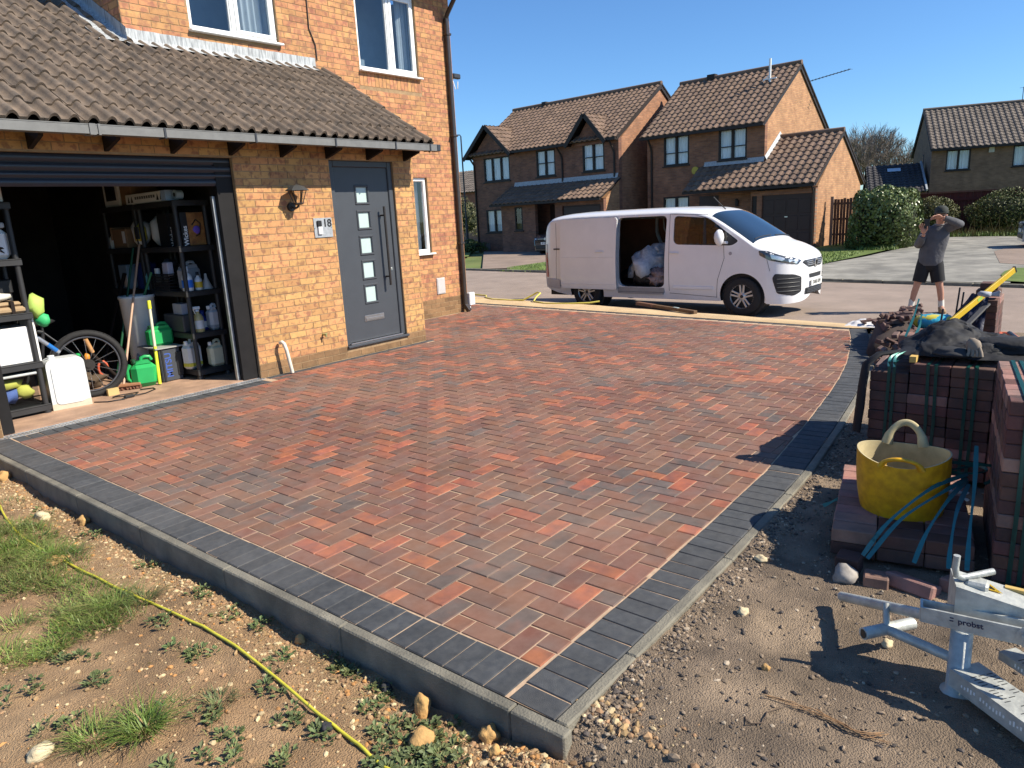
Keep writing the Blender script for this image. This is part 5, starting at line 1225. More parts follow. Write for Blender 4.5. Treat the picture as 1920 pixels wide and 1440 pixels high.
# inside: load space with ply lining, bulkhead, cab seats
q = MB(); q.box(2.32, 4.9, 1.70, 1.72, .46, 1.70);  q.box(4.9, 4.93, .2, 1.70, .46, 1.6); vput(q, 'lining', m_ply, kind='stuff')
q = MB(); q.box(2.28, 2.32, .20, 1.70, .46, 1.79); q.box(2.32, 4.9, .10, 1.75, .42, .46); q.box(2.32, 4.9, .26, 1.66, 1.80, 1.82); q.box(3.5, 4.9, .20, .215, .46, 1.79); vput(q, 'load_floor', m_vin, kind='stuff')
q = MB(); q.tube([(3.50, 1.66, 1.78), (3.50, 1.66, 1.45), (3.48, 1.66, 1.36), (3.38, 1.66, 1.15), (3.35, 1.66, .95), (3.35, 1.66, .50)], .05, 8, flat=.6); q.box(2.95, 3.33, 1.62, 1.69, .96, 1.08); q.tube([(3.22, 1.66, 1.10), (3.22, 1.66, 1.3), (3.33, 1.66, 1.5), (3.35, 1.66, 1.72), (3.0, 1.66, 1.74)], .02, 6); q.tube([(2.46, .14, .5), (2.44, .14, 1.2), (2.42, .2, 1.78)], .03, 6); vput(q, 'inner_pillar', pm('inner_white', (.55, .54, .50), .5, .08), kind='stuff')
q = MB(); q.box(2.43, 3.46, -.0+.02, .10, .36, .46, 0, None, .01); q.box(2.45, 3.44, .005, .03, .33, .36); vput(q, 'door_step', pm('step_grey', (.30, .29, .28), .5))
m_seat = pm('seat_cloth', (.16, .12, .09), .9, .15)
for y0 in (.42, 1.25):
    q = MB(); q.box(1.72, 2.18, y0-.22, y0+.22, .75, .92, 0, None, .04); q.box(2.02, 2.22, y0-.23, y0+.23, .92, 1.46, 0, None, .06); q.box(2.06, 2.18, y0-.12, y0+.12, 1.48, 1.68, 0, None, .04); vput(q, 'seat', m_seat)
q = MB(); q.box(.85, 1.25, .18, 1.74, .95, 1.20, 0, None, .06); q.tube([(1.33+.02*cos(a), .5+.17*cos(a), 1.2+.17*sin(a)) for a in [k*pi/8 for k in range(17)]], .014, 6); vput(q, 'dashboard', m_vin)
q = MB(); q.tube([(1.78, CY-.15, 1.86), (1.90, CY-.15, 1.93), (2.10, CY-.16, 2.12)] if False else [(1.62, CY-.1, 1.83), (1.70, CY-.1, 1.90), (1.86, CY-.1, 2.06)], .010, 5); vput(q, 'roof_aerial', m_vb)
# load
def vthing(name, label, cat, c, parts):
    P = VM @ Vector(c); t = thing(name, label, cat, P)
    for nm, b, mt in parts:
        vput(b, nm, mt, t)
    return t
m_rub = pm('rubble_sack', (.42, .47, .53), .5, .2, 8, bump=.6, bs=14, bd=.04)
b = MB(); b.blob((3.05, .62, .80), (.40, .42, .36), 3, .35, 3, fr=2.6); b.blob((2.92, .70, 1.10), (.22, .26, .16), 9, .4, 3, fr=3)
vthing('rubble_sack', 'pale blue-white rubble sacks bulging behind the open van door', 'sack', (3.05, .62, .46), [('sack', b, m_rub)])
b = MB(); b.blob((3.02, .33, .64), (.24, .17, .20), 5, .3, 3, fr=3)
vthing('tool_bag', 'black tool bag lying at the front of the van load', 'bag', (3.02, .33, .46), [('bag', b, pm('black_bag', (.02, .02, .022), .35, .3, bump=.7, bs=20, bd=.03))])
b = MB(); b.blob((2.68, .30, .62), (.25, .16, .17), 7, .45, 3, fr=3.5)
vthing('polythene_bag', 'crumpled clear polythene bag in the van doorway', 'bag', (2.68, .30, .46), [('bag', b, pm('polythene', (.24, .19, .20), .25, .35, 14, bump=1, bs=22, bd=.04, spec=.7))])
b = MB(); b.box(2.36, 2.66, .45, .95, .46, .95, 0, None, .03); b.tube([(2.4, .42, .97), (2.7, .5, 1.0), (2.85, .55, .93)], .02, 6)
vthing('tool_box', 'dark tool box against the van bulkhead', 'box', (2.5, .7, .46), [('box', b, m_vb)])
# ================================================================ inside the garage
m_rack = pm('rack_plastic', (.028, .028, .029), .5, .15, spec=.4)
m_card = pm('cardboard', (.24, .14, .075), .85, .12, 8)
m_wbox = pm('white_carton', (.72, .71, .69), .6, .06, 6)
m_clear = glass('clear_plastic', (.75, .78, .78), 1.35, .15)
m_hdpe = pm('milky_plastic', (.62, .64, .63), .35, .08, 5, spec=.5)
m_green = pm('green_can', (.02, .33, .09), .35, .1, spec=.5)
m_dgreen = pm('dark_green_plastic', (.012, .07, .03), .4, .1)
def rack(label, x0, x1, y0, y1, zs):
    t = thing('shelving_unit', label, 'shelving', ((x0+x1)/2, (y0+y1)/2, .012), group='black plastic shelving units in the garage')
    for z in zs:
        b = MB(); b.box(x0, x1, y0, y1, z-.012, z, 0, None, .004)
        for q in ((x0, x1, y0, y0+.012), (x0, x1, y1-.012, y1), (x0, x0+.012, y0+.0125, y1-.0125), (x1-.012, x1, y0+.0125, y1-.0125)): b.box(*q, z-.06, z-.0125)
        b.obj('shelf', m_rack, t)
    for x in (x0+.035, x1-.035):
        for y in (y0+.035, y1-.035):
            b = MB(); zz = .012
            for z in zs: b.cyl((x, y, zz), (x, y, z-.03), .026, .026, 10); b.cyl((x, y, z-.06), (x, y, z-.07), .032, .03, 10); zz = z+.001
            b.cyl((x, y, .012), (x, y, .05), .036, .034, 10); b.obj('post', m_rack, t)
    return t
rack('black plastic shelving unit at the left, with white boxes and a clear crate', 1.97, 2.40, 7.76, 8.22, [.10, .52, .99, 1.49, 2.0])
rack('black plastic shelving unit at the right side, with bottles on its front end', 3.90, 4.31, 7.76, 8.66, [.12, .54, 1.01, 1.50, 1.99])
rack('black plastic shelving unit deep in the garage behind the right-hand one', 3.90, 4.31, 8.70, 9.60, [.12, .54, 1.01, 1.50, 1.99])
def boxy(name, label, cat, x0, x1, y0, y1, z0, z1, mat, extra=None, ch=.006):
    t = thing(name, label, cat, ((x0+x1)/2, (y0+y1)/2, z0)); b = MB(); b.box(x0, x1, y0, y1, z0, z1, 0, None, ch); b.obj('box', mat, t)
    for nm, q, mt in (extra or []):
        b = MB(); b.box(*q); b.obj(nm, mt, t)
    return t
FY = Matrix(((1, 0, 0, 0), (0, 0, -1, 0), (0, 1, 0, 0), (0, 0, 0, 1)))      # text facing -Y
FXm = Matrix(((0, 0, -1, 0), (-1, 0, 0, 0), (0, 1, 0, 0), (0, 0, 0, 1)))    # text facing -X
def jerry(name, label, cat, c, w, d, h, mat, rz=0, liquid=None, screw=m_dgreen, ch=.03):
    t = thing(name, label, cat, c, rz); M = wm(t); b = MB()
    b.box(-w/2, w/2, -d/2, d/2, 0, h*.80, 0, M, ch); b.prism([(-w/2+ch, h*.78), (w/2-ch, h*.78), (w/2-ch*1.5, h*.90), (-w*.1, h*.90), (-w/2+ch*1.2, h*.84)], -d/2+ch*.6, d/2-ch*.6, 0, M @ Matrix(((1, 0, 0, 0), (0, 0, -1, 0), (0, 1, 0, 0), (0, 0, 0, 1)))); b.obj('body', mat, t)
    b = MB(); b.tube([M @ Vector(p) for p in ((-w*.05, 0, h*.86), (-w*.02, 0, h*.97), (w*.12, 0, h), (w*.30, 0, h*.98), (w*.36, 0, h*.86))], d*.13, 8); b.obj('handle', mat, t)
    b = MB(); b.cyl(M @ Vector((-w*.32, 0, h*.82)), M @ Vector((-w*.34, 0, h*.95)), d*.16, None, 12); b.obj('cap', screw, t)
    if liquid:
        b = MB(); b.box(-w/2-.001, w/2+.001, -d/2-.001, d/2+.001, .004, h*.30, 0, M, ch); b.obj('liquid', liquid, t)
    return t
def bottle(name, label, c, r, h, mat, cap, spray=False, lab=None):
    t = thing(name, label, 'bottle', c); M = Matrix.Translation(Vector(c)); b = MB()
    b.lathe([(0, 0), (r*.95, 0), (r, .01), (r, h*.55), (r*.75, h*.66), (r*.34, h*.74), (r*.34, h*.8)], 16, 0, M); b.obj('body', mat, t)
    b = MB()
    if spray: b.lathe([(r*.42, h*.8), (r*.42, h*.86), (r*.2, h*.87)], 12, 0, M); b.box(-r*1.0, r*.6, -r*.25, r*.25, h*.88, h, 0, M, .006); b.bar(M @ Vector((-r*.8, 0, h*.9)), M @ Vector((-r*.5, 0, h*.72)), .014, .008)
    else: b.lathe([(0, h), (r*.42, h), (r*.42, h*.8)], 12, 0, M)
    b.obj('spray_head' if spray else 'cap', cap, t)
    if lab:
        b = MB(); b.lathe([(r+.0015, h*.14), (r+.0015, h*.46)], 16, 0, M, cap=False); b.obj('label_band', lab, t)
    return t
# left rack
t = thing('storage_crate', 'clear lidded crate of blue and yellow cloths on the lowest left shelf', 'crate', (2.16, 7.98, .10))
b = MB(); b.box(1.985, 2.33, 7.80, 8.3, .105, .40, 0, None, .01); b.obj('tub', m_clear, t); b = MB(); b.box(1.975, 2.345, 7.785, 8.32, .40, .425, 0, None, .008); b.obj('lid', pm('clear_lid', (.45, .47, .46), .4), t)
b = MB(); b.blob((2.10, 7.95, .22), (.10, .12, .09), 2, .3); b.obj('blue_cloth', pm('blue_cloth', (.10, .16, .42), .8), t); b = MB(); b.blob((2.24, 7.93, .24), (.09, .10, .07), 4, .3); b.blob((2.12, 7.95, .32), (.13, .12, .05), 6, .3); b.obj('yellow_cloth', pm('yellow_cloth', (.62, .60, .12), .8), t)
boxy('carton', 'large plain white carton on the second left shelf', 'box', 1.985, 2.355, 7.80, 8.25, .522, .86, m_wbox)
boxy('carton', 'tall thin white board standing just right of the white carton on the left rack', 'box', 2.405, 2.43, 7.86, 8.2, .47, .93, m_wbox)
t = boxy('mesh_crate', 'black open-sided crate on the third left shelf behind the tan bag', 'crate', 1.99, 2.35, 7.98, 8.4, 1.17, 1.30, black, ch=.01)
b = MB(); b.box(1.99, 2.12, 7.90, 8.3, 1.175, 1.32, 0, None, .02); b.obj('blue_pouch', pm('blue_pouch', (.02, .09, .32), .6), t)
t = thing('folded_bag', 'folded tan canvas bag with dark straps on the third left shelf', 'bag', (2.2, 7.86, .99)); b = MB(); b.box(1.98, 2.37, 7.77, 8.2, .992, 1.055, 0, None, .02); b.box(2.0, 2.34, 7.79, 8.1, 1.055, 1.10, 0, None, .02); b.obj('canvas', pm('tan_canvas', (.33, .23, .13), .9), t); b = MB(); b.box(2.24, 2.27, 7.765, 8.1, .991, 1.105); b.obj('strap', m_fascia, t)
b = MB(); b.blob((2.16, 7.9, 1.14), (.12, .09, .045), 3, .4); o = b.obj('work_gloves', pm('pale_gloves', (.55, .54, .48), .9)); tag(o, 'pale gloves lying on the folded tan bag', 'gloves')
t = thing('hi_vis_bag', 'lime green and white carrier hanging on the right post of the left rack', 'bag', (2.47, 7.85, .86)); b = MB(); b.blob((2.46, 7.85, 1.03), (.075, .08, .12), 6, .35); b.obj('lime_cloth', pm('lime_cloth', (.42, .58, .12), .7), t); b = MB(); b.blob((2.50, 7.86, .90), (.06, .07, .07), 8, .3); b.obj('green_cloth', pm('green_cloth', (.03, .36, .12), .6), t)
t = thing('bagged_pack', 'blue and white plastic pack with black scribbled print on the fourth left shelf', 'pack', (2.2, 7.9, 1.49)); b = MB(); b.box(1.99, 2.35, 7.80, 8.2, 1.492, 1.76, 0, None, .04); b.obj('pack', m_wbox, t); b = MB(); b.box(1.989, 2.16, 7.798, 8.15, 1.50, 1.70, 0, None, .03); b.obj('blue_panel', pm('pack_blue', (.03, .20, .50), .4), t)
b = MB(); b.tube([(2.20+.09*sin(k*1.9), 7.797, 1.60+.055*cos(k*2.7)) for k in range(14)], .008, 5); b.obj('print', black, t, kind='stuff'); b = MB(); b.box(1.98, 2.33, 7.79, 8.2, 1.77, 1.82, 0, None, .01); b.obj('lid', pm('grey_lid', (.35, .36, .36), .5), t)
boxy('carton', 'white carton at the top of the left rack, cut by the picture edge', 'box', 1.98, 2.37, 7.82, 8.3, 2.002, 2.25, m_wbox)
# right rack, top shelf
t = boxy('long_carton', 'long white carton with dark tree silhouettes on the top right shelf', 'box', 3.91, 4.05, 7.90, 8.86, 1.992, 2.105, m_wbox)
b = MB()
for y in (8.78, 8.70, 8.08, 8.0): b.add([(3.9085, y+.03, 2.01), (3.9085, y-.03, 2.01), (3.9085, y, 2.085)], [(0, 1, 2), (2, 1, 0)])
b.obj('tree_print', m_anthd, t, kind='stuff'); b = MB(); b.box(3.908, 4.052, 7.898, 8.0, 1.995, 2.103); b.obj('blue_end', pm('pale_blue_print', (.30, .42, .62), .5), t)
b = MB()
for i in range(9): b.box(3.9075, 3.909, 8.62-i*.055, 8.58-i*.055, 2.04, 2.07)
b.obj('print', pm('print_grey', (.1, .1, .1), .6), t, kind='stuff')
t = thing('duct_roll', 'pale blue ring roll beside the long carton on the top shelf', 'roll', (4.0, 7.82, 1.99)); b = MB(); b.tube([(3.98+.0, 7.84, 2.05)]+[(4.06, 7.84, 2.05)], .05, 18); b.obj('roll', pm('roll_blue', (.34, .45, .55), .5), t); b = MB(); b.cyl((3.975, 7.84, 2.05), (3.981, 7.84, 2.05), .022, None, 12); b.obj('core', black, t)
boxy('white_carton', 'square white carton with a speaker-like face at the back of the top shelf', 'box', 3.92, 4.2, 9.05, 9.45, 1.992, 2.28, m_wbox, [('dark_face', (3.915, 3.921, 9.12, 9.38, 2.06, 2.24), black)])
boxy('carton', 'brown carton beside the white one on the top shelf at the back', 'box', 3.93, 4.25, 8.74, 9.02, 1.992, 2.30, m_card)
# fourth shelf
m_bprint = pm('box_oak_print', (.36, .17, .05), .6, .3, 9, col2=(.22, .09, .03))
for nm, y0, lb in (('tool_carton', 7.80, 'orange wood-print tool box with a purple tool picture at the front of the fourth shelf'), ('tool_carton', 8.10, 'second wood-print tool box standing behind the front one')):
    t = boxy(nm, lb, 'box', 3.98, 4.25, y0, y0+.22, 1.502, 1.86, m_bprint, [('black_band', (3.978, 4.055, y0-.002, y0+.222, 1.503, 1.861), black)])
    text('lettering', 'Wickes', .07, Matrix.Translation((4.02, y0-.003, 1.61)) @ FY @ Matrix.Rotation(pi/2, 4, 'Z'), white, t, .0005, True)
    b = MB(); b.blob((4.15, y0-.004, 1.67), (.045, .006, .045), 4, .2); b.obj('purple_print', pm('purple_print', (.16, .09, .50), .5), t); b = MB(); b.tube([(4.10, y0-.004, 1.72), (4.15, y0-.006, 1.78), (4.20, y0-.004, 1.74), (4.18, y0-.004, 1.62), (4.13, y0-.004, 1.60)], .007, 5); b.obj('cord_print', black, t)
t = thing('plastic_sack', 'yellow and white printed plastic sack leaning on the fourth shelf', 'sack', (3.95, 8.75, 1.5)); b = MB(); b.blob((4.0, 8.80, 1.66), (.09, .16, .17), 3, .25, 2); b.obj('sack', m_wbox, t); b = MB(); b.blob((3.955, 8.72, 1.66), (.06, .10, .12), 5, .2, 2); b.obj('yellow_panel', pm('sack_yellow', (.55, .45, .06), .5), t); b = MB(); b.box(3.885, 3.90, 8.62, 8.72, 1.60, 1.74, 0, None, .005); b.obj('dark_panel', m_anthd, t)
t = thing('plastic_sack', 'greyish clear sack between the yellow sack and the tool boxes', 'sack', (4.05, 8.45, 1.5)); b = MB(); b.blob((4.05, 8.45, 1.68), (.10, .08, .18), 7, .2, 2); b.obj('sack', pm('grey_sack', (.42, .41, .38), .5), t)
boxy('open_carton', 'open brown carton on the fourth shelf at the back', 'box', 3.93, 4.2, 9.05, 9.42, 1.502, 1.73, m_card, [('flap', (3.92, 4.2, 9.43, 9.44, 1.60, 1.75), m_card), ('label', (3.926, 3.93, 9.08, 9.15, 1.56, 1.70), m_wbox)])
bottle('white_bottle', 'small white tub beside the open carton on the fourth shelf', (3.98, 9.52, 1.50), .05, .22, m_hdpe, white)
# third shelf
m_sblue = pm('blue_liquid', (.03, .16, .62), .3, .1); m_lab = pm('label_black', (.02, .02, .02), .5)
bottle('spray_bottle', 'white spray bottle with blue liquid at the front of the third shelf', (3.97, 7.83, 1.01), .058, .27, m_hdpe, white, False, m_sblue)
bottle('white_bottle', 'slim white bottle with a yellow and black label next to the blue one', (4.09, 7.82, 1.01), .042, .20, m_hdpe, black, False, pm('label_yellow', (.55, .38, .03), .5))
t = thing('funnel', 'grey plastic funnel upside down on the third shelf', 'funnel', (4.20, 7.85, 1.01)); b = MB(); b.lathe([(.065, 0), (.06, .02), (.018, .12), (.012, .17)], 16, 0, T(4.20, 7.85, 1.012), cap=False); b.obj('cone', pm('funnel_grey', (.46, .45, .43), .5), t)
jerry('grey_jerrycan', 'grey jerrycan behind the white bottles on the third shelf', 'jerrycan', (4.10, 8.02, 1.01), .24, .14, .31, pm('grey_can', (.34, .34, .35), .45), .2, screw=black)
t = thing('mesh_basket', 'black mesh basket full of bottles on the third shelf', 'basket', (3.98, 8.35, 1.01)); b = MB()
for z in (1.015, 1.05, 1.085, 1.12, 1.155, 1.19): b.box(3.905, 4.15, 8.12, 8.125, z, z+.012); b.box(3.905, 3.91, 8.125, 8.55, z, z+.012)
for k in range(18): b.box(3.904, 3.909, 8.12+k*.025, 8.13+k*.025, 1.012, 1.20)
b.box(3.91, 4.15, 8.13, 8.55, 1.012, 1.02); b.obj('basket', black, t, kind='stuff'); b = MB(); b.box(3.93, 4.0, 8.15, 8.28, 1.18, 1.33, 0, None, .01); b.obj('label_card', pm('lilac_card', (.42, .42, .52), .6), t); b = MB(); b.blob((4.03, 8.30, 1.30), (.07, .10, .07), 2, .3); b.obj('dark_bundle', m_anthd, t); b = MB(); b.cyl((3.95, 8.45, 1.1), (3.95, 8.45, 1.26), .03); b.cyl((4.02, 8.40, 1.1), (4.02, 8.40, 1.28), .03); b.obj('bottles', m_hdpe, t, kind='stuff')
bottle('spray_bottle', 'teal trigger spray bottle left of the mesh basket', (3.97, 8.74, 1.01), .055, .29, pm('teal_bottle', (.20, .48, .46), .3), white, True)
boxy('blue_carton', 'pale blue carton with print at the back of the third shelf', 'box', 3.93, 4.15, 9.2, 9.42, 1.012, 1.30, pm('dull_blue_carton', (.20, .28, .36), .6), [('white_label', (3.925, 3.93, 9.21, 9.30, 1.03, 1.18), m_wbox)])
t = thing('blue_drum', 'dark blue drum on the third shelf behind the poles', 'drum', (4.06, 8.95, 1.01)); b = MB(); b.lathe([(.12, 0), (.125, .02), (.125, .28), (.10, .31), (0, .31)], 20, 0, T(4.06, 8.95, 1.012)); b.obj('drum', pm('drum_blue', (.015, .035, .14), .4), t)
# second shelf
bottle('spray_bottle', 'trigger spray bottle of amber liquid at the front of the second shelf', (4.03, 7.83, .54), .055, .29, pm('amber_liquid', (.50, .40, .17), .3), white, True, m_hdpe)
bottle('blue_tub', 'dark blue tub with a white tag behind the amber spray', (4.16, 7.98, .54), .06, .22, pm('navy_tub', (.02, .04, .22), .4), pm('navy_tub', (.02, .04, .22), .4), False, m_wbox)
jerry('clear_jerrycan', 'clear jerrycan of grey-blue liquid at the right of the second shelf', 'jerrycan', (4.22, 7.86, .54), .12, .13, .29, pm('cloudy_plastic', (.46, .49, .52), .3), 0, pm('grey_liquid', (.22, .26, .30), .3), white)
boxy('grey_tub', 'dark grey tub holding a blue-white carton on the second shelf', 'tub', 3.91, 4.1, 7.95, 8.40, .542, .74, pm('charcoal_tub', (.06, .062, .066), .5), [('carton', (3.94, 4.05, 8.0, 8.2, .742, .86), pm('greyblue_carton', (.34, .36, .42), .6))], .012)
t = thing('white_bucket', 'large white bucket standing behind the green fuel can', 'bucket', (3.74, 8.52, .012)); b = MB(); b.lathe([(.15, .0), (.155, .01), (.185, .92), (.195, .93), (.195, .96), (.18, .96)], 24, 0, T(3.74, 8.62, .012), cap=False); b.obj('bucket', m_hdpe, t)
# bottom shelf
jerry('jerrycan', 'milky jerrycan of yellow liquid on the lowest right shelf', 'jerrycan', (3.97, 7.98, .12), .20, .14, .34, m_hdpe, .3, pm('yellow_liquid', (.58, .55, .06), .3), white)
jerry('jerrycan', 'cream jerrycan with a black label at the front right of the lowest shelf', 'jerrycan', (4.19, 7.86, .12), .17, .13, .30, pm('cream_plastic', (.60, .59, .42), .35), 0, None, white)
# floor
t = thing('tool_case', 'dark grey tool case with a blue name on its side, upright on the floor', 'tool case', (3.74, 8.12, .012)); b = MB(); b.box(3.62, 3.86, 8.03, 8.28, .012, .39, 0, None, .012); b.obj('case', m_anth, t); b = MB(); b.box(3.80, 3.87, 8.02, 8.29, .06, .34, 0, None, .01); b.box(3.64, 3.66, 8.022, 8.285, .012, .385); b.obj('clasp_strip', black, t, kind='stuff'); b = MB(); b.box(3.58, 3.90, 8.01, 8.45, .392, .405); b.obj('lid_board', pm('grey_board', (.30, .30, .29), .6), t)
text('lettering', 'MITSU', .10, Matrix.Translation((3.715, 8.0285, .20)) @ FY @ Matrix.Rotation(pi/2, 4, 'Z'), pm('print_blue', (.05, .10, .35), .5), t, .0005, True)
jerry('fuel_can', 'green fuel can resting on top of the dark tool case', 'fuel can', (3.76, 8.25, .405), .27, .15, .25, m_green, 0)
t = jerry('fuel_can', 'bright green fuel can on the floor in front of the tool case', 'fuel can', (3.44, 8.06, .012), .26, .15, .33, m_green, -.25, ch=.05)
b = MB(); b.tube([(3.32, 8.09, .27), (3.285, 8.10, .22), (3.28, 8.10, .12), (3.33, 8.09, .06)], .02, 8); b.obj('side_handle', m_green, t)
t = thing('white_jerrycan', 'big square white jerrycan on the floor beside the left rack', 'jerrycan', (2.60, 7.86, .012), -.15); M_ = wm(t)
b = MB(); b.prism(rnd_poly([(-.17, 0), (.17, 0), (.165, .50), (-.165, .50)], [.03, .03, .07, .07]), -.10, .10, 0, M_ @ Matrix(((1, 0, 0, 0), (0, 0, -1, 0), (0, 1, 0, 0), (0, 0, 0, 1)))); b.obj('body', m_hdpe, t)
b = MB(); b.prism(rnd_poly([(-.13, .05), (.13, .05), (.13, .44), (-.13, .44)], .05), .10, .108, 0, M_ @ Matrix(((1, 0, 0, 0), (0, 0, -1, 0), (0, 1, 0, 0), (0, 0, 0, 1)))); b.obj('front_panel', m_hdpe, t)
b = MB(); b.prism([(-.171, .0), (.171, .0), (.171, .07), (.05, .055), (-.06, .075), (-.171, .06)], -.101, .1015, 0, M_ @ Matrix(((1, 0, 0, 0), (0, 0, -1, 0), (0, 1, 0, 0), (0, 0, 0, 1)))); b.obj('dusty_base', pm('dusty_base', (.55, .48, .36), .6), t)
b = MB(); b.cyl(M_ @ Vector((-.09, 0, .498)), M_ @ Vector((-.09, 0, .53)), .03, None, 14); b.obj('cap', white, t)
for nm, lb, p, q, r_, mt in (('pickaxe_handle', 'yellow fibreglass tool handle leaning upright by the tool case', (3.55, 7.97, .02), (3.66, 8.15, .93), .019, None), ('broom_stake', 'dark green stake leaning left of the broom handle', (3.35, 8.6, .02), (3.87, 8.78, 1.50), .014, m_dgreen), ('broom_stake', 'brighter green stake leaning right of the broom handle', (3.42, 8.75, .02), (3.88, 8.45, 1.22), .014, pm('stake_green', (.03, .16, .07), .5)), ('grey_pole', 'pale grey metal pole leaning behind the green fuel can', (3.45, 8.35, .02), (3.85, 8.8, .72), .016, pm('grey_pole', (.34, .33, .33), .4)), ('spade_shaft', 'dark wooden spade shaft leaning behind the bicycle wheel', (3.3, 8.9, .02), (3.9, 9.2, 1.2), .022, m_fascia)):
    t = thing(nm, lb, 'tool', p)
    if nm == 'pickaxe_handle':
        p_, q_ = Vector(p), Vector(q); b = MB(); b.tube([p_, p_.lerp(q_, .45)], r_, 8); b.obj('lower_shaft', pm('tool_yellow', (.62, .62, .04), .4), t); b = MB(); b.tube([p_.lerp(q_, .451), p_.lerp(q_, .9)], r_*.9, 8); b.obj('upper_shaft', pm('tool_cream', (.55, .54, .40), .5), t); b = MB(); b.tube([p_.lerp(q_, .901), q_], r_*1.15, 8); b.obj('end', pm('tool_yellow', (.62, .62, .04), .4), t)
    else:
        b = MB(); b.tube([p, q], r_, 8); b.obj('shaft', mt, t)
t = thing('mattock', 'tool with a light wooden grip leaning against the bicycle tyre', 'tool', (3.1, 8.2, .3)); b = MB(); b.tube([(3.22, 8.25, .16), (3.02, 8.25, .44), (3.02, 8.25, .46)], .018, 8); b.obj('shaft', m_fascia, t); b = MB(); b.tube([(3.03, 8.25, .45), (2.985, 8.25, .60)], .024, 8); b.obj('grip', pm('light_wood', (.45, .24, .10), .6), t)
t = thing('broom', 'broom with a pinkish wooden handle and a bristle head on the garage floor', 'broom', (3.24, 8.12, .012)); b = MB(); b.tube([(3.22, 8.10, .06), (3.91, 8.70, 1.54)], .013, 8); b.obj('handle', pm('pink_wood', (.45, .29, .20), .6), t); b = MB(); b.bar((3.12, 8.14, .065), (3.36, 8.0, .065), .055, .03, ch=.006); b.obj('head', pm('broom_wood', (.30, .14, .07), .7), t)
b = MB()
for k in range(70): s = k/70; x, y = 3.12+.24*s, 8.14-.14*s; b.bar((x, y, .052), (x+R.gauss(0, .01), y+R.gauss(0, .018), .014), .012, .02)
b.obj('bristles', pm('bristle_brown', (.14, .06, .035), .9), t, kind='stuff')
t = thing('wood_offcut', 'small yellow wood offcut beside the broom head', 'wood', (3.05, 8.0, .012)); b = MB(); b.box(2.99, 3.10, 7.93, 7.97, .012, .085, 0, T(0, 0, 0)); b.obj('block', pm('pine_offcut', (.50, .36, .15), .8), t)
t = thing('extension_lead', 'thin black cable lying in loops on the sunlit garage floor', 'cable', (3.1, 7.68, .012)); b = MB(); b.tube([(2.78, 7.76, .02), (2.86, 7.64, .02), (3.0, 7.60, .02), (3.12, 7.66, .02), (3.22, 7.76, .025), (3.05, 7.84, .02), (2.96, 7.76, .03), (3.08, 7.62, .03), (3.25, 7.66, .02), (3.40, 7.76, .02), (3.42, 7.84, .02), (3.30, 7.90, .02)], .006, 5); b.obj('cable', black, t); b = MB(); b.box(3.02, 3.12, 7.61, 7.66, .012, .045, 0, None, .01); b.obj('plug', black, t)
# bicycle, rear wheel towards the light
def ring(b, c, ax, r, rr, n=40, m=0): 
    c = Vector(c); u = Vector((ax[0], ax[1], 0)).normalized(); b.tube([c+u*r*cos(2*pi*k/n)+Vector((0, 0, r*sin(2*pi*k/n))) for k in range(n+1)], rr, 8, m, caps=False)
BK = thing('bicycle', 'black mountain bike standing behind the white jerrycan, its wheel in the sun', 'bicycle', (2.75, 8.1, .012)); bd_ = Vector((.94, -.34, 0)).normalized(); wc = Vector((2.90, 8.05, .365)); wc2 = wc-bd_*1.08
for c, k in ((wc, 0), (wc2, 1)):
    b = MB(); ring(b, c, bd_, .322, .028); 
    for q in range(52):
        a = 2*pi*q/52; e = Vector((0, 0, 1))*sin(a)+bd_*cos(a); b.bar(c+e*.338, c+e*.356, .05, .02, up=bd_.cross(Vector((0, 0, 1))))
    w_ = b.obj('wheel', m_tyre, BK); b = MB(); ring(b, c, bd_, .285, .011); b.obj('rim', pm('bike_rim', (.12, .12, .13), .35, metal=.6), w_)
    b = MB()
    for q in range(16): a = 2*pi*q/16; e = Vector((0, 0, 1))*sin(a)+bd_*cos(a); b.bar(c+Vector((0, 0, 0)), c+e*.28, .003, .003)
    b.obj('spokes', m_steel, w_, kind='stuff'); b = MB(); s_ = bd_.cross(Vector((0, 0, 1))); b.cyl(c-s_*.05, c+s_*.05, .03); b.cyl(c+s_*.035, c+s_*.04, .06 if k == 0 else .04, None, 16); b.obj('hub', pm('hub_brown', (.05, .045, .04), .5, metal=.5), w_)
b = MB(); bb = wc-bd_*.42+Vector((0, 0, -.06)); st_ = bb+Vector((0, 0, .44))-bd_*-.08; hd = wc2+Vector((0, 0, .50))+bd_*.17
b.tube([bb, st_], .018); b.tube([bb, hd], .022); b.tube([st_, hd+Vector((0, 0, .06))], .019); b.tube([st_, wc], .010); b.tube([bb, wc], .011); b.tube([hd+Vector((0, 0, .1)), wc2], .02); b.obj('frame', pm('bike_frame_black', (.02, .02, .022), .3, spec=.6), BK)
b = MB(); b.tube([(2.40, 7.94, .78), (2.62, 7.95, .55)], .020, 8); b.obj('frame_tube', pm('bike_silver', (.34, .36, .40), .3, metal=.5), BK); b = MB(); b.tube([(2.53, 7.946, .645), (2.60, 7.949, .57)], .0215, 8); b.obj('blue_decal', pm('decal_blue', (.02, .14, .42), .3), BK)
b = MB(); b.blob(st_+Vector((0, 0, .10)), (.12, .07, .035), 2, .2); b.tube([st_, st_+Vector((0, 0, .1))], .013); b.obj('saddle', black, BK); b = MB(); s_ = bd_.cross(Vector((0, 0, 1))); b.tube([hd+Vector((0, 0, .18))-s_*.3, hd+Vector((0, 0, .16)), hd+Vector((0, 0, .18))+s_*.3], .013); b.obj('handlebar', black, BK)
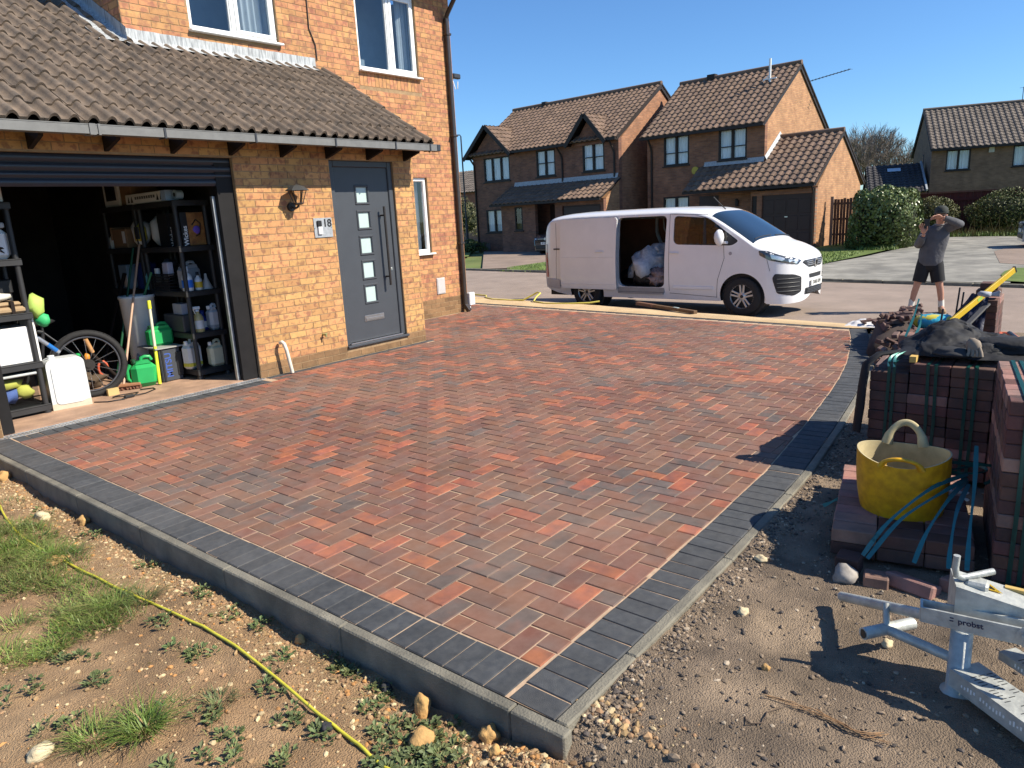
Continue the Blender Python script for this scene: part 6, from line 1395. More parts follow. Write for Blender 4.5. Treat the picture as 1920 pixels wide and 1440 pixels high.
t = thing('clutter_heap', 'heap of garden oddments seen through the bicycle spokes', 'clutter', (3.05, 8.55, .012)); b = MB(); b.blob((3.0, 8.6, .10), (.22, .16, .10), 2, .4, 3); b.obj('brown_cloth', pm('brown_cloth', (.08, .055, .035), .9), t); b = MB(); b.tube([(3.2+.05*cos(a), 8.5, .22+.08*sin(a)) for a in [k*pi/5 for k in range(8)]], .014, 6); b.obj('red_loop', pm('faded_red', (.50, .10, .05), .5), t); b = MB(); b.box(2.88, 3.02, 8.55, 8.6, .38, .42, 0, None, .01); b.obj('green_scoop', m_green, t); b = MB(); b.blob((3.1, 8.62, .35), (.03, .03, .05), 3, .2); b.obj('orange_grip', pm('orange_grip', (.6, .24, .03), .5), t)
# ================================================================ person on the road
PB = Vector((13.86, 2.14, -.34)); PF = Vector((-.988, -.154, 0)); PA = Vector((.154, -.988, 0))
PM = Matrix(((PA.x, PF.x, 0, PB.x), (PA.y, PF.y, 0, PB.y), (0, 0, 1, PB.z), (0, 0, 0, 1)))
PER = thing('person', 'person in grey sweatshirt, black shorts and dark cap, both hands raised to the face', 'person', PB)
def skin(name, nodes, edges, mat, par, root=0, sub=2, M=PM):
    me = bpy.data.meshes.new('tmp'); ks = list(nodes); me.from_pydata([nodes[k][0] for k in ks], [], []); me = bpy.data.meshes.new('tmp')
    me.from_pydata([Vector(nodes[k][0]) for k in ks], [(ks.index(a), ks.index(b)) for a, b in edges], [])
    o = bpy.data.objects.new('tmp', me); COL.objects.link(o); md = o.modifiers.new('s', 'SKIN'); md.use_smooth_shade = True
    for i, k in enumerate(ks):
        r = nodes[k][1]; sv = me.skin_vertices[0].data[i]; sv.radius = r if isinstance(r, tuple) else (r, r); sv.use_root = (i == root)
    if sub: o.modifiers.new('u', 'SUBSURF').levels = sub
    bpy.context.view_layer.update(); ev = o.evaluated_get(bpy.context.evaluated_depsgraph_get()); m2 = bpy.data.meshes.new_from_object(ev)
    b = MB(); b.add([M @ v.co for v in m2.vertices], [list(p.vertices) for p in m2.polygons], 0, None, True)
    bpy.data.objects.remove(o); return b.obj(name, mat, par)
m_skin = pm('skin', (.42, .22, .15), .55, .08, 8); m_sweat = pm('grey_sweatshirt', (.085, .085, .093), .9, .15, 9, bump=.5, bs=18, bd=.02); m_short = pm('black_shorts', (.012, .012, .014), .85, .2, 9)
N = dict(pel=((0, 0, .90), (.15, .10)), wai=((.01, 0, 1.04), (.14, .095)), che=((.05, .02, 1.26), (.165, .11)), nb=((.085, .02, 1.43), (.07, .07)), nk=((.10, .035, 1.49), .055), hd=((.105, .07, 1.585), (.072, .09)), ht=((.105, .06, 1.68), (.066, .085)),
  lh=((-.09, 0, .84), .10), lt=((-.13, .02, .66), .088), lk=((-.17, .03, .46), .056), lc=((-.20, .0, .33), .056), la=((-.235, -.01, .10), .036), lf=((-.26, .16, .05), .035),
  rh=((.10, 0, .84), .10), rt=((.125, .02, .66), .088), rk=((.165, .03, .46), .056), rc=((.19, .0, .33), .056), ra=((.215, -.01, .10), .036), rf=((.25, .16, .05), .035),
  ls=((-.08, .0, 1.39), .062), le=((-.185, .12, 1.15), .042), lw=((-.115, .33, 1.34), .028), rs=((.215, .0, 1.42), .062), re=((.365, .15, 1.47), .042), rw=((.12, .27, 1.59), .028))
E_ = [('pel', 'wai'), ('wai', 'che'), ('che', 'nb'), ('nb', 'nk'), ('nk', 'hd'), ('hd', 'ht'), ('pel', 'lh'), ('lh', 'lt'), ('lt', 'lk'), ('lk', 'lc'), ('lc', 'la'), ('la', 'lf'), ('pel', 'rh'), ('rh', 'rt'), ('rt', 'rk'), ('rk', 'rc'), ('rc', 'ra'), ('ra', 'rf'), ('che', 'ls'), ('ls', 'le'), ('le', 'lw'), ('che', 'rs'), ('rs', 're'), ('re', 'rw')]
skin('body', N, E_, m_skin, PER)
g_ = lambda *ks: {k: (N[k][0], N[k][1]) for k in ks}
def cloth(pts, rr, flat, n=20):
    b = MB(); b.tube([PM @ Vector(p) for p in pts], .1, n, rr=rr, flat=1, caps=True); return b
b = MB()
def torso(s, t):
    z = .80+.66*t; c = lerp_tab([(.80, 0), (1.0, .008), (1.14, .03), (1.30, .055), (1.42, .078), (1.46, .09)], z); a = 2*pi*s
    w_ = lerp_tab([(.80, .172), (.84, .182), (.95, .185), (1.1, .192), (1.25, .198), (1.36, .18), (1.42, .125), (1.46, .075)], z); d = lerp_tab([(.80, .118), (.84, .13), (1.0, .132), (1.25, .135), (1.36, .115), (1.42, .09), (1.46, .07)], z)
    k = 1+.05*fbm(cos(a)*2+z*1.2, sin(a)*2, 1.6, 3)*(1 if .86 < z < 1.4 else .3)
    return PM @ Vector((c+w_*cos(a)*k, .012+d*sin(a)*k, z))
b.grid(torso, 36, 30)
b.tube([PM @ Vector(p) for p in ((.05, .01, 1.36), (-.07, .0, 1.375), (-.125, .05, 1.28), (-.19, .12, 1.145), (-.165, .20, 1.20), (-.135, .29, 1.30))], .07, 14, rr=[.085, .088, .076, .068, .060, .045])
b.tube([PM @ Vector(p) for p in ((.07, .01, 1.37), (.20, .0, 1.405), (.29, .07, 1.445), (.37, .15, 1.465), (.29, .195, 1.51), (.155, .255, 1.575))], .07, 14, rr=[.085, .09, .078, .070, .060, .044])
b.tube([PM @ Vector((.005, .012, .80)), PM @ Vector((.0, .012, .845))], .1, 20, caps=False, rr=[.001, .001]); b.obj('sweatshirt', m_sweat, PER)
b = MB(); b.tube([PM @ (Vector((.088+.075*cos(a), .014+.07*sin(a), 1.462))) for a in [k*pi/10 for k in range(21)]], .012, 6); b.obj('collar', pm('collar_grey', (.16, .16, .17), .9), PER)
b = MB()
for s in (-1, 1):
    b.tube([PM @ Vector(p) for p in ((s*.085, 0, .90), (s*.095, .005, .78), (s*.115, .012, .66), (s*.142, .02, .525))], .1, 14, rr=[.098, .112, .108, .104])
b.blob((0, 0, .81), (.185, .125, .12), 2, .03, 3, M=PM); b.tube([PM @ Vector((0, 0, .86)), PM @ Vector((0, 0, .93))], .155, 18, rr=[.172, .165], flat=.74); b.obj('shorts', m_short, PER)
m_sock = pm('pale_sock', (.60, .58, .52), .9); m_boot = pm('tan_boot', (.30, .20, .10), .8, .2)
for s, k, f in ((-1, 'la', 'lf'), (1, 'ra', 'rf')):
    a = Vector(N[k][0]); b = MB(); b.tube([PM @ (a+Vector((0, 0, -.02))), PM @ (a+Vector((-s*.012, 0, .12)))], .047, 10); b.obj('sock', m_sock, PER)
    b = MB(); e = Vector(N[f][0]); d = (e-a); d.z = 0; d.normalize()
    b.blob(a+d*.05+Vector((0, 0, -.05)), (.055, .13, .055), 3, .03, 2, M=PM); b.blob(a+Vector((0, 0, -.02)), (.05, .055, .055), 4, .03, 2, M=PM); b.blob(a+d*.15+Vector((0, 0, -.06)), (.05, .07, .042), 4, .03, 2, M=PM); b.obj('boot', m_boot, PER)
# cap, hair, face
hc = Vector((.105, .07, 1.60)); b = MB(); b.lathe([(.100, 0), (.102, .03), (.09, .085), (.055, .118), (0, .128)], 18, 0, PM @ T(hc.x, hc.y-.005, hc.z+.045) @ Matrix.Scale(1.12, 4, (0, 1, 0)), cap=False)
b.prism([(-.075, .09), (-.07, .17), (0, .20), (.07, .17), (.075, .09)], .045, .055, 0, PM @ T(hc.x, hc.y-.005, hc.z+.005)); b.obj('cap', pm('dark_cap', (.03, .034, .03), .85, .2, 12), PER)
b = MB(); b.lathe([(.094, -.03), (.098, .0), (.099, .047)], 18, 0, PM @ T(hc.x, hc.y-.012, hc.z) @ Matrix.Scale(1.08, 4, (0, 1, 0)), a0=radians(200)-pi*.0, a1=radians(340), cap=False); b.obj('hair', pm('dark_hair', (.05, .03, .02), .8), PER)
b = MB(); b.blob(hc+Vector((0, .105, -.01)), (.014, .022, .026), 2, 0, 2, M=PM); 
for s in (-1, 1): b.blob(hc+Vector((s*.082, -.005, -.005)), (.012, .022, .034), 2, 0, 2, M=PM)
b.obj('nose_and_ears', m_skin, PER, kind='stuff')
b = MB()
for s in (-1, 1): b.blob(hc+Vector((s*.033, .088, .015)), (.013, .008, .008), 2, 0, 1, M=PM)
b.obj('eyes', black, PER, kind='stuff'); b = MB(); b.blob(hc+Vector((0, .092, -.06)), (.026, .008, .007), 2, 0, 1, M=PM); b.obj('mouth', pm('lips', (.36, .12, .10), .5), PER)
def hand(wr, tip, side, thumb):
    w_, t_ = Vector(wr), Vector(tip); d = (t_-w_).normalized(); s = Vector(side).normalized(); s = (s-d*s.dot(d)).normalized(); nrm = d.cross(s); L = .185
    b = MB(); pc = w_+d*.05; M = PM @ Matrix(((s.x, d.x, nrm.x, pc.x), (s.y, d.y, nrm.y, pc.y), (s.z, d.z, nrm.z, pc.z), (0, 0, 0, 1)))
    b.blob((0, 0, 0), (.042, .055, .018), 3, .03, 2, M=M)
    for i, (o_, l_) in enumerate(((-.032, .070), (-.011, .082), (.011, .078), (.032, .060))):
        b.tube([M @ Vector((o_, .035, 0)), M @ Vector((o_*1.1, .045+l_*.5, .006)), M @ Vector((o_*1.12, .045+l_*.85, .022)), M @ Vector((o_*1.1, .045+l_, .036))], .009, 6, rr=[.0105, .0095, .0085, .006])
    b.tube([M @ Vector((thumb*.03, -.02, .0)), M @ Vector((thumb*.06, .015, .012)), M @ Vector((thumb*.07, .05, .022))], .010, 6, rr=[.013, .011, .007]); return b.obj('hand', m_skin, PER)
hand((-.115, .33, 1.34), (-.165, .34, 1.50), (1, 0, 0), 1); hand((.12, .27, 1.59), (-.10, .33, 1.605), (0, .6, .6), 1)
b = MB(); b.box(-.125, -.05, .345, .355, 1.42, 1.57, 0, PM, .004); o = b.obj('phone', black, None); tag(o, 'dark phone held up between the two hands of the person', 'phone')
# ================================================================ paving packs and site clutter on the right
m_pk = pm('pack_paver', (.115, .050, .038), .85, .2, 10, .5, 200, rnd=.28, col2=(.07, .042, .036), v2=7, hue=.015, bd=.004)  # base colour darkened to add to the shade on the packs
m_pkt = pm('pack_paver_pale', (.30, .15, .115), .85, .2, 10, .5, 200, rnd=.22, col2=(.20, .12, .10), v2=7, hue=.012, bd=.004)
m_strap = pm('green_strap', (.012, .105, .085), .35, .15, 20, spec=.6)
m_teal = pm('teal_strap', (.015, .13, .14), .35, .15, 20, spec=.6)
m_cl = pm('black_cloth', (.010, .010, .012), .75, .3, 12, bump=.25, bs=9, bd=.02)
def pack(name, label, corner, rz, ncol, nrow, nx, cw, rh, dp, group, straps=(), mats=None, skipped=()):
    """blocks stacked face-on: columns along -Y, rows up, depth along X (before rotation)"""
    t = thing(name, label, 'paver pack', (*corner, -.03), rz, group); M = wm(t); me = {}
    def blk(x, y, z, mt):
        if mt.name not in me:
            b = MB(); b.box(0, dp-.003, -(cw-.004), 0, 0, rh-.002, 0, None, .004); me[mt.name] = b.mesh('paver', mt)
        link('paver', me[mt.name], t, (x+R.gauss(0, .0025), y+R.gauss(0, .0015), z), (0, 0, R.gauss(0, .006)))
    for c in range(ncol):
        for r in range(nrow):
            if (c, r) in skipped: continue
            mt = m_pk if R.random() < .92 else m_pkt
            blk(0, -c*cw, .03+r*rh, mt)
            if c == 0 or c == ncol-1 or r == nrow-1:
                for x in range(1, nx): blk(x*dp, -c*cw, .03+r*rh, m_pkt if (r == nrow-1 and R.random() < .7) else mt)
    b = MB(); b.box(dp, nx*dp-.01, -(ncol-1)*cw, -cw+.003, .03, .03+(nrow-1)*rh-.004, 0, M) if ncol > 2 else b.box(dp, nx*dp-.01, -ncol*cw+.01, -.01, .03, .03+(nrow-1)*rh-.004, 0, M); b.obj('core', pm('core_dark', (.05, .035, .03), .9), t)
    H_ = .03+nrow*rh
    for s in straps:
        b = MB(); wd = .017
        for pts in ([(-.006, -s, .03), (-.008, -s, H_*.5), (-.006, -s, H_+.003), (.03, -s, H_+.005), (nx*dp, -s, H_+.004), (nx*dp+.005, -s, .04)],):
            P = [M @ Vector((x, y+R.gauss(0, .003), z)) for x, y, z in pts]; sd = (M.to_3x3() @ Vector((0, 1, 0)))*wd/2; vs = []
            for p in P: vs += [p-sd, p+sd]
            b.add(vs, [(2*i, 2*i+1, 2*i+3, 2*i+2) for i in range(len(P)-1)]+[(2*i+2, 2*i+3, 2*i+1, 2*i) for i in range(len(P)-1)], 0)
        b.obj('strap', m_strap, t)
    return t
GP = 'strapped packs of paving blocks on the dirt'
P1 = pack('paver_pack', 'long low pack of dark red paving blocks with green straps, black clothes on top', (4.64, .985), 0, 9, 11, 10, .209, .0607, .104, GP, (.10, .13, .305, .345, .50, .54, .72, .77, 1.09, 1.13), skipped=[(0, 10)])
P2 = pack('paver_pack', 'tall pack of dark red paving blocks at the right edge behind the galvanised tool', (3.42, .207), radians(8), 4, 13, 8, .2, .0615, .104, GP, (.06, .10, .42, .46))
P3 = pack('paver_pack', 'narrow stack of brown paving blocks far back beside the road', (8.85, .95), 0, 2, 8, 3, .115, .0655, .21, GP)
P4 = pack('paver_pack', 'lowest pack, two courses of blocks carrying the yellow tub', (3.32, .83), radians(11), 3, 2, 9, .192, .066, .103, GP)
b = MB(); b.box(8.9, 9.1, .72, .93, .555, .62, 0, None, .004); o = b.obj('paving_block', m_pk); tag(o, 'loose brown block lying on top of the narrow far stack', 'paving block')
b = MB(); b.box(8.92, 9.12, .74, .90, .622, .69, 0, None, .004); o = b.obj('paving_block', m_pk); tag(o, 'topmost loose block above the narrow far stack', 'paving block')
# loose blocks in front of the low pack
for (x, y, rz, ry, lb, sz) in ((3.17, .60, .2, .1, 'small half block beside the pale stone in front of the low pack', (.10, .10)), (3.20, .47, -.25, .35, 'pinkish block tipped on its edge in front of the low pack', (.20, .10)), (3.28, .27, -.3, .15, 'chipped pinkish block behind the handle of the galvanised tool', (.20, .10))):
    b = MB(); b.box(-sz[1]/2, sz[1]/2, -sz[0]/2, sz[0]/2, 0, .06, 0, T(x, y, -.035, rz, 0, ry), .007); o = b.obj('paving_block', m_pkt); tag(o, lb, 'paving block')
b = MB(); b.blob((3.14, .72, -.005), (.05, .05, .05), 5, .35, 2); o = b.obj('stone', pm('split_stone', (.30, .27, .24), .9, .3, 30)); tag(o, 'pale split stone at the left corner of the low paver pack', 'stone')
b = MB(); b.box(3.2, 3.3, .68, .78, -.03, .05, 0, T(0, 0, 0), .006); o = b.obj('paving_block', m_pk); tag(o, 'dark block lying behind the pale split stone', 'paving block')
# yellow tub ---------------------------------------------------------------
m_tub = pm('tub_yellow', (.70, .38, .01), .5, .15, 8, col2=(.50, .25, .01), v2=22, spec=.4); m_tubin = pm('tub_dusty_inside', (.50, .42, .24), .9, .2, 10)
TB = thing('flexible_tub', 'yellow flexible builder tub with two loop handles on the low pack', 'tub', (3.74, .625, .115))
def tubp(a, t, off=0):
    r = .180+.022*t+.010*sin(pi*t)-off; k = cos(a-radians(97)); hz = 0
    z = .115+.31*t
    z += t**6*(.030*abs(k)**2-.018)
    lean = (t)*(-.035)
    return Vector((3.745+lean+r*cos(a), .622+r*sin(a)*1.0, z))
TA = [radians(-5), radians(175)]           # handles towards and away from the tip of the pack
def tubshell(off, flip):
    b = MB(); n = 64; m_ = 16
    vs = [tubp(2*pi*i/n, j/m_, off) for j in range(m_+1) for i in range(n)]
    fs = [(j*n+i, j*n+(i+1) % n, (j+1)*n+(i+1) % n, (j+1)*n+i) for j in range(m_) for i in range(n)]
    if flip: fs = [f[::-1] for f in fs]
    b.add(vs, fs, 0, None, True); c = len(b.v); b.add([Vector((3.745, .622, .118))]+[tubp(2*pi*i/n, 0, off) for i in range(n)], [(0, 1+(i+1) % n, 1+i) if not flip else (0, 1+i, 1+(i+1) % n) for i in range(n)], 0); return b
tubshell(0, False).obj('shell', m_tub, TB); tubshell(.006, True).obj('inside', m_tubin, TB)
b = MB(); n = 64; vs = [tubp(2*pi*i/n, 1, o_)+Vector((0, 0, .0)) for i in range(n) for o_ in (0, .006)]; b.add(vs, [(2*i, 2*((i+1) % n), 2*((i+1) % n)+1, 2*i+1) for i in range(n)], 0); b.obj('rim', m_tubin, TB)
for a0, nm in ((radians(8), 0), (radians(188), 1)):
    b = MB(); pts = []
    for k in range(17):
        q = k/16; a = a0+(q-.5)*.85; p = tubp(a, 1, .003); pts.append(p+Vector((0, 0, -.01+(.115 if nm == 0 else .055)*sin(pi*q)**.55))+Vector((cos(a0), sin(a0), 0))*.012*sin(pi*q))
    b.tube(pts, .017, 8, rr=[.028, .022]+[.0175]*13+[.022, .028], flat=.55); b.obj('handle', m_tubin if nm == 0 else m_tub, TB)
# loose strapping ----------------------------------------------------------
SB = thing('strapping_bundle', 'bundle of loose blue-green plastic straps fanning out beside the yellow tub', 'strapping', (3.6, .45, .12))
def ribbon(pts, wd, nm, mat, par, up=(0, 0, 1)):
    b = MB(); P = [Vector(p) for p in pts]; Q = []
    for i in range(len(P)-1):
        for k in range(6):
            t = k/6; p0, p1, p2, p3 = P[max(i-1, 0)], P[i], P[i+1], P[min(i+2, len(P)-1)]
            Q.append(.5*((2*p1)+(p2-p0)*t+(2*p0-5*p1+4*p2-p3)*t*t+(3*p1-p0-3*p2+p3)*t**3))
    Q.append(P[-1]); vs = []
    for i, p in enumerate(Q):
        d = (Q[min(i+1, len(Q)-1)]-Q[max(i-1, 0)]).normalized(); vd = (Vector((0, 0, 1.63))-p).normalized(); s = d.cross(vd).normalized()*wd/2*(.75+.25*sin(i*.5)); vs += [p-s, p+s]
    b.add(vs, [(2*i, 2*i+1, 2*i+3, 2*i+2) for i in range(len(Q)-1)]+[(2*i+2, 2*i+3, 2*i+1, 2*i) for i in range(len(Q)-1)], 0, None, False); return b.obj(nm, mat, par)
for pts in ([(3.80, .36, .33), (3.56, .47, .32), (3.36, .60, .20), (3.27, .68, .05)], [(3.80, .36, .31), (3.62, .42, .30), (3.42, .56, .20), (3.27, .66, .04)], [(3.80, .36, .30), (3.56, .40, .28), (3.38, .45, .18), (3.27, .475, .07)], [(3.78, .35, .29), (3.52, .36, .25), (3.36, .355, .15), (3.27, .345, .08)], [(3.72, .33, .50), (3.58, .31, .36), (3.40, .295, .2), (3.27, .28, .09)]): ribbon(pts, .02, 'strap', m_teal, SB)
for pts in ([(3.9, .52, .30), (3.8, .38, .33), (3.95, .30, .31), (4.1, .36, .28), (3.95, .48, .27)], [(3.85, .45, .36), (3.95, .28, .34), (4.05, .2, .30), (3.9, .3, .26)]): ribbon(pts, .016, 'coil', m_strap, SB)
b = MB()
for i in range(9): p = Vector((3.82+R.uniform(-.06, .06), .40+R.uniform(-.06, .06), .21+R.uniform(0, .05))); b.blob(p, (.02, .014, .006), i, .3, 1)
b.obj('buckle_scraps', white, SB, kind='stuff')
SD = thing('strap_offcut', 'short bright teal strap offcut lying on the dirt left of the tub', 'strap', (3.95, .98, -.02)); ribbon([(4.05, .93, .005), (3.97, .97, .012), (3.92, 1.0, .0), (3.88, 1.02, -.005)], .02, 'strap', pm('strap_bright', (.16, .46, .36), .4), SD)
# clothes, saw and gloves on the long pack -----------------------------------
XF[0] = Matrix.Translation((4.64, .985, .685)) @ Matrix.Scale(.872, 4) @ Matrix.Translation((-5.32, -1.13, -.55))
J = thing('jacket', 'black jacket and trousers thrown in a heap on the long paver pack', 'clothes', (5.75, .7, .54))
b = MB()
def jk(s, t):
    x = 5.40+.75*t; y = 1.02-.78*s; e = sin(pi*min(1, max(0, s)))**.5*sin(pi*t)**.6
    h_ = .085+.06*fbm(x, y, 3, 3)+.05*(.35-abs(fbm(x+.2*y, y, 4.5, 7)))+.022*(.3-abs(fbm(x, y-.4*x, 10, 2)))+.07*math.exp(-((s-.35)/.22)**2)
    return (x+.04*fbm(x, y, 5, 9), y+.05*fbm(y, x, 5, 2), .572+max(.0, h_)*e)
b.grid(jk, 90, 64); b.obj('jacket', m_cl, J)
b = MB(); b.blob((5.68, .36, .62), (.16, .26, .065), 5, .25, 3, fr=2.5); b.blob((5.60, .50, .60), (.12, .14, .055), 6, .3, 3, fr=2.5); b.obj('trousers', pm('charcoal_cloth', (.016, .016, .018), .8, .3, 12, bump=.6, bs=14, bd=.02), J)
b = MB(); b.blob((5.44, .66, .60), (.07, .12, .035), 8, .25, 3); b.obj('cap_brim', pm('grey_black_cloth', (.03, .03, .032), .8, .2), J)
b = MB(); b.tube([(5.5, .98, .575), (5.40, 1.10, .565), (5.33, 1.165, .50), (5.30, 1.175, .34), (5.29, 1.18, .2), (5.29, 1.195, .02)], .035, 8, rr=[.03, .035, .04, .042, .044, .04], flat=.45); b.obj('hanging_sleeve', m_cl, J)
G = thing('work_glove', 'beige work glove on the front of the black clothes heap', 'glove', (5.44, .55, .62)); b = MB(); b.blob((5.43, .55, .655), (.03, .045, .05), 3, .2, 2)
for k in range(4): b.tube([(5.42, .52+.018*k, .65), (5.405, .505+.022*k, .615), (5.40, .50+.026*k, .59)], .011, 6)
b.obj('glove', pm('beige_glove', (.26, .21, .16), .9, .2), G)
G = thing('work_glove', 'grey and white work glove on top of the narrow far stack', 'glove', (8.88, .80, .55)); b = MB(); b.blob((8.87, .84, .585), (.05, .07, .03), 3, .3, 2)
for k in range(4): b.tube([(8.87, .80, .58), (8.85, .75-.01*k, .58+.012*k), (8.85, .715, .575+.015*k)], .012, 6)
b.obj('glove', pm('grey_white_glove', (.34, .35, .37), .9, .3, 30), G)
S_ = thing('hand_saw', 'hand saw with an orange and black handle at the right end of the long pack', 'saw', (6.1, .38, .56)); b = MB(); b.tube([(6.42, .49, .575), (6.36, .42, .585), (6.15, .36, .585), (5.95, .30, .585), (5.92, .33, .58), (6.08, .40, .575), (6.28, .47, .575), (6.42, .49, .575)], .022, 8); b.obj('handle', pm('saw_orange', (.62, .13, .03), .45), S_); b = MB(); b.tube([(6.34, .43, .60), (6.05, .35, .60)], .018, 8); b.obj('grip', black, S_); b = MB(); b.box(5.86, 5.92, .25, .45, .572, .576); b.add([(5.9, .30, .574), (5.93, .34, .574), (5.5, .47, .574), (5.49, .44, .574)], [(0, 1, 2, 3), (3, 2, 1, 0)]); b.obj('blade', m_steel, S_)
b = MB(); b.box(5.33, 5.43, .86, .90, .535, .575, 0, T(0, 0, 0)); o = b.obj('wooden_wedge', pm('wedge_wood', (.55, .36, .10), .7)); tag(o, 'small yellow wooden wedge on the front edge of the long pack', 'wedge')
FS = thing('strap_ends', 'pale teal strap ends folded over the left top of the long pack', 'strap', (5.4, 1.0, .54)); ribbon([(5.31, 1.02, .50), (5.34, 1.01, .565), (5.5, .95, .585), (5.62, .90, .60)], .017, 'strap', pm('strap_bright', (.16, .46, .36), .4), FS); ribbon([(5.31, .985, .50), (5.34, .98, .57), (5.48, .92, .59), (5.6, .86, .60)], .017, 'strap', pm('strap_bright', (.16, .46, .36), .4), FS)
XF[0] = None
ribbon([(6.4, 1.12, .52), (6.5, 1.09, .66), (6.62, 1.08, .80)], .02, 'strap', m_teal, FS); ribbon([(6.42, 1.06, .52), (6.5, 1.04, .60), (6.6, 1.05, .68)], .02, 'strap', m_teal, FS)
# heap of broken brick behind ----------------------------------------------
m_rubb = pm('broken_brick', (.11, .058, .046), .9, .25, 12, rnd=.4, col2=(.15, .10, .085), v2=9); 
RH = thing('brick_rubble', 'heap of broken dark brown brick strips at the roadside end of the paving', 'rubble', (9.0, 1.75, -.02)); rr = random.Random(4)
b = MB(); b.blob((9.1, 1.55, -.10), (1.1, .42, .38), 3, .2, 3); b.obj('core', pm('rubble_core', (.05, .035, .03), .95, .3, 8), RH)
for i in range(240):
    x = rr.uniform(7.3, 10.2); y = 1.15+(x-7.3)*.22+rr.gauss(.12, .22); h0 = .33*math.exp(-((x-9.0)/1.0)**2-((y-1.55)/.38)**2)
    if y > yin(min(x, 9.7))-.30 and x < 9.9: continue
    b = MB(); a, c, d = rr.uniform(.05, .22), rr.uniform(.025, .06), rr.uniform(.02, .055); b.box(-a/2, a/2, -c/2, c/2, -d/2, d/2, 0, T(x, y, h0+rr.uniform(.0, .07), rr.uniform(0, 3.1), rr.gauss(0, .35), rr.gauss(0, .35)), .005); b.obj('brick', m_rubb, RH)
b = MB(); b.box(7.75, 7.95, 1.22, 1.42, -.03, .30, 0, T(0, 0, 0), .01); o = b.obj('block_pile', m_pkt); tag(o, 'small squared pile of pink blocks between rubble heap and long pack', 'blocks')
WS = thing('plastic_sheet', 'crumpled white plastic sheet at the corner of the drive by the road', 'sheet', (10.1, 2.2, 0)); b = MB(); b.grid(lambda s, t: (9.85+.5*t, 2.46-.5*s, .012+.06*abs(fbm(s, t, 3, 2))*sin(pi*s)**.4*sin(pi*t)**.5+.035*sin(pi*s)*sin(pi*t)), 24, 24); b.obj('sheet', pm('white_sheet', (.62, .60, .58), .4, .15, 10), WS)
# cement bags, tarpaulin, poles, level ---------------------------------------
def bagq(name, label, c, r, rz, m1, m2, m3=None):
    t = thing(name, label, 'bag', c); M = T(*c, rz); b = MB(); b.blob((0, 0, r[2]), r, 3, .08, 3, M=M); b.obj('bag', m1, t)
    b = MB(); b.lathe([(r[1]*.62, -r[0]*.62), (r[1]*1.02, -r[0]*.45), (r[1]*1.03, r[0]*.30), (r[1]*.9, r[0]*.55)], 20, 0, M @ T(0, 0, r[2], 0, 0, pi/2) @ Matrix.Scale(r[2]/r[1], 4, (1, 0, 0)), cap=False); b.obj('wrapper', m2, t); return t
m_by = pm('bag_yellow', (.55, .47, .06), .5, .15, 9); m_bt = pm('bag_turquoise', (.03, .30, .42), .45, .2, 9, bump=.5, bs=20, bd=.02)
bagq('cement_bag', 'yellow and turquoise cement bag on top of its pile by the rubble', (8.75, 1.25, .20), (.24, .15, .085), pi/2-.2, m_by, m_bt)
bagq('cement_bag', 'dusty yellow bag underneath the turquoise cement bag', (8.6, 1.30, .0), (.22, .15, .10), pi/2, m_by, pm('bag_dull', (.22, .20, .10), .6, .3, 12))
b = MB(); b.lathe([(.0, 0), (.085, 0), (.09, .05), (.085, .10), (.03, .10)], 18, 0, T(8.25, 1.24, .12, 0, 1.2)); o = b.obj('tape_reel', pm('cream_reel', (.30, .26, .16), .7)); tag(o, 'small cream reel standing before the yellow bags', 'reel')
TP = thing('tarpaulin', 'dark navy tarpaulin draped against the narrow far stack', 'tarpaulin', (8.5, 1.0, 0)); b = MB(); b.grid(lambda s, t: (8.35+.45*t+.05*fbm(s*2, t*2, 3), 1.22-.42*s, (.62*t*(.35+.65*min(1, s*1.6))+.03*fbm(s, t, 5))*(1-.12*(1-s))-.0), 24, 20); b.obj('sheet', pm('navy_tarp', (.010, .013, .035), .6, .3, 14, bump=.6, bs=14, bd=.03), TP)
for lb, p, q in (('taller of the two thin dark stakes beside the far tarpaulin', (9.3, 1.16, .0), (9.3, 1.125, .60)), ('shorter of the two thin dark stakes beside the far tarpaulin', (9.3, 1.12, .0), (9.3, 1.085, .55)), ('thin dark stake in front of the turquoise bag', (8.1, 1.15, .0), (8.1, 1.105, .52))):
    b = MB(); b.tube([p, q], .010, 6); o = b.obj('stake', m_anthd); tag(o, lb, 'stake')
b = MB(); b.bar((8.30, 1.05, .16), (8.75, .80, .50), .05, .02); o = b.obj('grey_batten', pm('batten_grey', (.12, .115, .11), .7)); tag(o, 'dark grey batten leaning below the yellow level', 'batten')
SLV = thing('spirit_level', 'long yellow spirit level leaning across the far paving stack', 'spirit level', (8.2, 1.07, .33)); P0, P1_ = Vector((8.05, 1.09, .33)), Vector((8.92, .62, .83)); b = MB(); b.bar(P0, P1_, .022, .06, 0, up=(0, 0, 1), ch=.003); b.obj('body', pm('level_yellow', (.55, .36, .015), .4), SLV); b = MB(); d_ = (P1_-P0).normalized(); b.bar(P1_, P1_+d_*.015, .026, .064); b.bar(P0-d_*.015, P0, .026, .064); b.obj('end_cap', black, SLV, kind='stuff'); b = MB(); b.bar(P0.lerp(P1_, .47), P0.lerp(P1_, .53), .026, .03); b.obj('vial', pm('vial_green', (.3, .5, .1), .2), SLV)
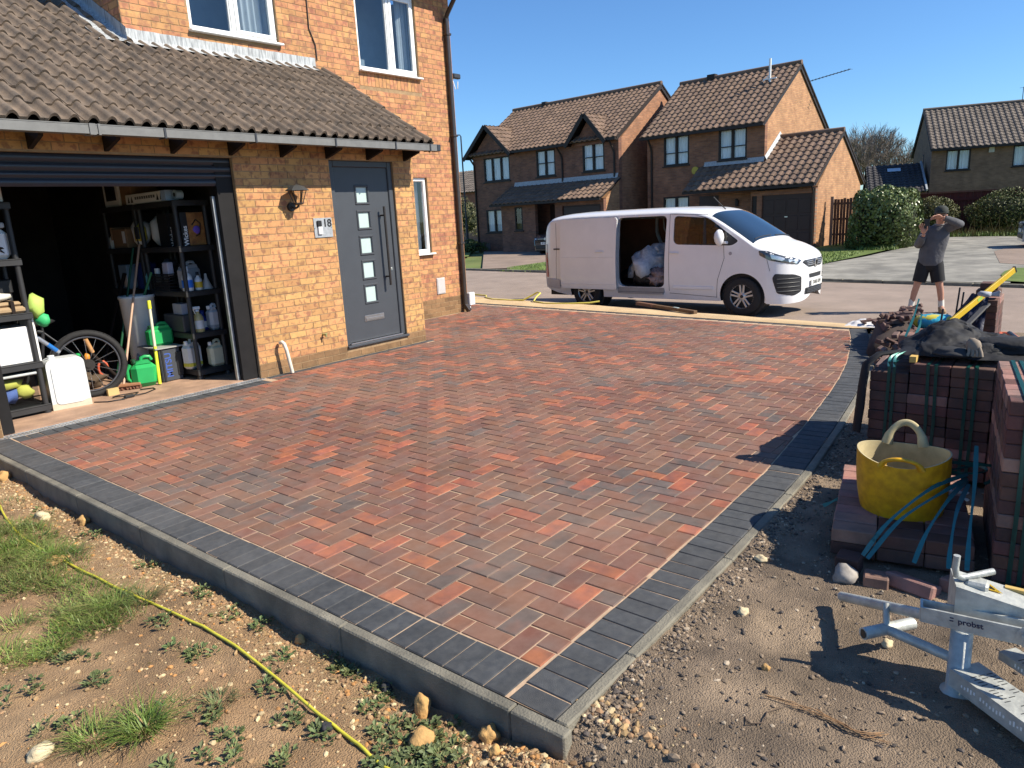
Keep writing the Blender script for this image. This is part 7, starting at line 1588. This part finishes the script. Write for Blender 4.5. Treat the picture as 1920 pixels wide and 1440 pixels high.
# plank on the sand strip and hose by the corner -----------------------------
PL = thing('plank', 'brown batten with a spirit vial lying across the sand strip before the van', 'plank', (10.6, 5.4, .02)); b = MB(); b.bar((11.0, 6.1, .045), (10.24, 4.68, .05), .07, .05, ch=.004); b.obj('batten', pm('wet_brown_wood', (.13, .075, .035), .7, .3, 14), PL); b = MB(); b.bar((10.50, 5.17, .075), (10.44, 5.06, .075), .04, .012); b.obj('vial', m_frost, PL); b = MB(); b.bar((11.0, 6.1, .046), (10.75, 5.64, .047), .073, .053); b.obj('bare_end', pm('reddish_wood', (.17, .085, .05), .7, .3, 14), PL)
HS = thing('garden_hose', 'yellow hose looping on the sand by the far house corner', 'hose', (11, 9, .02)); b = MB(); pts = [(11.7, 10.9, .02), (11.5, 10.0, .02), (11.2, 9.75, .02), (11.0, 9.4, .02), (10.95, 8.9, .02), (10.98, 8.6, .03), (11.1, 8.45, .12), (11.12, 8.35, .17), (11.08, 8.25, .16), (10.98, 8.28, .10), (10.85, 8.25, .03), (10.72, 7.9, .02), (10.80, 7.45, .02), (10.95, 7.05, .03), (11.05, 6.9, .05)]; b.tube(pts, .016, 6); b.obj('hose', pm('hose_yellow', (.60, .52, .10), .5, .1, 9), HS)
# ---- galvanised lifting tool ------------------------------------------------
m_gv = pm('galvanised_steel', (.50, .51, .47), .48, .16, 9, .2, 90, metal=.25, col2=(.37, .38, .36), v2=26, spec=.5)
LT = thing('lifting_tool', 'galvanised steel paving lifter with tubes and a probst lettered bar, lower right', 'lifter', (2.56, .215, -.03))
b = MB(); b.lathe([(.0, 0), (.05, 0), (.052, .006), (.048, .014), (.034, .016), (.033, .245), (.0, .245)], 24, 0, T(2.56, .215, -.035)); b.obj('post', m_gv, LT)
b = MB(); b.tube([(2.89, .67, .03), (2.60, .345, .205), (2.57, .30, .222)], .0195, 14); b.obj('upper_tube', m_gv, LT); b = MB(); b.tube([(2.893, .6735, .028), (2.894, .675, .027)], .015, 12); b.obj('tube_bore', black, LT)
b = MB(); b.tube([(2.64, .45, .085), (2.575, .23, .085)], .018, 14); b.tube([(2.685, .47, .165), (2.645, .455, .10)], .012, 8); b.obj('lower_tube', m_gv, LT); b = MB(); b.tube([(2.565, .515, .085), (2.735, .385, .085)], .022, 16); b.obj('cross_tube', m_gv, LT); b = MB(); b.tube([(2.5645, .516, .085), (2.5640, .5165, .085)], .017, 12); b.tube([(2.7355, .3845, .085), (2.736, .384, .085)], .017, 12); b.obj('cross_tube_bore', black, LT, kind='stuff')
# lettered flat bar
A, B_ = Vector((2.545, .335, .235)), Vector((2.50, -.10, .285)); d_ = (B_-A).normalized(); nrm = Vector((d_.y, -d_.x, 0)).normalized()
if nrm.x > 0: nrm = -nrm
b = MB(); b.bar(A, B_, .008, .054); b.bar(A+Vector((.055, .01, 0)), B_+Vector((.055, .0, 0)), .008, .054); b.bar(A+Vector((.0, .0, 0)), A+Vector((.055, .01, 0)), .008, .054); b.obj('flat_bar', m_gv, LT)
c_ = A.lerp(B_, .33)+nrm*.0048+Vector((0, 0, .004)); up = Vector((0, 0, 1)); xx = d_; text('lettering', 'probst', .027, Matrix(((xx.x, up.x, nrm.x, c_.x), (xx.y, up.y, nrm.y, c_.y), (xx.z, up.z, nrm.z, c_.z), (0, 0, 0, 1))), pm('letter_navy', (.02, .02, .06), .5), LT, .0004, True)
b = MB(); b.bar(A.lerp(B_, .195)+nrm*.0048+Vector((0, 0, .012)), A.lerp(B_, .22)+nrm*.0048+Vector((0, 0, .012)), .001, .004); b.bar(A.lerp(B_, .195)+nrm*.0048+Vector((0, 0, .002)), A.lerp(B_, .22)+nrm*.0048+Vector((0, 0, .002)), .001, .004); b.obj('mark', pm('letter_navy', (.02, .02, .06), .5), LT, kind='stuff')
# sloping box
b = MB(); q = [(2.53, .245), (2.60, -.02), (2.64, -.12)]; wv = Vector((.13, .035, 0))
F = [Vector((2.575, .245, .352)), Vector((2.60, .03, .315)), Vector((2.62, -.14, .28))]; Bm = [Vector((2.575, .245, .19)), Vector((2.60, .03, .19)), Vector((2.62, -.14, .19))]
vs = F+[p+wv for p in F]+Bm+[p+wv for p in Bm]; b.add(vs, [(0, 1, 4, 3), (1, 2, 5, 4), (0, 6, 7, 1), (1, 7, 8, 2), (3, 4, 10, 9), (4, 5, 11, 10), (0, 3, 9, 6), (2, 8, 11, 5), (6, 9, 10, 7), (7, 10, 11, 8)]); b.obj('sloping_box', m_gv, LT)
b = MB(); c0 = Vector((2.635, .175, .3425)); b.add([c0+Vector((-.01, .035, .0068)), c0+Vector((.05, -.005, -.0005)), c0+Vector((.008, -.055, -.0105))], [(0, 2, 1), (0, 1, 2)]); b.obj('warning_triangle', pm('warning_yellow', (.60, .42, .03), .5), LT); b = MB(); b.add([c0+Vector((.002, .018, .0050)), c0+Vector((.036, -.006, .0008)), c0+Vector((.012, -.034, -.0050))], [(0, 2, 1), (0, 1, 2)]); b.obj('warning_mark', black, LT)
b = MB(); b.tube([(2.615, .255, .445), (2.615, .257, .40), (2.617, .252, .372), (2.63, .235, .362), (2.70, .155, .378)], .011, 10); b.box(2.615, 2.67, .16, .225, .325, .36, 0, None, .008); b.obj('crank_handle', m_gv, LT)
b = MB(); b.tube([(2.60, .02, .29), (2.60, .02, .36), (2.605, .005, .385), (2.62, -.03, .395), (2.63, -.06, .38)], .014, 10, flat=.6); b.obj('lifting_eye', m_gv, LT); b = MB(); b.box(2.70, 2.72, .05, .12, .27, .33, 0, T(0, 0, 0)); b.obj('tag', pm('wood_tag', (.55, .38, .12), .6), LT)
b = MB(); c1_ = A.lerp(B_, .70)+nrm*.006; b.cyl(c1_, c1_+nrm*.02, .024, None, 6); b.cyl(c1_-nrm*.001, c1_+nrm*.004, .038, None, 18); b.obj('bolt', m_gv, LT); b = MB(); b.cyl(c1_+nrm*.0201, c1_+nrm*.028, .013, None, 12); b.obj('bolt_end', m_steel, LT)
# foot channels with punched slots
u_ = Vector((-.62, -.78, 0)).normalized(); v_ = Vector((.78, -.62, 0)).normalized()
def channel(o_, w_, L_, z, h_, nm):
    o_ = Vector(o_); M = Matrix(((u_.x, v_.x, 0, o_.x), (u_.y, v_.y, 0, o_.y), (0, 0, 1, 0), (0, 0, 0, 1))); b = MB(); b.box(0, L_, 0, w_, z-.006, z, 0, M); b.box(0, L_, 0, .006, z-h_, z-.0065, 0, M); b.box(0, L_, w_-.006, w_, z-h_, z-.0065, 0, M); c = b.obj(nm, m_gv, LT)
    s = MB(); rr = random.Random(3)
    for i in range(int(L_/.016)):
        for j in range(3):
            if rr.random() < .7: x = .06+i*.014; y = w_*(.2+.27*j); s.box(x, x+.003, y, y+.022, z, z+.0008, 0, M)
    s.obj('slot', m_anthd, c, kind='stuff'); s = MB()
    for i in range(22):
        if rr.random() < .8: x = .05+i*.012; s.box(x, x+.005, -.0012, 0, z-h_*.5-rr.uniform(0, .01), z-h_*.5+rr.uniform(.002, .012), 0, M)
    s.obj('punched_letter', white, c, kind='stuff')
channel((2.51, .235, 0), .115, .62, .085, .062, 'foot_channel'); channel((2.68, .115, 0), .07, .70, .10, .03, 'slide_channel')
# more of the tool outside the frame keeps it standing
b = MB(); b.lathe([(.0, 0), (.05, 0), (.05, .15), (.0, .15)], 16, 0, T(2.22, -.30, -.04)); b.obj('rear_post', m_gv, LT)
# ================================================================ soil detail: stones, weeds, grass, cable, twigs
m_yst = pm('ochre_stone', (.46, .27, .10), .9, .25, 14, bump=.6, bs=60); m_cst = pm('cream_stone', (.55, .45, .28), .9, .2, 14, bump=.5, bs=60); m_blk = pm('black_clinker', (.03, .03, .032), .8, .3, 30, bump=.8, bs=60)
def stone(label, x, y, r, seed, mat, fn, sink=.3):
    z = fn(x, y); b = MB(); b.blob((x, y, z+r[2]*(1-2*sink)), r, seed, .30, 3, fr=1.3); o = b.obj('stone', mat); tag(o, label, 'stone')
for a in (('upright pointed ochre stone against the kerb face', 1.535, 1.77, (.030, .032, .062), 2, m_yst), ('flat ochre stone lying on the weeds near the kerb corner', 1.40, 1.63, (.045, .042, .030), 5, m_yst), ('rounded ochre stone close to the bottom kerb corner', 1.555, 1.46, (.036, .036, .038), 7, m_yst), ('black clinker lump resting by the middle of the kerb', 1.545, 1.98, (.022, .024, .030), 9, m_blk), ('brown stone leaning on the kerb in its upper half', 1.545, 4.87, (.035, .045, .035), 11, m_yst), ('half-buried flat orange stone beside the yellow cable and the grass', 1.20, 4.36, (.06, .085, .018), 13, m_yst), ('smooth cream stone near the bottom left corner', .58, 2.68, (.045, .035, .025), 15, m_cst), ('ochre stone at the foot of the kerb at the far left', 1.53, 6.30, (.05, .06, .05), 17, m_yst), ('small orange stone at the bottom centre of the soil', 1.49, 1.38, (.022, .02, .02), 19, m_yst), ('small ochre stone half hidden under the kerb in the middle', 1.555, 2.56, (.022, .026, .022), 21, m_yst), ('tan stone lying left of the brown stone in the upper soil', 1.40, 5.12, (.04, .05, .03), 23, m_cst), ('black clinker lump beside the yellow cable', 1.24, 1.95, (.022, .02, .018), 25, m_blk)):
    stone(*a, soilz)
for a in (('pale flint in the middle of the grey dirt', 2.62, .98, (.022, .022, .016), 3, m_cst), ('small orange stone on the grey dirt left of the lifter shadow', 2.32, .78, (.012, .016, .014), 4, m_yst), ('white stone beside the paving edge in the grey dirt', 3.10, 1.08, (.022, .03, .016), 6, m_cst), ('pale concrete crumb by the cross tube of the lifter', 2.72, .46, (.022, .018, .016), 8, m_cst)):
    stone(*a, dirtz)
# tiny stones and clods nobody could count
def pebbles(name, n, fn, xy, mats, seed, smin, smax):
    b = MB(); rr = random.Random(seed)
    ico = bmesh.new(); bmesh.ops.create_icosphere(ico, subdivisions=1, radius=1); base = [v.co.copy() for v in ico.verts]; fcs = [[v.index for v in f.verts] for f in ico.faces]; ico.free()
    vs = []; 
    for i in range(n):
        x, y = xy(rr)
        if x is None: continue
        s = smin*(smax/smin)**(rr.random()**2.6); z = fn(x, y); a = rr.uniform(0, 6.3); ca, sa = cos(a), sin(a); ax, ay, az = s*rr.uniform(.7, 1.3), s*rr.uniform(.5, 1), s*rr.uniform(.4, .8)
        q = [Vector((v.x*ax*rr.uniform(.75, 1.15), v.y*ay*rr.uniform(.75, 1.15), v.z*az*rr.uniform(.75, 1.15))) for v in base]
        b.add([(x+v.x*ca-v.y*sa, y+v.x*sa+v.y*ca, z+v.z+az*.25) for v in q], fcs, rr.choices(range(len(mats)), [6, 3, 1.2][:len(mats)])[0], None, False)
    return b.obj(name, mats, kind='stuff', org=(1, 2, 0))
m_p1 = pm('clod_tan', (.31, .195, .10), .95, .2, 20, rnd=.3, hue=.01); m_p2 = pm('grit_cream', (.48, .37, .21), .9, .2, 20, rnd=.25); m_p3 = pm('grit_ochre', (.40, .20, .07), .9, .2, 20, rnd=.25)
m_q1 = pm('grit_grey', (.215, .16, .11), .95, .2, 20, rnd=.35); m_q2 = pm('grit_dark', (.085, .07, .06), .95, .2, 20, rnd=.3); m_q3 = pm('grit_pale', (.36, .29, .21), .9, .2, 20, rnd=.25)
def xyL(rr):
    y = 1.15+5.9*rr.random()**1.35; d = (.03+abs(rr.gauss(0, .12))) if rr.random() < .45 else rr.uniform(.02, 1.6); return 1.582-d, y
pebbles('gravel', 17000, soilz, xyL, [m_p1, m_p2, m_p3], 31, .0022, .015)
def xyR(rr):
    x = 1.3+4.2*rr.random()**1.5; top = (yin(x)-.262) if x > 1.64 else 1.13
    d = (.0+abs(rr.gauss(0, .07))) if rr.random() < .35 else rr.uniform(.0, 2.2); y = top-d; return x, y
pebbles('gravel', 17000, dirtz, xyR, [m_q1, m_q2, m_q3], 33, .0022, .014)
def xyC(rr): return 1.60+rr.gauss(-.02, .13), 1.06+rr.gauss(0, .10)
pebbles('rubble_grit', 1500, lambda x, y: min(soilz(min(x, 1.58), y), dirtz(x, min(y, 1.12))) if x < 1.72 else dirtz(x, y), xyC, [m_p1, m_p2, m_q1], 35, .004, .022)
def xyRd(rr): return rr.uniform(9.8, 12.5), rr.uniform(1.5, 9)
# grass
gm = leafmat('grass_blade', (.115, .175, .03), (.17, .20, .055), .5); gm2 = leafmat('weed_blade', (.075, .11, .045), (.13, .14, .05), .6); gm3 = leafmat('dry_blade', (.30, .22, .09), (.24, .18, .08), .8)
def blades(b, rr, x, y, n, spread, h0, h1, wd, lean, fn, m, yell=.1):
    for i in range(n):
        a = rr.uniform(0, 6.28); q = spread*sqrt(rr.random()); px, py = x+q*cos(a), y+q*sin(a)
        if px > 1.57 and fn is soilz: continue
        z = fn(px, py)-.004; h_ = rr.uniform(h0, h1); aa = a+rr.gauss(0, .7); l = lean*h_*rr.uniform(.4, 1.4); w_ = wd*rr.uniform(.6, 1.2); sx, sy = -sin(aa)*w_, cos(aa)*w_
        p1 = (px+cos(aa)*l*.4, py+sin(aa)*l*.4, z+h_*.62); p2 = (px+cos(aa)*l, py+sin(aa)*l, z+h_*(1-.25*lean*rr.random()))
        b.add([(px-sx, py-sy, z), (px+sx, py+sy, z), (p1[0]+sx*.8, p1[1]+sy*.8, p1[2]), (p1[0]-sx*.8, p1[1]-sy*.8, p1[2]), p2], [(0, 1, 2, 3), (3, 2, 4)], 2 if rr.random() < yell else m)
gb = MB(); rr = random.Random(77)
for i in range(520):
    y = rr.uniform(3.35, 5.7); lim = 1.30-.10*abs(y-4.5)+.10*fbm(y, 1, 2.2); x = lim-abs(rr.gauss(0, .42))
    if fbm(x, y, 3.5, 6) < -.25: continue
    blades(gb, rr, x, y, 34, .06, .025, .07, .0018, 1.9, soilz, 0, .08)
for (x, y, n, s, h) in ((1.19, 3.56, 260, .07, .10), (1.30, 3.49, 160, .06, .09), (.85, 2.50, 330, .055, .11), (.72, 2.60, 240, .06, .09), (.96, 2.53, 60, .06, .05), (1.10, 2.42, 130, .05, .05), (1.25, 4.30, 150, .1, .08), (1.35, 5.6, 120, .12, .05)): blades(gb, rr, x, y, n, s, h*.35, h*.85, .0018, 1.7, soilz, 1 if n < 200 else 0, .06)
gb.obj('grass', [gm, gm2, gm3], kind='stuff', org=(1, 4, -.12))
wb = MB(); rr = random.Random(78)
for (x, y) in ((.84, 3.39), (.89, 3.21), (.87, 2.93), (.69, 3.13), (1.22, 2.77), (1.25, 3.22), (.63, 2.78), (1.01, 2.4), (1.0, 2.25), (1.4, 2.5), (1.53, 2.33), (1.53, 2.17), (1.43, 1.8), (1.37, 1.68), (1.36, 1.58), (1.43, 1.95), (1.2, 2.86), (1.54, 2.22), (1.22, 2.1), (1.19, 1.95), (1.24, 2.33), (1.0, 3.65), (1.30, 1.60), (1.28, 1.70), (1.42, 1.62), (1.33, 1.5), (1.49, 4.6), (1.44, 5.2), (1.50, 3.3), (1.48, 3.9), (1.52, 2.8), (1.46, 3.0), (.95, 2.1), (1.05, 1.95), (.8, 2.25), (1.51, 2.02), (1.3, 5.0), (1.35, 4.75)):
    big = 1.7 if y < 1.75 and x > 1.25 else 1
    for k in range(int(5*big)):
        cx, cy = x+rr.gauss(0, .035*big), y+rr.gauss(0, .04*big)
        for q in range(int(14*big)):
            a = rr.uniform(0, 6.28); l = rr.uniform(.010, .028); z = soilz(min(cx, 1.57), cy); e = rr.uniform(.1, .9); px, py = cx+cos(a)*.012, cy+sin(a)*.012
            if px+cos(a)*l > 1.58: continue
            zz = z+rr.uniform(0, .018); w_ = l*.33; wb.add([(px, py, zz), (px+cos(a)*l*.5-sin(a)*w_, py+sin(a)*l*.5+cos(a)*w_, zz+l*e*.6), (px+cos(a)*l, py+sin(a)*l, zz+l*e*.7), (px+cos(a)*l*.5+sin(a)*w_, py+sin(a)*l*.5-cos(a)*w_, zz+l*e*.6)], [(0, 1, 2, 3)], 0 if rr.random() < .85 else 1)
    blades(wb, rr, x, y, 14, .04, .015, .05, .0015, 1.1, soilz, 0, .25)
wb.obj('weeds', [leafmat('weed_leaf', (.085, .12, .04), (.13, .15, .055), .6), gm2, gm3], kind='stuff', org=(1, 2, -.12))
# dry straw and root bits
sb = MB(); rr = random.Random(79)
for i in range(500):
    x, y = xyL(rr); z = soilz(x, y)+.003; a = rr.uniform(0, 6.28); l = rr.uniform(.01, .05); sb.add([(x, y, z), (x+cos(a)*l, y+sin(a)*l, z+rr.uniform(0, .01)), (x+cos(a)*l+.0015, y+sin(a)*l+.001, z+.002), (x+.0015, y+.001, z)], [(0, 1, 2, 3), (3, 2, 1, 0)])
sb.obj('straw', gm3, kind='stuff', org=(1, 2, -.12))
# yellow cable over the soil
CB = thing('yellow_cable', 'thin yellow cable snaking down over the soil from the garage to the bottom edge', 'cable', (1.25, 3, -.1))
cp = [(1.98, 8.10, .03), (1.80, 7.5, .03), (1.66, 7.0, .02), (1.575, 6.6, -.0), (1.42, 6.0, -.10), (1.29, 5.51, None), (1.21, 4.89, None), (1.23, 4.29, None), (1.27, 3.7, None), (1.31, 3.23, None), (1.33, 2.78, None), (1.30, 2.35, None), (1.27, 2.03, None), (1.26, 1.83, None), (1.24, 1.65, None), (1.22, 1.40, None)]
P = [Vector((x, y, (soilz(x, y)+.012) if z is None else z)) for x, y, z in cp]; Q = []
for i in range(len(P)-1):
    for k in range(5):
        t = k/5; p0, p1, p2, p3 = P[max(i-1, 0)], P[i], P[i+1], P[min(i+2, len(P)-1)]; q = .5*((2*p1)+(p2-p0)*t+(2*p0-5*p1+4*p2-p3)*t*t+(3*p1-p0-3*p2+p3)*t**3)
        if i > 4: q.z = max(q.z, soilz(q.x, q.y)+.008)
        Q.append(q)
b = MB(); b.tube(Q, .0065, 8); b.obj('cable', pm('cable_yellow', (.55, .50, .05), .4, .12, 20), CB)
# rooty string on the dirt
RT = thing('root_string', 'tangle of thin tan roots lying on the grey dirt at the bottom', 'roots', (2.15, .55, -.03)); rr = random.Random(9)
for k in range(9):
    b = MB(); pts = [(2.16, .72), (2.17, .64), (2.18, .56), (2.165, .48), (2.155, .42), (2.18, .36)]; P = [Vector((x+rr.gauss(0, .010), y+rr.gauss(0, .012), dirtz(x, y)+.006+rr.uniform(0, .012))) for x, y in pts[rr.randint(0, 2):]]; b.tube(P, .0016, 4); b.obj('root', pm('root_tan', (.34, .20, .10), .9), RT)
b = MB(); b.tube([(2.02, .74, dirtz(2.02, .74)+.004), (1.98, .72, dirtz(1.98, .72)+.01), (2.02, .68, dirtz(2.02, .68)+.012), (2.08, .69, dirtz(2.08, .69)+.006), (2.14, .66, dirtz(2.14, .66)+.004)], .0022, 5); b.obj('root', pm('root_dark', (.10, .07, .05), .9), RT)
# ================================================================ cars beyond the road
def car(name, label, M, paint, kind='hatch', col=None):
    t = thing(name, label, 'car', M=M); L, Wd = 4.25, 1.74
    top = [(0, .62), (.04, .80), (.5, .92), (1.0, .99), (1.25, 1.06), (1.9, 1.42), (2.3, 1.49), (3.2, 1.46), (3.9, 1.20), (4.15, .95), (4.25, .7)]
    def prof(x): return lerp_tab(top, x)
    b = MB(); xs = [0, .02, .06, .15, .3, .5, .8, 1.1, 1.3, 1.5, 1.7, 1.9, 2.1, 2.4, 2.8, 3.2, 3.5, 3.8, 4.0, 4.15, 4.22, 4.25]; rows = []
    for x in xs:
        zt = prof(x); e = min(1, (x/.35)**.45 if x < .35 else 1)*min(1, ((L-x)/.3)**.45 if x > L-.3 else 1); hw = Wd/2*(.72+.28*e); belt = min(zt-.04, .93); r_ = [(hw*.93, .22), (hw, .42), (hw, .70), (hw*.975, belt)]
        up = max(0, zt-belt); r_ += [(hw*(.975-.16*min(1, up/.5)*.6), belt+up*.55), (hw*(.975-.20*min(1, up/.5)), belt+up*.85), (hw*.55, zt-.005), (0, zt)]; rows.append([(x, y, z) for y, z in r_])
    k = len(rows[0])
    for s in (1, -1):
        vs = [(p[0], s*p[1], p[2]) for r_ in rows for p in r_]; fs = [(i*k+j, i*k+j+1, (i+1)*k+j+1, (i+1)*k+j) for i in range(len(rows)-1) for j in range(k-1)]; b.add(vs, fs if s < 0 else [f[::-1] for f in fs], 0, None, True)
    b.add([(-.001, s*p[1], p[2]) for s in (1, -1) for p in rows[0]], [(j, j+1, k+j+1, k+j) for j in range(k-1)], 0); b.add([(L+.001, s*p[1], p[2]) for s in (1, -1) for p in rows[-1]], [(k+j, k+j+1, j+1, j) for j in range(k-1)], 0); part(b, 'body', paint, t)
    b = MB(); b.add([(1.29, .66, 1.085), (1.29, -.66, 1.085), (1.87, -.56, 1.415), (1.87, .56, 1.415)], [(0, 1, 2, 3), (3, 2, 1, 0)]); part(b, 'windscreen', m_vgl, t)
    for s in (1, -1):
        b = MB(); b.add([(1.45, s*.85, .97), (3.5, s*.85, .97), (3.25, s*.74, 1.36), (2.0, s*.74, 1.37)], [(0, 1, 2, 3), (3, 2, 1, 0)]); part(b, 'side_window', m_vgl, t)
        b = MB(); b.blob((.22, s*.62, .74), (.20, .14, .075), 2, .02, 2); part(b, 'headlight', pm('car_lens', (.5, .53, .55), .15, .1, spec=.8), t)
        b = MB(); b.blob((1.35, s*.95, 1.02), (.07, .09, .06), 2, .02, 2); part(b, 'mirror', paint, t)
        for cx in (.82, 3.4):
            b = MB(); b.lathe([(.0, .07), (.19, .06), (.20, .0), (.30, .0), (.31, .03), (.31, .18), (.0, .18)], 22, 0, Matrix(((1, 0, 0, cx), (0, 0, -s, s*.89), (0, 1, 0, .31), (0, 0, 0, 1))), cap=False); w_ = part(b, 'wheel', m_tyre, t); b = MB(); b.lathe([(0, -.004), (.12, -.002), (.195, .004)], 18, 0, Matrix(((1, 0, 0, cx), (0, 0, -s, s*.89), (0, 1, 0, .31), (0, 0, 0, 1))), cap=False); part(b, 'hub', m_alloy, w_)
    b = MB(); b.box(-.02, .05, -.48, .48, .68, .80, 0, None, .015); part(b, 'grille', m_vb, t); b = MB(); b.box(-.028, -.015, -.45, .45, .745, .765); b.cyl((-.03, 0, .755), (-.01, 0, .755), .06, None, 14); part(b, 'chrome_strip', m_alloy, t)
    b = MB(); b.box(-.02, .04, -.6, .6, .30, .46, 0, None, .02); part(b, 'lower_intake', m_vb, t); b = MB(); b.box(-.03, -.01, -.26, .26, .50, .61); pl = part(b, 'number_plate', pm('plate_white', (.72, .72, .68), .4), t)
    return t, pl
ya = radians(8); fx_ = Vector((1, 0, 0))
MC = Matrix.Translation((27.5, 20.05, -.235)) @ Matrix.Rotation(radians(-3), 4, 'Z')
ct, pl = car('parked_car', 'dark blue-black car parked nose out on the drive behind the van tail', MC, pm('car_dark_blue', (.010, .012, .022), .2, .05, coat=.8))
text('plate_lettering', 'BT12 MDK', .085, wm(ct) @ Matrix(((0, 0, -1, -.032), (-1, 0, 0, 0), (0, 1, 0, .555), (0, 0, 0, 1))), m_vb, pl, .001, True)
MS = Matrix.Translation((28.7, 1.30, -.23)) @ Matrix.Rotation(radians(-86), 4, 'Z')
car('parked_car', 'silver car just entering the picture at the right edge on the asphalt', Matrix.Translation((28.6, 1.93, -.22)) @ Matrix.Rotation(radians(-80), 4, 'Z'), pm('car_silver', (.42, .43, .45), .25, .05, metal=.4, coat=.6))
